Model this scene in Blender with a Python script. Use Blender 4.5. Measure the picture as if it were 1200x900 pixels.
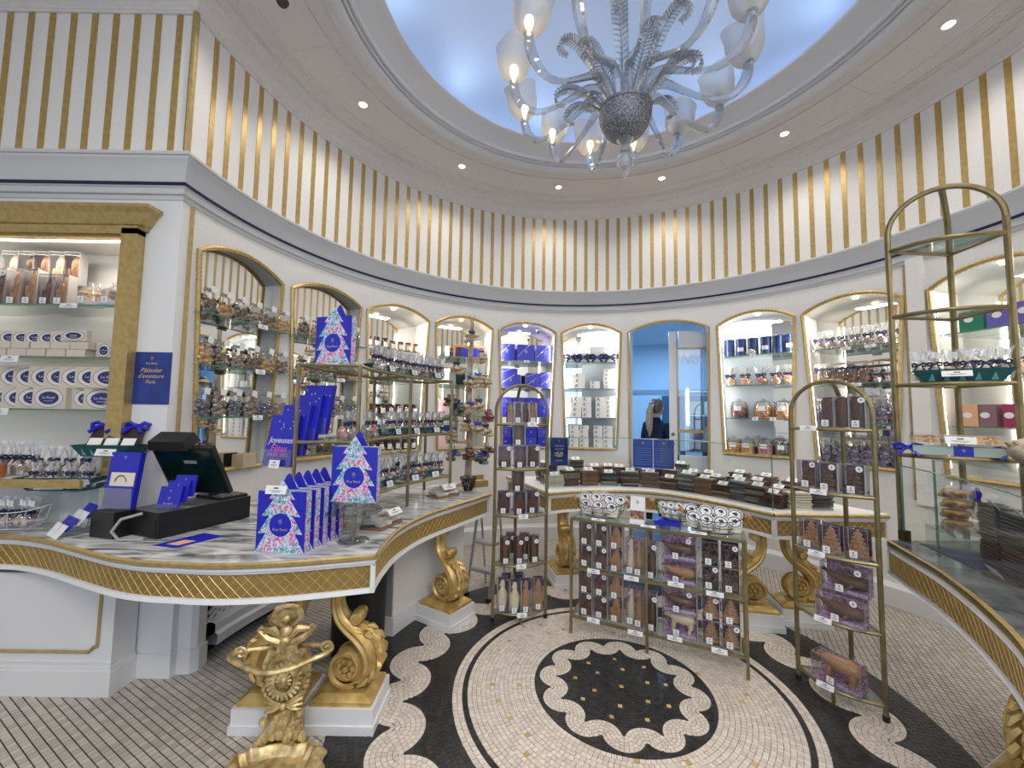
import bpy, random
from math import *
from mathutils import Vector, Matrix

# ------------------------------------------------------------------ camera, light, exposure
SC = bpy.context.scene
for o in list(bpy.data.objects): bpy.data.objects.remove(o)
COL = SC.collection
rnd = random.Random(11)

cam = bpy.data.cameras.new('camera'); cam.sensor_width = 36.0
cam.lens = 479.73 * 36.0 / 1200.0; cam.clip_start = 0.05
camo = bpy.data.objects.new('camera', cam); COL.objects.link(camo)
camo.matrix_world = (Matrix.Translation((-0.701, -2.510, 1.6)) @ Matrix.Rotation(radians(90) + 0.06969, 4, 'X')
                     @ Matrix.Rotation(0.015925, 4, 'Z'))
SC.camera = camo

world = bpy.data.worlds.new('world'); SC.world = world; world.use_nodes = True
bg = world.node_tree.nodes['Background']
bg.inputs[0].default_value = (0.62, 0.78, 1.0, 1); bg.inputs[1].default_value = 2.0
SC.view_settings.view_transform = 'Standard'; SC.view_settings.look = 'None'
SC.view_settings.gamma = 1.0; SC.view_settings.use_curve_mapping = False
SC.view_settings.exposure = -0.38
SC.cycles.transparent_max_bounces = 40
SC.cycles.max_bounces = 9; SC.cycles.diffuse_bounces = 4; SC.cycles.glossy_bounces = 5; SC.cycles.transmission_bounces = 6
SC.cycles.caustics_reflective = False; SC.cycles.caustics_refractive = False
SC.cycles.sample_clamp_indirect = 6.0

def lamp(name, kind, loc, energy, col=(1, 1, 1), rot=(0, 0, 0), parent=None, **k):
    l = bpy.data.lights.new(name, kind); l.energy = energy; l.color = col
    for a, b in k.items(): setattr(l, a, b)
    o = bpy.data.objects.new(name, l); COL.objects.link(o); o.location = loc; o.rotation_euler = rot
    if parent: o.parent = parent
    return o

# daylight through the shop front behind the camera: portal on the window opening, open sky beyond it
p_ = lamp('window_portal', 'AREA', (-1.3, -4.94, 1.95), 1, rot=(radians(90), 0, 0), shape='RECTANGLE', size=5.6, size_y=2.7)
p_.data.cycles.is_portal = True
# unseen lamps added under the front room ceiling as fill, stronger to the right
for x_, e_ in ((-4.2, 8), (-2.9, 14), (-1.6, 40), (-0.3, 58), (1.0, 70)):
    lamp('front_fill_lamp', 'AREA', (x_, -3.9, 4.33), e_, (1.0, 0.95, 0.88), shape='DISK', size=0.5)

# ------------------------------------------------------------------ mesh helpers
class M:
    """collects faces and builds one mesh"""
    def __init__(s): s.v = []; s.f = []; s.m = []; s.k = 0
    def add(s, vs, fs, xf=None):
        n = len(s.v)
        if xf is not None: vs = [xf @ Vector(v) for v in vs]
        s.v += [tuple(v) for v in vs]
        for f in fs: s.f.append(tuple(i + n for i in f)); s.m.append(s.k)
        return s
    def box(s, c, d, rz=0, xf=None, taper=1.0):
        x, y, z = d[0] / 2, d[1] / 2, d[2] / 2
        vs = []
        for dz, t in ((-z, 1.0), (z, taper)):
            for sx, sy in ((-1, -1), (1, -1), (1, 1), (-1, 1)):
                a, b = sx * x * t, sy * y * t
                vs.append((c[0] + a * cos(rz) - b * sin(rz), c[1] + a * sin(rz) + b * cos(rz), c[2] + dz))
        return s.add(vs, [(3, 2, 1, 0), (4, 5, 6, 7), (0, 1, 5, 4), (1, 2, 6, 5), (2, 3, 7, 6), (3, 0, 4, 7)], xf)
    def lathe(s, prof, n=16, c=(0, 0, 0), a0=0, a1=2 * pi, cap=False, xf=None, sx=1, sy=1):
        full = abs(a1 - a0) > 6.28
        k = n if full else n + 1
        vs = []
        for i in range(k):
            a = a0 + (a1 - a0) * i / n
            for r, z in prof: vs.append((c[0] + r * sin(a) * sx, c[1] + r * cos(a) * sy, c[2] + z))
        p = len(prof); fs = []
        for i in range(n):
            j = (i + 1) % k
            for q in range(p - 1): fs.append((i * p + q, i * p + q + 1, j * p + q + 1, j * p + q))
        if cap and full:
            fs.append(tuple(i * p for i in range(k))); fs.append(tuple(i * p + p - 1 for i in reversed(range(k))))
        return s.add(vs, fs, xf)
    def tube(s, pts, r, n=6, closed=False, cap=True, up=(0, 0, 1), sec=None, xf=None):
        """sweep; r number or list; sec optional cross-section [(a,b)] scaled by r"""
        P = [Vector(p) for p in pts]; N = len(P)
        if not hasattr(r, '__len__'): r = [r] * N
        if sec is None: sec = [(cos(2 * pi * i / n), sin(2 * pi * i / n)) for i in range(n)]
        n = len(sec); vs = []; b0 = None
        for i in range(N):
            if closed: t = P[(i + 1) % N] - P[i - 1]
            else: t = P[min(i + 1, N - 1)] - P[max(i - 1, 0)]
            t = t.normalized() if t.length > 1e-9 else Vector((0, 0, 1))
            u = Vector(up) if b0 is None else b0
            if abs(t.dot(u)) > 0.98 and b0 is None: u = Vector((0, 1, 0)) if abs(t.y) < 0.9 else Vector((1, 0, 0))
            a = t.cross(u).normalized(); b = a.cross(t).normalized(); b0 = b
            for x, y in sec: vs.append(P[i] + (a * x + b * y) * r[i])
        fs = []
        for i in range(N if closed else N - 1):
            j = (i + 1) % N
            for q in range(n): fs.append((i * n + q, i * n + (q + 1) % n, j * n + (q + 1) % n, j * n + q))
        if cap and not closed:
            fs.append(tuple(reversed(range(n)))); fs.append(tuple((N - 1) * n + q for q in range(n)))
        return s.add(vs, fs, xf)
    def prism(s, poly, z0, z1, xf=None):
        n = len(poly)
        vs = [(x, y, z0) for x, y in poly] + [(x, y, z1) for x, y in poly]
        fs = [tuple(reversed(range(n))), tuple(range(n, 2 * n))] + [(i, (i + 1) % n, n + (i + 1) % n, n + i) for i in range(n)]
        return s.add(vs, fs, xf)
    def ball(s, c, r, n=8, m=5, sq=(1, 1, 1), xf=None):
        vs = [(c[0], c[1], c[2] + r * sq[2])]
        for j in range(1, m):
            t = pi * j / m
            for i in range(n):
                a = 2 * pi * i / n
                vs.append((c[0] + r * sin(t) * cos(a) * sq[0], c[1] + r * sin(t) * sin(a) * sq[1], c[2] + r * cos(t) * sq[2]))
        vs.append((c[0], c[1], c[2] - r * sq[2])); L = len(vs) - 1
        fs = [(0, 1 + i, 1 + (i + 1) % n) for i in range(n)]
        for j in range(m - 2):
            b = 1 + j * n
            fs += [(b + i, b + n + i, b + n + (i + 1) % n, b + (i + 1) % n) for i in range(n)]
        b = 1 + (m - 2) * n
        fs += [(b + i, L, b + (i + 1) % n) for i in range(n)]
        return s.add(vs, fs, xf)
    def grid(s, fn, nu, nv, xf=None):
        vs = [fn(i / nu, j / nv) for j in range(nv + 1) for i in range(nu + 1)]
        fs = [(j * (nu + 1) + i, j * (nu + 1) + i + 1, (j + 1) * (nu + 1) + i + 1, (j + 1) * (nu + 1) + i) for j in range(nv) for i in range(nu)]
        return s.add(vs, fs, xf)
    def mesh(s, name, smooth=False, mats=None):
        me = bpy.data.meshes.new(name); me.from_pydata(s.v, [], s.f)
        if mats:
            for x in mats: me.materials.append(x)
            me.polygons.foreach_set('material_index', s.m)
        if smooth:
            me.polygons.foreach_set('use_smooth', [True] * len(me.polygons))
            try: me.set_sharp_from_angle(angle=radians(40))
            except Exception: pass
        me.update()
        return me

def ob(name, me, mat=None, parent=None, loc=(0, 0, 0), rz=0, rot=None, kind=None, label=None):
    if isinstance(me, M): me = me.mesh(name)
    if mat is not None and not me.materials: me.materials.append(mat)
    o = bpy.data.objects.new(name, me); COL.objects.link(o)
    if mat is not None and me.materials[0] is not mat:
        o.material_slots[0].link = 'OBJECT'; o.material_slots[0].material = mat
    o.location = loc; o.rotation_euler = rot if rot else (0, 0, rz)
    if parent: o.parent = parent
    if kind: o['kind'] = kind
    if label: o['label'] = label
    return o

def struct(name, me, mat=None, **k):
    return ob(name, me, mat, kind='structure', **k)

SHORT = [('from the left', 'from left'), ('clear bag with navy bow', 'navy-bowed clear bag'), ('on top of the shelf rack', 'atop shelf rack'), ('cream pouch with round white label', 'round-labelled cream pouch'),
         ('cream box with blue oval label', 'oval-labelled cream box'), ('cream box with blue oval', 'oval-labelled cream box'), ('dark chocolate', 'dark-chocolate'), ('milk chocolate', 'milk-chocolate'),
         ('blue box with floral fir tree', 'blue fir-tree box'), ('the slim rack by the gap', 'slim gap rack'), ('slim rack by the gap', 'slim gap rack'), (' the', ''), ('niche of jars and tins', 'jar niche'), ('behind tree rack', 'behind tree-rack'), (' of three', ''), ('sweets with navy bow', 'sweets')]
def tag(o, label, cat, group=None):
    for a, b in SHORT:
        if len(label.replace(',', ' ').split()) <= 16: break
        label = label.replace(a, b)
    o['label'] = label; o['category'] = cat
    if group: o['group'] = group
    return o

def thing(name, label, cat, loc=(0, 0, 0), rz=0, group=None, rot=None):
    o = bpy.data.objects.new(name, None); COL.objects.link(o)
    o.location = loc; o.rotation_euler = rot if rot else (0, 0, rz); o.empty_display_size = 0.05
    return tag(o, label, cat, group)

_cache = {}
def cached(key, fn):
    if key not in _cache: _cache[key] = fn()
    return _cache[key]

def text(name, s, size, mat, parent=None, loc=(0, 0, 0), rot=(0, 0, 0), align='CENTER', ext=0.0004, shear=0.0):
    """raised lettering as a mesh"""
    def make():
        cu = bpy.data.curves.new(name, 'FONT'); cu.body = s; cu.size = size; cu.align_x = align; cu.align_y = 'CENTER'
        cu.extrude = ext; cu.shear = shear; cu.resolution_u = 2
        t = bpy.data.objects.new('lettering_source', cu); me = bpy.data.meshes.new_from_object(t)
        bpy.data.objects.remove(t); bpy.data.curves.remove(cu); me.materials.clear(); return me
    return ob(name, cached(('txt', s, size, align, shear), make), mat, parent, loc, rot=rot)

ORD = ['first', 'second', 'third', 'fourth', 'fifth', 'sixth', 'seventh', 'eighth', 'ninth', 'tenth', 'eleventh', 'twelfth',
       'thirteenth', 'fourteenth', 'fifteenth', 'sixteenth', 'seventeenth', 'eighteenth', 'nineteenth', 'twentieth',
       'twenty-first', 'twenty-second', 'twenty-third', 'twenty-fourth']
def nth(i, n=None):
    if n and i == 0: return 'leftmost'
    if n and i == n - 1: return 'rightmost'
    return ORD[i] + ' from the left'

# ------------------------------------------------------------------ materials
def mat(name, col, rough=0.5, metal=0.0, spec=0.5, emit=None, es=0.0):
    m = bpy.data.materials.new(name); m.use_nodes = True
    b = m.node_tree.nodes['Principled BSDF']
    b.inputs['Base Color'].default_value = (*col, 1); b.inputs['Roughness'].default_value = rough
    b.inputs['Metallic'].default_value = metal; b.inputs['Specular IOR Level'].default_value = spec
    if emit: b.inputs['Emission Color'].default_value = (*emit, 1); b.inputs['Emission Strength'].default_value = es
    m.diffuse_color = (*col, 1)
    return m

def nodes(m): return m.node_tree.nodes, m.node_tree.links, m.node_tree.nodes['Principled BSDF']

def noisy(name, c1, c2, scale=8, rough=0.5, metal=0.0, bump=0.0, detail=3, spec=0.5, lo=0.35, hi=0.65, coord='Object', dist=0.0, stops=None):
    m = mat(name, c1, rough, metal, spec); N, L, b = nodes(m)
    tc = N.new('ShaderNodeTexCoord'); nz = N.new('ShaderNodeTexNoise'); rp = N.new('ShaderNodeValToRGB')
    nz.inputs['Scale'].default_value = scale; nz.inputs['Detail'].default_value = detail; nz.inputs['Distortion'].default_value = dist
    L.new(tc.outputs[coord], nz.inputs['Vector']); L.new(nz.outputs['Fac'], rp.inputs['Fac']); L.new(rp.outputs['Color'], b.inputs['Base Color'])
    e = rp.color_ramp.elements
    if stops:
        while len(e) < len(stops): e.new(0.5)
        for q, (p, c) in zip(e, stops): q.position = p; q.color = (*c, 1)
    else:
        e[0].position = lo; e[0].color = (*c1, 1); e[1].position = hi; e[1].color = (*c2, 1)
    if bump:
        bp = N.new('ShaderNodeBump'); bp.inputs['Strength'].default_value = bump; bp.inputs['Distance'].default_value = 0.01
        L.new(nz.outputs['Fac'], bp.inputs['Height']); L.new(bp.outputs['Normal'], b.inputs['Normal'])
    return m

def clear(name, tint=(1, 1, 1), gloss=0.08, rough=0.03, body=0.0, bodycol=(0.9, 0.9, 0.95), edge=0.5):
    """thin clear film or pane: transparent, with a facing-dependent reflection and an optional milky part"""
    m = bpy.data.materials.new(name); m.use_nodes = True; N, L = m.node_tree.nodes, m.node_tree.links
    N.remove(N['Principled BSDF']); out = N['Material Output']
    t = N.new('ShaderNodeBsdfTransparent'); t.inputs[0].default_value = (*tint, 1)
    g = N.new('ShaderNodeBsdfGlossy'); g.inputs['Roughness'].default_value = rough
    lw = N.new('ShaderNodeLayerWeight'); lw.inputs['Blend'].default_value = 0.25
    mr = N.new('ShaderNodeMapRange'); mr.inputs['To Min'].default_value = gloss; mr.inputs['To Max'].default_value = edge
    L.new(lw.outputs['Fresnel'], mr.inputs['Value'])
    mx = N.new('ShaderNodeMixShader'); L.new(mr.outputs[0], mx.inputs[0]); L.new(t.outputs[0], mx.inputs[1]); L.new(g.outputs[0], mx.inputs[2])
    last = mx
    if body:
        d = N.new('ShaderNodeBsdfDiffuse'); d.inputs[0].default_value = (*bodycol, 1)
        m2 = N.new('ShaderNodeMixShader'); m2.inputs[0].default_value = body
        L.new(last.outputs[0], m2.inputs[1]); L.new(d.outputs[0], m2.inputs[2]); last = m2
    L.new(last.outputs[0], out.inputs['Surface'])
    return m

WALL = noisy('wall_paint', (0.80, 0.785, 0.76), (0.83, 0.815, 0.79), 40, 0.55, bump=0.02)
TRIM = mat('trim_paint', (0.80, 0.80, 0.81), 0.4)
CORN = mat('cornice_shaded_grey', (0.64, 0.645, 0.655), 0.45)  # greyer than the trim paint: shade under the ledge put into the colour
CEIL = noisy('ceiling_plaster', (0.74, 0.70, 0.68), (0.78, 0.74, 0.72), 30, 0.6)
PAPER = noisy('white_wallpaper', (0.84, 0.82, 0.79), (0.87, 0.85, 0.83), 60, 0.6)
STRIPE = noisy('gold_stripe', (0.50, 0.34, 0.11), (0.60, 0.42, 0.15), 25, 0.38, 0.55)
GOLDP = noisy('gold_paint', (0.44, 0.32, 0.12), (0.54, 0.40, 0.17), 30, 0.42, 0.55)
GOLDL = noisy('gilded_wood', (0.46, 0.30, 0.09), (0.80, 0.58, 0.24), 9, 0.42, 0.55, bump=0.15, detail=5)
GOLDB = noisy('gilded_metal', (0.40, 0.28, 0.11), (0.82, 0.66, 0.36), 22, 0.42, 0.6, bump=0.5, detail=6)
OCHRE = noisy('ochre_panel', (0.29, 0.185, 0.05), (0.36, 0.235, 0.07), 9, 0.45, 0.2)
LATT = mat('lattice_gold', (0.60, 0.45, 0.18), 0.35, 0.5)
BRASS = noisy('aged_brass', (0.21, 0.17, 0.085), (0.30, 0.245, 0.125), 14, 0.4, 0.65)
NAVYL = mat('navy_line', (0.006, 0.008, 0.055), 0.35)
MIRR = mat('mirror_silver', (0.90, 0.91, 0.90), 0.015, 1.0)
GLASS = clear('pane_glass', (0.93, 0.97, 0.95), 0.05, 0.01)
SHELFG = clear('shelf_glass', (0.95, 0.98, 0.97), 0.07, 0.02, body=0.05, bodycol=(0.55, 0.70, 0.62))
GEDGE = clear('glass_edge', (0.35, 0.62, 0.52), 0.15, 0.1, body=0.4, bodycol=(0.20, 0.42, 0.34))
ACET = clear('clear_acetate', (0.99, 0.99, 1.0), 0.035, 0.04, body=0.012, edge=0.6)
CELLO = clear('cellophane', (1, 1, 1), 0.09, 0.08, body=0.10, bodycol=(0.95, 0.95, 1.0), edge=0.75)
FILM = clear('thin_film', (1, 1, 1), 0.05, 0.06, body=0.02, edge=0.6)
JARG = clear('jar_glass', (0.96, 0.98, 0.97), 0.08, 0.02, edge=0.6)
CHGL = clear('chandelier_glass', (0.87, 0.89, 0.91), 0.14, 0.06, body=0.14, bodycol=(0.72, 0.76, 0.80), edge=0.8)
CHSH = clear('shade_glass', (0.93, 0.92, 0.90), 0.08, 0.12, body=0.52, bodycol=(0.93, 0.90, 0.84), edge=0.6)
CHHUB = noisy('crackled_glass', (0.10, 0.10, 0.13), (0.40, 0.41, 0.46), 110, 0.2, 0.4, bump=0.5, detail=3, lo=0.38, hi=0.64)
BULB = mat('bulb_glow', (1, 0.9, 0.7), 0.5, emit=(1.0, 0.80, 0.50), es=14)
BULBOFF = mat('bulb_off', (0.85, 0.80, 0.68), 0.4)
SPOTG = mat('spot_glow', (1, 1, 1), 0.5, emit=(1.0, 0.95, 0.86), es=12)
BLACK = mat('black_plastic', (0.012, 0.012, 0.013), 0.35)
BLACKM = mat('black_rubber', (0.008, 0.008, 0.008), 0.6)
STEEL = mat('brushed_steel', (0.55, 0.56, 0.57), 0.35, 0.9)
WHITE = mat('white_card', (0.84, 0.84, 0.84), 0.5)
TAG = mat('price_card', (0.88, 0.88, 0.88), 0.45)
INK = mat('dark_ink', (0.05, 0.05, 0.09), 0.5)
CREAM = mat('cream_card', (0.80, 0.74, 0.62), 0.5)
BLUE = mat('royal_blue_card', (0.016, 0.022, 0.46), 0.33)
NAVY = mat('navy_card', (0.015, 0.02, 0.12), 0.4)
BOW = mat('navy_ribbon', (0.008, 0.012, 0.07), 0.3)
TEAL = mat('dark_teal_card', (0.004, 0.075, 0.085), 0.45)
TEALL = mat('pale_teal_print', (0.15, 0.42, 0.42), 0.5)
GOLDI = mat('gold_ink', (0.75, 0.58, 0.28), 0.35, 0.6)
SILV = mat('silver_ink', (0.66, 0.68, 0.80), 0.35, 0.2)
PINK = mat('pink_ink', (0.85, 0.12, 0.38), 0.45)
DCHOC = noisy('dark_chocolate', (0.075, 0.034, 0.021), (0.16, 0.075, 0.046), 30, 0.28, bump=0.1)
MCHOC = noisy('milk_chocolate', (0.34, 0.165, 0.075), (0.50, 0.28, 0.14), 30, 0.35, bump=0.1)
WCHOC = noisy('white_chocolate', (0.72, 0.60, 0.38), (0.84, 0.74, 0.52), 20, 0.35)
NOUGAT = noisy('nougat', (0.60, 0.48, 0.33), (0.80, 0.72, 0.58), 40, 0.5, bump=0.2)
WOODY = noisy('wicker_tan', (0.42, 0.22, 0.09), (0.60, 0.35, 0.16), 40, 0.55)
BOARD = noisy('kraft_board', (0.50, 0.40, 0.26), (0.58, 0.47, 0.32), 15, 0.6)
# ------------------------------------------------------------------ the setting
R = 2.83; A0 = radians(-88.60); DA = 0.0496116; ZB = 3.19; ZT = 4.197; ZC = 4.36; A1 = radians(141)
YW = 0.03; XE = -5.0; YF = -5.0
def pol(a, r, z=0.0): return (r * sin(a), r * cos(a), z)

# --- floor: grout bed and mosaic tiles
GROUT = mat('dark_grout', (0.035, 0.032, 0.03), 0.8)
def tone_mat(name, c1, c2, rough=0.35):
    m = mat(name, c1, rough); N, L, b = nodes(m)
    at = N.new('ShaderNodeAttribute'); at.attribute_name = 'tone'
    mx = N.new('ShaderNodeMix'); mx.data_type = 'RGBA'; mx.inputs[6].default_value = (*c1, 1); mx.inputs[7].default_value = (*c2, 1)
    L.new(at.outputs['Fac'], mx.inputs[0]); L.new(mx.outputs[2], b.inputs['Base Color'])
    return m
T_PALE = tone_mat('pale_tesserae', (0.60, 0.52, 0.44), (0.76, 0.68, 0.60))
T_BLACK = tone_mat('black_tesserae', (0.014, 0.014, 0.015), (0.035, 0.034, 0.034))
T_GRID = tone_mat('grey_tesserae', (0.44, 0.395, 0.345), (0.60, 0.545, 0.485))
T_GOLD = tone_mat('gold_tesserae', (0.42, 0.28, 0.08), (0.62, 0.44, 0.16), 0.3)

def tiles(name, quads, m, gap=0.0016, h=0.0022):
    v = []; f = []; tone = []
    for q in quads:
        cx = sum(p[0] for p in q) / 4; cy = sum(p[1] for p in q) / 4; n = len(v); t = rnd.random()
        for p in q:
            dx, dy = cx - p[0], cy - p[1]; l = max(hypot(dx, dy), 1e-6); g = min(gap, l * 0.3)
            v.append((p[0] + dx / l * g * 0.7, p[1] + dy / l * g * 0.7, 0.0))
        hz = h + rnd.uniform(-0.0004, 0.0004)
        for p in q:
            dx, dy = cx - p[0], cy - p[1]; l = max(hypot(dx, dy), 1e-6); g = min(gap * 1.5, l * 0.4)
            v.append((p[0] + dx / l * g, p[1] + dy / l * g, hz))
        f.append((n + 4, n + 5, n + 6, n + 7)); tone.append(t)
        for i in range(4):
            j = (i + 1) % 4; f.append((n + i, n + j, n + 4 + j, n + 4 + i)); tone.append(t)
    me = bpy.data.meshes.new(name); me.from_pydata(v, [], f)
    a = me.attributes.new('tone', 'FLOAT', 'FACE'); a.data.foreach_set('value', tone)
    me.materials.append(m); me.update()
    return ob(name, me, parent=floor, kind='stuff')

fb = M(); fb.box((-1.0, -1.0, -0.05), (9.4, 9.4, 0.1))
floor = struct('floor', fb, GROUT)
FC = (-0.028, 0.02)
def ring(r0, r1, ts, th0=0, th1=2 * pi, jit=0.0012):
    q = []; nr = max(1, round((r1 - r0) / ts)); dr = (r1 - r0) / nr
    for i in range(nr):
        ra, rb = r0 + i * dr, r0 + (i + 1) * dr; n = max(6, round((th1 - th0) * (ra + rb) / 2 / ts)); off = rnd.random()
        for k in range(n):
            a, b = th0 + (th1 - th0) * (k + off) / n, th0 + (th1 - th0) * (k + 1 + off) / n
            q.append([(FC[0] + r * sin(t) + rnd.uniform(-jit, jit), FC[1] + r * cos(t) + rnd.uniform(-jit, jit)) for r, t in ((ra, a), (ra, b), (rb, b), (rb, a))])
    return q
def wave(r0, nlob, alpha, w, ts, ph=0):
    """chain of alternating arcs round the circle r0: list of (centre, radius, start angle, sweep), tiled in concentric rows"""
    q = []; arcs = []; step = pi / nlob
    chord = 2 * r0 * sin(step / 2); rho = chord / (2 * sin(alpha))
    for k in range(2 * nlob):
        t = ph + k * step; sgn = 1 if k % 2 == 0 else -1
        mid = t + step / 2; d = r0 * cos(step / 2) - sgn * rho * cos(alpha)
        cx, cy = FC[0] + d * sin(mid), FC[1] + d * cos(mid)
        base = mid if sgn > 0 else mid + pi
        arcs.append((cx, cy, rho, base))
        nr = max(2, round(w / ts)); dr = w / nr
        for i in range(nr):
            ra, rb = rho - w / 2 + i * dr, rho - w / 2 + (i + 1) * dr
            if rb <= 0.004: continue
            ra = max(ra, 0.002)
            n = max(2, round(2 * alpha * (ra + rb) / 2 / ts)); al = alpha + radians(5)
            for j in range(n):
                a, b = base - al + 2 * al * j / n, base - al + 2 * al * (j + 1) / n
                q.append([(cx + r * sin(u), cy + r * cos(u)) for r, u in ((ra, a), (ra, b), (rb, b), (rb, a))])
    return q, arcs
def inwave(x, y, arcs, w, alpha, pad):
    for cx, cy, rho, base in arcs:
        dx, dy = x - cx, y - cy; r = hypot(dx, dy)
        if abs(r - rho) < w / 2 + pad:
            a = (atan2(dx, dy) - base + pi) % (2 * pi) - pi
            if abs(a) < alpha + 0.05: return True
    return False
W1 = wave(0.405, 12, radians(66), 0.100, 0.022, 0.1)
W2 = wave(1.285, 22, radians(70), 0.176, 0.026, radians(-3))
BED = mat('brown_grout', (0.22, 0.18, 0.145), 0.8)
bed = M()
for arcs_, w_, al_ in ((W1[1], 0.100, radians(70)), (W2[1], 0.176, radians(75))):
    for cx, cy, rho, base in arcs_:
        if hypot(cx, cy) > 1.0 and cy < -2.2: continue
        ro, ri = rho + w_ / 2 - 0.001, max(rho - w_ / 2, 0.001)
        P_ = [(cx + ro * sin(base + al_ * t / 8), cy + ro * cos(base + al_ * t / 8), 0.0008) for t in range(-8, 9)] + [(cx + ri * sin(base + al_ * t / 8), cy + ri * cos(base + al_ * t / 8), 0.0008) for t in range(8, -9, -1)]
        bed.add(P_, [(i, i + 1, 33 - i - 1, 33 - i) for i in range(16)])
for r0_, r1_ in ((0.511, 0.903), (0.932, 0.988)): bed.lathe([(r1_, 0.0008), (r0_, 0.0008)], 96, c=(*FC, 0))
ob('brown_grout_bed', bed, BED, floor, kind='stuff')
def cen(q): return sum(p[0] for p in q) / 4, sum(p[1] for p in q) / 4
blk = []; gold = []; pale = []
GS = [(0.0, 0.0)] + [(0.17, 2 * pi * k / 6 + 0.3) for k in range(6)] + [(0.27, 2 * pi * k / 9 + 0.1) for k in range(9)]
GS = [(FC[0] + r * sin(t), FC[1] + r * cos(t)) for r, t in GS]
for q in ring(0.02, 0.509, 0.021):
    c = cen(q)
    if inwave(*c, W1[1], 0.100, radians(66), 0.007): continue
    if any(hypot(c[0] - g[0], c[1] - g[1]) < 0.021 for g in GS): continue
    blk.append(q)
for g in GS:
    s = 0.0175; gold.append([(g[0] + s * cos(t), g[1] + s * sin(t)) for t in [0.6 + k * pi / 2 for k in range(4)]])
pale += W1[0]
for q in ring(0.511, 0.903, 0.0255):
    (gold if rnd.random() < 0.010 else pale).append(q)
blk += ring(0.905, 0.930, 0.025)
pale += ring(0.932, 0.988, 0.028)
def shown(x, y): return hypot(x - FC[0], y - FC[1]) < 1.62 and y > -2.2
for q in ring(0.990, 1.61, 0.0265):
    c = cen(q)
    if not inwave(*c, W2[1], 0.176, radians(70), 0.009) and shown(*c): blk.append(q)
pale += [q for q in W2[0] if shown(*cen(q))]
tiles('pale_mosaic_tiles', pale, T_PALE); tiles('black_mosaic_tiles', blk, T_BLACK, 0.0009); tiles('gold_mosaic_tiles', gold, T_GOLD)
gq = []; s_ = 0.0345; ga = radians(61); ca, sa = cos(ga), sin(ga)
for i in range(-150, 150):
    for j in range(-150, 150):
        u, v = i * s_, j * s_; x, y = u * ca - v * sa - 0.6, u * sa + v * ca
        d = hypot(x - FC[0], y - FC[1])
        if d < 1.60 or d > 3.0 and y > 0.05 or y < -1.9 or x < -3.9 or x > 2.9 or y > 2.9: continue
        h = s_ / 2 - 0.0006
        q = [(x + a * ca - b * sa, y + a * sa + b * ca) for a, b in ((-h + 0.0014, -h + 0.0008), (h - 0.0014, -h + 0.0008), (h - 0.0014, h - 0.0008), (-h + 0.0014, h - 0.0008))]
        for i_ in range(4):
            e = hypot(q[i_][0] - FC[0], q[i_][1] - FC[1])
            if e < 1.613: q[i_] = (FC[0] + (q[i_][0] - FC[0]) * 1.613 / e, FC[1] + (q[i_][1] - FC[1]) * 1.613 / e)
        gq.append(q)
tiles('grey_grid_tiles', gq, T_GRID, 0.0008)

# --- profile swept along the flat left wall, its corner and the rotunda
def wall_sweep(prof, m, name, straight=True, amax=A1, kind='structure', parent=None):
    mb = M(); rows = []
    p = len(prof)
    if straight: rows.append([(XE, YW - o, z) for o, z in prof]); rows.append([(-(R - o), YW - o, z) for o, z in prof])
    n = 96
    for i in range(n + 1):
        a = A0 + (amax - A0) * i / n
        rows.append([pol(a, R - o, z) for o, z in prof])
    vs = [v for r in rows for v in r]
    fs = [(i * p + q, (i + 1) * p + q, (i + 1) * p + q + 1, i * p + q + 1) for i in range(len(rows) - 1) for q in range(p - 1)]
    mb.add(vs, fs)
    return ob(name, mb.mesh(name, True), m, kind=kind, parent=parent)

# upper wall with gold stripes
wall_up = wall_sweep([(0, ZB - 0.06), (0, ZC + 0.05)], PAPER, 'wall_upper')
def stripe_mesh():
    mb = M(); w = 0.021; d = 0.004
    mb.box((0, 0, (3.175 + 4.21) / 2), (w * 2, d * 2, 4.21 - 3.175)); return mb.mesh('stripe')
sm = stripe_mesh()
k = 1
while A0 + DA * k < A1:
    a = A0 + DA * k
    ob('stripe', sm, STRIPE, wall_up, pol(a, R), -a); k += 1
for k in range(16): ob('stripe', sm, STRIPE, wall_up, (-2.935 - 0.1404 * k, YW, 0), 0)
ob('corner_bead', M().tube([(-R, YW, 3.17), (-R, YW, 4.21)], 0.02, 8).mesh('corner_bead', True), GOLDP, wall_up)

# cornice between stripes and niches, with its dark blue line; crown under the ceiling
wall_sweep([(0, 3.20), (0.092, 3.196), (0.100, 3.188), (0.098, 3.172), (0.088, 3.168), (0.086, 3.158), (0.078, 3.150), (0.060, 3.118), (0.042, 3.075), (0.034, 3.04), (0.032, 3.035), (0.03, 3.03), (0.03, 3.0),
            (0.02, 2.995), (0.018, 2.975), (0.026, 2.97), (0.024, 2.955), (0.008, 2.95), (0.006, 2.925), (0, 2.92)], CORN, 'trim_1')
wall_sweep([(0.028, 3.03), (0.036, 3.026), (0.036, 3.008), (0.028, 3.004)], NAVYL, 'trim_2')
wall_sweep([(0, 4.192), (0.014, 4.192), (0.014, 4.206), (0.022, 4.212), (0.022, 4.226), (0.03, 4.232), (0.045, 4.262), (0.078, 4.290), (0.088, 4.294),
            (0.088, 4.306), (0.094, 4.318), (0.125, 4.322), (0.165, 4.330), (0.165, 4.338), (0.178, 4.338), (0.178, 4.348), (0.192, 4.348), (0.192, 4.361)], CEIL, 'trim_3')

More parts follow.
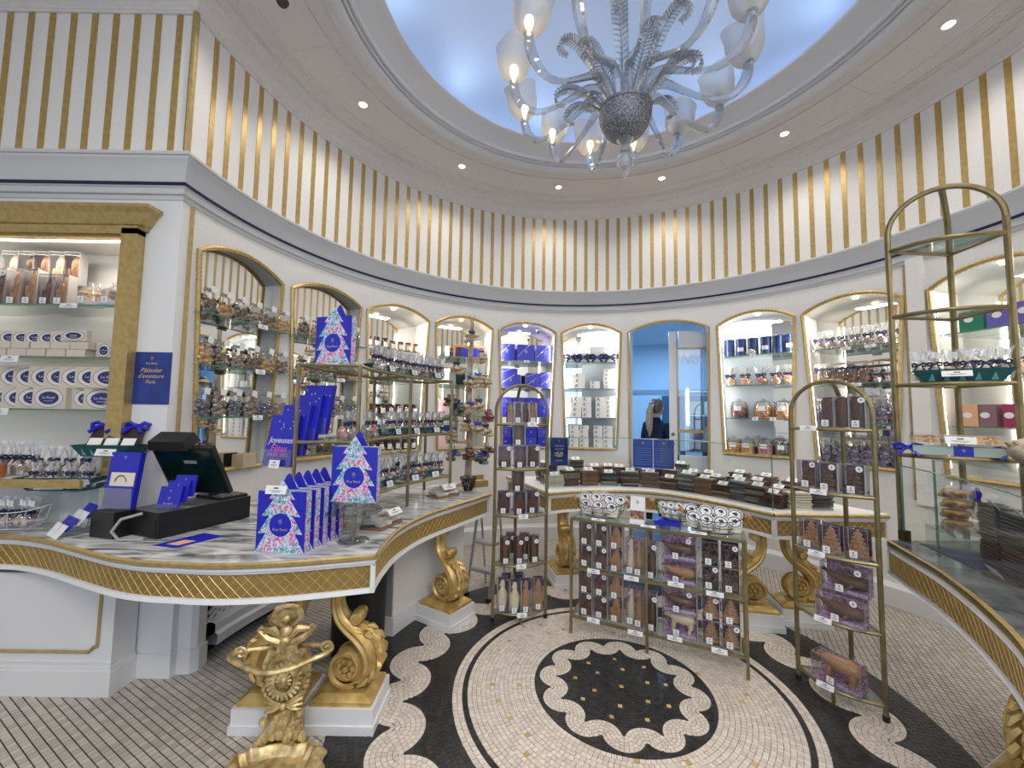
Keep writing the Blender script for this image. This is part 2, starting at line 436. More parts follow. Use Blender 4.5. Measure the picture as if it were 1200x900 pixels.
# niches in the lower wall: (centre degrees, bottom half width, top half width, sill, spring, apex)
NICHE = {}
NC = [(-78.7, 6.15, 7.7, 1.155), (-61.4, 6.2, 7.6, 1.155), (-44.5, 6.3, 7.65, 1.155), (-27.4, 6.3, 7.5, 1.155), (-10.4, 6.4, 7.6, 1.155), (6.6, 6.6, 7.7, 1.155),
      (25.7, 8.9, 9.45, 0.0), (44.9, 6.7, 7.7, 1.175), (62.1, 6.2, 8.0, 1.155), (81.3, 6.4, 7.6, 1.155), (98.5, 6.4, 7.6, 1.155), (115.7, 6.4, 7.6, 1.155)]
cells = [-88.6, -70.1, -52.9, -36.0, -18.95, -1.95, 15.2, 36.15, 53.4, 71.4, 89.9, 107.1, 124.3]
ZS = 2.655; ZA = 2.775; DEP = 0.26
wl = M(); rim = []
def strip(a0f, a1f, zs, n=3):
    rows = []
    for z in zs:
        a, b = a0f(z), a1f(z)
        rows.append([pol(radians(a + (b - a) * i / n), R, z) for i in range(n + 1)])
    vs = [v for r in rows for v in r]; k = n + 1
    wl.add(vs, [(j * k + i, j * k + i + 1, (j + 1) * k + i + 1, (j + 1) * k + i) for j in range(len(rows) - 1) for i in range(n)])
for i, (c, hb, ht, sill) in enumerate(NC):
    cl, cr = cells[i], cells[i + 1]
    chord = radians(ht) * R; sag = ZA - ZS; rr = (chord * chord + sag * sag) / (2 * sag)
    def hw(z, hb=hb, ht=ht, sill=sill, rr=rr, sag=sag):
        if z <= ZS: return hb + (ht - hb) * max(0, (z - sill)) / (ZS - sill)
        h = z - ZS; q = rr * rr - (rr - sag + h) ** 2
        return degrees(sqrt(max(q, 0)) / R)
    zs = [sill, (sill + ZS) / 2, ZS] + [ZS + sag * sin(t * pi / 2 / 8) for t in range(1, 9)]
    strip(lambda z: cl, lambda z: c - hw(z), zs); strip(lambda z: c + hw(z), lambda z: cr, zs)
    strip(lambda z: cl, lambda z: cr, [ZA, ZB], 12)
    if sill > 0: strip(lambda z: cl, lambda z: cr, [0, sill], 12)
    zz = [sill, (sill + ZS) / 2] + [ZS] + [ZS + sag * sin(t * pi / 2 / 8) for t in range(1, 8)]
    loop = [(c - hw(z), z) for z in zz] + [(c, ZA)] + [(c + hw(z), z) for z in reversed(zz)]
    NICHE[i] = dict(c=c, hb=hb, ht=ht, sill=sill, loop=loop, hw=hw)
strip(lambda z: cells[-1], lambda z: degrees(A1), [0, ZB], 8)
wall_low = struct('wall_round', wl.mesh('wall_round', True), WALL)

LINING = mat('niche_lining', (0.84, 0.82, 0.78), 0.45)
LEDW = mat('strip_light', (1, 1, 1), 0.5, emit=(1.0, 0.93, 0.82), es=9)
for i, nd in NICHE.items():
    c, loop = nd['c'], nd['loop']; ca_ = radians(c)
    n = len(loop)
    front = [pol(radians(a), R, z) for a, z in loop]
    DEP = 0.07 if i in (0, 1) else 0.34
    def back(a, z, ex=0.0): return pol(radians(a), (R + DEP + ex) / cos(radians(a - c)), z)
    frame_t = Matrix.Identity(4)
    if i == 6:      # door opening: a lined passage, no back
        inn = [pol(radians(a), (R + 0.12) / cos(radians(a - c)), z) for a, z in loop]
        mb = M(); mb.add(front + inn, [(k, k + 1, n + k + 1, n + k) for k in range(n - 1)])
        struct('trim_4', mb, TRIM)
        fr = M(); fr.tube([Vector(p) * 1.0 - Vector((sin(ca_), cos(ca_), 0)) * 0.004 for p in front], 0.016, 6, up=(0, 0, 1))
        ob('door_frame', fr.mesh('door_frame', True), GOLDP, wall_low)
        continue
    bk = [back(a, z) for a, z in loop]
    w = struct('window_%d' % (i + 1), M().add(front + bk, [(k, (k + 1) % n, n + (k + 1) % n, n + k) for k in range(n)]).mesh('niche_lining', False), LINING)
    ob('mirror_pane', M().add([back(a, z, -0.004) for a, z in loop], [tuple(range(n))]).mesh('mirror_pane'), MIRR, w)
    # beaded gold frame
    pts = []; P = [Vector(p) - Vector((sin(ca_), cos(ca_), 0)) * 0.006 for p in front]; P.append(P[0])
    for p, q in zip(P[:-1], P[1:]):
        m_ = max(1, int((q - p).length / 0.014))
        pts += [p.lerp(q, t / m_) for t in range(m_)]
    rad = [0.015 if t % 2 else 0.020 for t in range(len(pts))]
    ob('gold_frame', M().tube(pts, rad, 6, closed=True).mesh('gold_frame', True), GOLDP, w)
    if i < 2: continue
    f = ob('spot_lens', cached('nsp', lambda: M().lathe([(0.001, 0), (0.022, 0), (0.024, 0.004), (0.001, 0.006)], 14).mesh('spot_lens')), LEDW, w, pol(ca_, R + 0.13, ZA - 0.022), -ca_)
    lamp('niche_lamp', 'AREA', pol(ca_, R + 0.13, ZS + 0.08), 9, (1.0, 0.92, 0.80), (0, 0, -ca_), shape='RECTANGLE', size=0.3, size_y=0.12)
    L_ = NICHE[i]
    for s in (-1, 1):      # unseen glowing strips and lamps added inside the jambs to brighten the niche
        zb_, zt_ = 1.22, 2.6; ab, at_ = (radians(c + s * (L_['hw'](z_) - 0.25)) for z_ in (zb_, zt_))
        p0, p1 = Vector(pol(ab, R + 0.022, zb_)), Vector(pol(at_, R + 0.022, zt_))
        ob('added_jamb_glow', M().tube([p0, p1], 0.003, 4), LEDW, w)
        aim = Vector(pol(ca_, R + 0.30, 1.9)) - (p0 + p1) / 2
        lamp('jamb_fill_lamp', 'AREA', (p0 + p1) / 2 + aim.normalized() * 0.006, 3.6, (1.0, 0.94, 0.83), aim.to_track_quat('-Z', 'Y').to_euler(), shape='RECTANGLE', size=0.012, size_y=1.35)
# gold verticals that close the niche wall
ob('gold_fillet', M().tube([pol(radians(-87.7), R - 0.004, 0.93), pol(radians(-87.9), R - 0.004, 2.92)], 0.014, 6).mesh('gold_fillet', True), GOLDP, wall_low)
pil = M()
for a, b in ((70.95, 73.3),): pil.lathe([(R - 0.03, 0.9), (R - 0.03, 2.96)], 3, a0=radians(a), a1=radians(b))
pil.add([pol(radians(70.95), R, 0.9), pol(radians(70.95), R - 0.03, 0.9), pol(radians(70.95), R - 0.03, 2.96), pol(radians(70.95), R, 2.96)], [(0, 1, 2, 3)])
pil.add([pol(radians(73.3), R, 0.9), pol(radians(73.3), R - 0.03, 0.9), pol(radians(73.3), R - 0.03, 2.96), pol(radians(73.3), R, 2.96)], [(3, 2, 1, 0)])
ob('pilaster', pil.mesh('pilaster'), WALL, wall_low)
ob('gold_fillet', M().tube([pol(radians(70.6), R - 0.004, 0.93), pol(radians(70.6), R - 0.004, 2.92)], 0.013, 6).mesh('gold_fillet', True), GOLDP, wall_low)
ob('skirting', M().lathe([(R - 0.03, 0), (R - 0.03, 0.16), (R - 0.012, 0.18), (R, 0.2)], 60, a0=A0, a1=radians(16.2)).mesh('skirting', True), TRIM, wall_low)
ob('skirting', M().lathe([(R - 0.03, 0), (R - 0.03, 0.16), (R - 0.012, 0.18), (R, 0.2)], 60, a0=radians(35.4), a1=A1).mesh('skirting', True), TRIM, wall_low)

# flat left wall with its show case recess
CX0, CX1, CZ0, CZ1 = -4.75, -3.15, 1.17, 2.685
lw = M()
def rect(mb, x0, x1, z0, z1, y): mb.add([(x0, y, z0), (x1, y, z0), (x1, y, z1), (x0, y, z1)], [(0, 1, 2, 3)])
rect(lw, XE, CX0, 0, ZB, YW); rect(lw, CX1, -R, 0, ZB, YW); rect(lw, CX0, CX1, 0, CZ0, YW); rect(lw, CX0, CX1, CZ1, ZB, YW)
lw.add([(-R, YW, 0), pol(A0, R, 0), pol(A0, R, ZB), (-R, YW, ZB)], [(0, 1, 2, 3)])
wall_left = struct('wall_left', lw, mat('left_wall_paint', (0.80, 0.80, 0.80), 0.5))
fm = M(); d = 0.38
fm.add([(CX0, YW, CZ0), (CX1, YW, CZ0), (CX1, YW, CZ1), (CX0, YW, CZ1), (CX0, d, CZ0), (CX1, d, CZ0), (CX1, d, CZ1), (CX0, d, CZ1)],
       [(0, 1, 5, 4), (1, 2, 6, 5), (2, 3, 7, 6), (3, 0, 4, 7), (4, 5, 6, 7)])
case = struct('window_20', fm, LINING)
g = M()
g.box((-3.10, YW - 0.025, (1.17 + 2.71) / 2), (0.10, 0.07, 1.54)); g.box((-3.16, YW - 0.01, 1.93), (0.025, 0.05, 1.51))
g.box((-4.0, YW - 0.025, 2.70), (1.9, 0.07, 0.05)); g.box((-4.0, YW - 0.01, 2.668), (1.7, 0.05, 0.02))
g.box((-4.03, YW - 0.01, 2.765), (1.94, 0.05, 0.15))
ob('case_frame', g, GOLDP, case)
cr = M(); prof = [(-0.05, 2.70), (0.0, 2.70), (0.03, 2.705), (0.035, 2.725), (0.05, 2.74), (0.085, 2.80), (0.11, 2.825), (0.11, 2.845), (0.0, 2.845)]
rows = [[(-5.0, YW - o, z) for o, z in prof], [(-3.06 + o, YW - o, z) for o, z in prof], [(-3.06 + o, YW, z) for o, z in prof]]
pn = len(prof)
cr.add([v for r in rows for v in r], [(i * pn + q, i * pn + q + 1, (i + 1) * pn + q + 1, (i + 1) * pn + q) for i in range(2) for q in range(pn - 1)])
ob('case_cornice', cr, GOLDP, case)
ob('case_sill', M().box((-3.95, YW + 0.05, 1.165), (1.66, 0.5, 0.03)), TRIM, case)
ob('sill_edge', M().box((-3.95, YW - 0.205, 1.16), (1.68, 0.02, 0.045)), GOLDP, case)
lamp('case_lamp', 'AREA', (-3.9, 0.12, 2.65), 11, (1.0, 0.86, 0.70), (radians(-12), 0, 0), shape='RECTANGLE', size=1.4, size_y=0.05)
ob('strip_light', M().box((-3.9, 0.10, 2.676), (1.3, 0.02, 0.012)), LEDW, case)

# front room shell, out of the picture: it closes the space the mirrors look into
W2_ = M(); x0, x1, z0, z1 = -4.2, 1.5, 0.5, 3.4
W2_.add([(XE, YF, 0), (x0, YF, 0), (x0, YF, ZC), (XE, YF, ZC)], [(0, 1, 2, 3)]); W2_.add([(x1, YF, 0), (1.82, YF, 0), (1.82, YF, ZC), (x1, YF, ZC)], [(0, 1, 2, 3)])
W2_.add([(x0, YF, 0), (x1, YF, 0), (x1, YF, z0), (x0, YF, z0)], [(0, 1, 2, 3)]); W2_.add([(x0, YF, z1), (x1, YF, z1), (x1, YF, ZC), (x0, YF, ZC)], [(0, 1, 2, 3)])
struct('wall_front', W2_, WALL)
wf = M()
for x in (x0, (x0 * 2 + x1) / 3, (x0 + 2 * x1) / 3, x1): wf.box((x, YF, (z0 + z1) / 2), (0.07, 0.08, z1 - z0))
for z in (z0, z1): wf.box(((x0 + x1) / 2, YF, z), (x1 - x0, 0.08, 0.07))
struct('window_21', wf, TRIM)
ex = pol(A1, R)
struct('wall_right', M().add([(ex[0], ex[1], 0), (1.82, YF, 0), (1.82, YF, ZC), (ex[0], ex[1], ZC)], [(0, 1, 2, 3)]), WALL)
struct('wall_side', M().add([(XE, YW, 0), (XE, YF, 0), (XE, YF, ZC), (XE, YW, ZC)], [(0, 1, 2, 3)]), WALL)

# --- ceiling with the round coffer and its painted dome
cl = M(); n = 96; far = []
for i in range(n):
    a = 2 * pi * i / n; s, c = sin(a), cos(a)
    far.append((s, c))
vs = [(2.015 * s, 2.015 * c, ZC) for s, c in far] + [(3.05 * s, 3.05 * c, ZC) for s, c in far]
cl.add(vs, [(i, n + i, n + (i + 1) % n, (i + 1) % n) for i in range(n)])
cl.add([(-5.2, -5.2, ZC + 0.004), (3.2, -5.2, ZC + 0.004), (3.2, -2.02, ZC + 0.004), (-5.2, -2.02, ZC + 0.004)], [(0, 1, 2, 3)])
cl.add([(-5.2, -2.03, ZC + 0.004), (-2.02, -2.03, ZC + 0.004), (-2.02, 0.06, ZC + 0.004), (-5.2, 0.06, ZC + 0.004)], [(0, 1, 2, 3)])
cl.add([(2.02, -2.03, ZC + 0.004), (3.2, -2.03, ZC + 0.004), (3.2, 0.06, ZC + 0.004), (2.02, 0.06, ZC + 0.004)], [(0, 1, 2, 3)])
ceiling = struct('ceiling', cl, CEIL)
gr = M()
gr.lathe([(2.145, ZC + 0.001), (2.147, ZC - 0.010), (2.163, ZC - 0.010), (2.165, ZC + 0.001)], 96)
gr.lathe([(2.50, ZC + 0.001), (2.502, ZC - 0.010), (2.518, ZC - 0.012), (2.54, ZC - 0.004), (2.545, ZC + 0.001)], 96)
for k_ in range(12):
    a = radians(-19 + 30 * k_); gr.box(pol(a, 2.335, ZC - 0.001), (0.008, 0.34, 0.006), rz=-a)
ob('ceiling_moulding', gr.mesh('ceiling_moulding', True), CEIL, ceiling)
dm = M().lathe([(2.03, ZC + 0.01), (2.03, ZC - 0.012), (2.016, ZC - 0.012), (2.014, ZC - 0.028), (2.0, ZC - 0.030), (1.998, ZC - 0.044), (1.965, ZC - 0.060), (1.92, ZC - 0.056), (1.89, ZC - 0.03), (1.888, ZC - 0.006), (1.876, ZC - 0.004),
                (1.874, ZC - 0.020), (1.862, ZC - 0.020), (1.860, ZC + 0.006), (1.846, ZC + 0.006), (1.844, ZC - 0.008), (1.830, ZC - 0.006), (1.826, ZC + 0.024), (1.76, ZC + 0.062), (1.70, ZC + 0.080), (1.655, ZC + 0.088), (1.64, ZC + 0.095), (1.64, ZC + 0.112), (1.66, ZC + 0.118), (1.98, ZC + 0.118)], 128)
struct('trim_5', dm.mesh('coffer_moulding', True), mat('coffer_paint', (0.74, 0.73, 0.73), 0.45))
DOME = noisy('sky_painted_plaster', (0.56, 0.66, 0.84), (0.62, 0.70, 0.86), 1.2, 0.8)
struct('ceiling_dome', M().lathe([(1.97, ZC + 0.115)] + [(1.97 * cos(t), ZC + 0.16 + 0.62 * sin(t)) for t in [pi / 2 * j / 14 for j in range(14)]] + [(0.001, ZC + 0.78)], 64).mesh('dome', True), DOME)
struct('trim_6', M().tube([pol(2 * pi * j / 96, 1.84, ZC + 0.15) for j in range(96)], 0.012, 6, closed=True).mesh('cove_strip', True), mat('cove_glow', (0.8, 0.9, 1), 0.5, emit=(0.62, 0.78, 1.0), es=5))

for k_ in range(12):
    a = radians(30 * k_ + 15); p = Vector(pol(a, 1.86, ZC + 0.15)); d_ = Vector((0, 0, ZC + 0.95)) - p
    lamp('cove_uplight', 'SPOT', p, 15, (0.66, 0.80, 1.0), d_.to_track_quat('-Z', 'Y').to_euler(), spot_size=radians(130), spot_blend=1.0, shadow_soft_size=0.05)

# --- downlights every 30 degrees round the soffit, and a dark sensor
WHT = mat('lamp_trim', (0.82, 0.80, 0.78), 0.4)
dl_ring = M().lathe([(0.034, 0.0), (0.036, -0.006), (0.05, -0.006), (0.053, 0.0)], 20).mesh('trim_ring', True)
dl_disc = M().lathe([(0.034, -0.002), (0.001, -0.004)], 16).mesh('lens')
j = 0
for k_ in range(12):
    az = -64.2 + 30 * k_
    if az > 180: az -= 360
    p = pol(radians(az), 2.32, ZC - 0.001)
    vis = -80 < az < 100
    where = {0: 'nearest the smoke sensor', 1: 'second along from the smoke sensor', 2: 'third along from the smoke sensor', 3: 'fourth along, above the door', 4: 'fifth along from the smoke sensor', 5: 'above the tall arched rack'}.get(j, '')
    d = thing('downlight', 'round recessed ceiling downlight in the ring soffit, ' + where if vis else 'round recessed ceiling downlight, %s on the entrance side of the ring soffit' % ORD[k_ - j], 'lamp', p, 0, 'downlights in the ring soffit')
    if vis: j += 1
    ob('trim_ring', dl_ring, WHT, d); ob('lens', dl_disc, SPOTG, d)
    lamp('downlight_beam', 'SPOT', (0, 0, -0.02), 46, (1.0, 0.92, 0.82), parent=d, spot_size=radians(136), spot_blend=1.0, shadow_soft_size=0.035)
sn = thing('smoke_sensor', 'dark round smoke sensor on the ceiling beside the curved crown', 'sensor', pol(radians(-88), 2.30, ZC), 0)
ob('cap', M().lathe([(0.001, -0.03), (0.03, -0.028), (0.04, -0.01), (0.042, 0.0)], 16).mesh('cap', True), mat('brown_plastic', (0.05, 0.03, 0.03), 0.4), sn)
ob('base', M().lathe([(0.042, -0.006), (0.062, -0.004), (0.064, 0.0)], 16).mesh('base', True), WHT, sn)

# --- chandelier
ch = thing('chandelier', 'large clear glass chandelier with curling arms, leaves and tulip shades', 'chandelier', (0, 0, 0))
hub = M().lathe([(0.001, 3.355), (0.045, 3.358), (0.085, 3.375), (0.120, 3.405), (0.146, 3.445), (0.162, 3.49), (0.168, 3.535), (0.16, 3.545), (0.05, 3.55)], 28).mesh('hub_bowl', True)
ob('hub_bowl', hub, CHHUB, ch)
ob('hub_rim', M().lathe([(0.13, 3.54), (0.165, 3.545), (0.170, 3.558), (0.10, 3.57), (0.03, 3.57)], 28).mesh('hub_rim', True), CHGL, ch)
fin = M().lathe([(0.055, 3.355), (0.035, 3.33), (0.02, 3.305), (0.03, 3.29), (0.035, 3.28), (0.05, 3.25), (0.06, 3.215), (0.05, 3.18), (0.025, 3.155), (0.014, 3.13), (0.012, 3.10), (0.004, 3.07), (0.001, 3.065)], 16)
ob('finial', fin.mesh('finial', True), CHGL, ch)
ob('stem', M().lathe([(0.03, 3.69), (0.022, 3.80), (0.035, 3.9), (0.02, 4.0), (0.018, 4.6), (0.05, 4.9), (0.06, 5.13)], 12).mesh('stem', True), CHGL, ch)
def arm_pts(rr, z1):
    P = [(0.10, 3.54), (0.122, 3.63), (0.17, 3.69), (0.25, 3.69), (0.34, 3.635), (0.45, 3.57), (0.55, 3.535), (0.63, 3.55), (0.69, 3.61), (rr, 3.69), (rr + 0.003, z1)]
    out = []
    for i in range(len(P) - 1):
        p0, p1, p2, p3 = P[max(i - 1, 0)], P[i], P[i + 1], P[min(i + 2, len(P) - 1)]
        for t in (0, 0.33, 0.66):
            out.append(tuple(0.5 * (2 * p1[q] + (p2[q] - p0[q]) * t + (2 * p0[q] - 5 * p1[q] + 4 * p2[q] - p3[q]) * t * t + (3 * p1[q] - p0[q] - 3 * p2[q] + p3[q]) * t ** 3) for q in (0, 1)))
    out.append(P[-1]); return out
ap = arm_pts(0.718, 3.735)
am = M().tube([(r, 0, z) for r, z in ap], [0.024 + 0.007 * sin(i * 0.3) for i in range(len(ap))], 8, up=(0, 1, 0)).mesh('arm', True)
shp = M(); nn = 20; prof = [(0.014, 0.0), (0.040, 0.008), (0.076, 0.04), (0.102, 0.09), (0.110, 0.14), (0.106, 0.18), (0.116, 0.225)]
vs = []
for i in range(nn):
    a = 2 * pi * i / nn
    for q, (r, z) in enumerate(prof):
        w = (q / 6.0) ** 2; rr = r * (1 + 0.10 * w * sin(3 * a)); vs.append((rr * cos(a), rr * sin(a), z + 0.018 * w * sin(2 * a + 1)))
pq = len(prof)
shp.add(vs, [(i * pq + q, i * pq + q + 1, ((i + 1) % nn) * pq + q + 1, ((i + 1) % nn) * pq + q) for i in range(nn) for q in range(pq - 1)])
shm = shp.mesh('shade', True)
cup = M().lathe([(0.010, -0.03), (0.022, -0.025), (0.026, -0.012), (0.018, 0.0), (0.034, 0.008), (0.03, 0.014)], 12).mesh('cup', True)
blb = M().lathe([(0.012, 0.01), (0.013, 0.04), (0.022, 0.055), (0.027, 0.08), (0.022, 0.10), (0.001, 0.115)], 10).mesh('bulb', True)
def leaf_mesh(drop):
    mb = M(); P = []
    for i in range(15):
        t = i / 14
        if t < 0.72: r = 0.10 + 0.30 * t / 0.72; z = 3.55 + drop * sin(t / 0.72 * pi * 0.52)
        else:
            u = (t - 0.72) / 0.28 * pi * 1.05; r = 0.40 + 0.055 * sin(u); z = 3.55 + drop - 0.055 * (1 - cos(u))
        P.append(Vector((r, 0, z)))
    mb.tube(P, [0.008 * (1 - 0.6 * i / 14) for i in range(15)], 6, up=(0, 1, 0))
    def half(i): return 0.050 * sin(pi * (i + 0.5) / 15.5) ** 0.6
    for s in (-1, 1):
        vs = []
        for i in range(15): vs += [P[i], P[i] + Vector((0, s * half(i) * 0.5, 0.006)), P[i] + Vector((0, s * half(i), -0.004))]
        mb.add(vs, [(3 * i + q, 3 * i + q + 1, 3 * i + q + 4, 3 * i + q + 3) for i in range(14) for q in (0, 1)])
    for i in range(1, 14):
        w = 0.050 * sin(pi * (i + 0.5) / 15) ** 0.7
        t = (P[min(i + 1, 14)] - P[i - 1]).normalized()
        for s in (-1, 1):
            for h in (0, 0.5):
                b = P[i].lerp(P[min(i + 1, 14)], h); tip = b + Vector((0, s * w, -0.004)) + t * 0.02
                mb.tube([b, b.lerp(tip, 0.6) + Vector((0, 0, 0.004)), tip], [0.0065, 0.0055, 0.003], 4)
    return mb.mesh('leaf', True)
leaf = leaf_mesh(0.40); leaf2 = leaf_mesh(0.22)
LIT = {0, 1, 2, 3, 4, 10, 11, 12}
for k_ in range(13):
    az = radians(-62.5 - 27.69 * k_); rz = pi / 2 - az
    a = ob('arm', am, CHGL, ch, (0, 0, 0), rz)
    s = ob('shade', shm, CHSH, a, (0.721, 0, 3.735), k_ * 1.3, rot=(rnd.uniform(-0.1, 0.1), 0.12, k_ * 1.3))
    ob('cup', cup, CHGL, a, (0.721, 0, 3.735))
    on = k_ in LIT
    ob('bulb', blb, BULB if on else BULBOFF, a, (0.721, 0, 3.735))
    if on: lamp('bulb_light', 'POINT', (0.721, 0, 3.82), 3.0, (1.0, 0.85, 0.62), parent=a, shadow_soft_size=0.03)
    ob('leaf', leaf if k_ % 2 else leaf2, CHGL, ch, (0, 0, 0), rz + 0.24)
# ------------------------------------------------------------------ counters
HT = 0.885; HB = 0.69
def marble():
    m = mat('grey_marble', (0.6, 0.6, 0.6), 0.12); N, L, b = nodes(m)
    tc = N.new('ShaderNodeTexCoord'); mp = N.new('ShaderNodeMapping'); mp.inputs['Rotation'].default_value = (0, 0, 0.5); mp.inputs['Scale'].default_value = (1.4, 6, 3)
    nz = N.new('ShaderNodeTexNoise'); nz.inputs['Scale'].default_value = 2.2; nz.inputs['Detail'].default_value = 7; nz.inputs['Distortion'].default_value = 1.2
    rp = N.new('ShaderNodeValToRGB'); e = rp.color_ramp.elements
    e[0].position = 0.34; e[0].color = (0.13, 0.135, 0.15, 1); e[1].position = 0.62; e[1].color = (0.78, 0.78, 0.77, 1)
    q = e.new(0.47); q.color = (0.46, 0.47, 0.48, 1)
    L.new(tc.outputs['Object'], mp.inputs[0]); L.new(mp.outputs[0], nz.inputs['Vector']); L.new(nz.outputs['Fac'], rp.inputs[0]); L.new(rp.outputs[0], b.inputs['Base Color'])
    return m
MARB = marble()
MARBD = noisy('dark_marble', (0.05, 0.055, 0.06), (0.22, 0.23, 0.24), 5, 0.15, detail=6, dist=1.0)

def smooth(P, n=6):
    out = []
    for i in range(len(P) - 1):
        p0, p1, p2, p3 = P[max(i - 1, 0)], P[i], P[i + 1], P[min(i + 2, len(P) - 1)]
        for k in range(n):
            t = k / n
            out.append(tuple(0.5 * (2 * p1[q] + (p2[q] - p0[q]) * t + (2 * p0[q] - 5 * p1[q] + 4 * p2[q] - p3[q]) * t * t + (3 * p1[q] - p0[q] - 3 * p2[q] + p3[q]) * t ** 3) for q in (0, 1)))
    out.append(P[-1]); return out
def resample(P, step):
    out = [P[0]]; acc = 0
    for a, b in zip(P[:-1], P[1:]):
        l = hypot(b[0] - a[0], b[1] - a[1]); d = step - acc
        while d <= l:
            out.append((a[0] + (b[0] - a[0]) * d / l, a[1] + (b[1] - a[1]) * d / l)); d += step
        acc = (acc + l) % step
    if hypot(out[-1][0] - P[-1][0], out[-1][1] - P[-1][1]) > step * 0.3: out.append(P[-1])
    else: out[-1] = P[-1]
    return out
def normals(P, side):
    out = []
    for i in range(len(P)):
        a, b = P[max(i - 1, 0)], P[min(i + 1, len(P) - 1)]
        l = hypot(b[0] - a[0], b[1] - a[1]); out.append((side * (b[1] - a[1]) / l, -side * (b[0] - a[0]) / l))
    return out
def off(P, Nn, d): return [(p[0] + n[0] * d, p[1] + n[1] * d) for p, n in zip(P, Nn)]

def apron(parent, P, side, closed_ends=True, dark_gap=None):
    """white apron with a bead, a gold panel and raised diagonal lattice; side: sign that makes normals point out of the counter"""
    P = resample(P, 0.03); Nn = normals(P, side); n = len(P)
    def band(prof, m, name):
        mb = M(); rows = [[(p[0] + q[0] * o, p[1] + q[1] * o, z) for o, z in prof] for p, q in zip(P, Nn)]; k = len(prof)
        mb.add([v for r in rows for v in r], [(i * k + j, i * k + j + 1, (i + 1) * k + j + 1, (i + 1) * k + j) for i in range(n - 1) for j in range(k - 1)])
        for r in (0, n - 1): mb.add(rows[r], [tuple(range(k))])
        return ob(name, mb.mesh(name, True), m, parent)
    band([(-0.02, HT - 0.004), (0.004, HT - 0.003), (0.013, HT - 0.010), (0.013, HT - 0.024), (0.004, HT - 0.031), (-0.02, HT - 0.032)], GOLDP, 'rim_bead')
    band([(-0.02, HT - 0.032), (0.0, HT - 0.033), (0.0, HT - 0.046), (-0.012, HT - 0.05), (-0.012, HT - 0.062), (-0.022, HT - 0.062)], TRIM, 'apron_rail')
    band([(-0.022, HT - 0.06), (-0.022, HB + 0.022)], OCHRE, 'gold_panel')
    band([(-0.022, HB + 0.022), (-0.010, HB + 0.020), (-0.006, HB + 0.010), (-0.004, HB), (-0.03, HB)], TRIM, 'bottom_rail')
    z0, z1 = HB + 0.022, HT - 0.062; h = z1 - z0; bars = M(); stp = 0.056
    Q = resample(P, 0.006); NQ = normals(Q, side); nq = len(Q); span = int(h / 0.006)
    for s0 in range(-span, nq, max(1, int(stp / 0.006))):
        for d in (1, -1):
            pts = []
            for k in range(0, span + 1, 3):
                i = s0 + k
                if 0 <= i < nq:
                    zz = z0 + h * k / span if d > 0 else z1 - h * k / span
                    pts.append((Q[i][0] - NQ[i][0] * 0.0215, Q[i][1] - NQ[i][1] * 0.0215, zz))
            if len(pts) > 1: bars.tube(pts, 0.0016, 4, cap=False)
    ob('lattice_bars', bars, LATT, parent, kind='stuff')
    if closed_ends:
        for i in (0, n - 1):
            mb = M(); j = i + (2 if i == 0 else -2)
            p, q = Vector((*P[i], 0)), Vector((*P[j], 0)); d = (q - p).normalized() * 0.011; nn_ = Vector((*Nn[i], 0))
            c = p + d - nn_ * 0.013; mb.box((c.x, c.y, (z0 + z1) / 2), (0.022, 0.022, h), rz=atan2(d.y, d.x)); ob('end_post', mb, TRIM, parent)

def worktop(parent, poly, m):
    ob('worktop', M().prism(poly, HT - 0.035, HT), m, parent)
    return parent

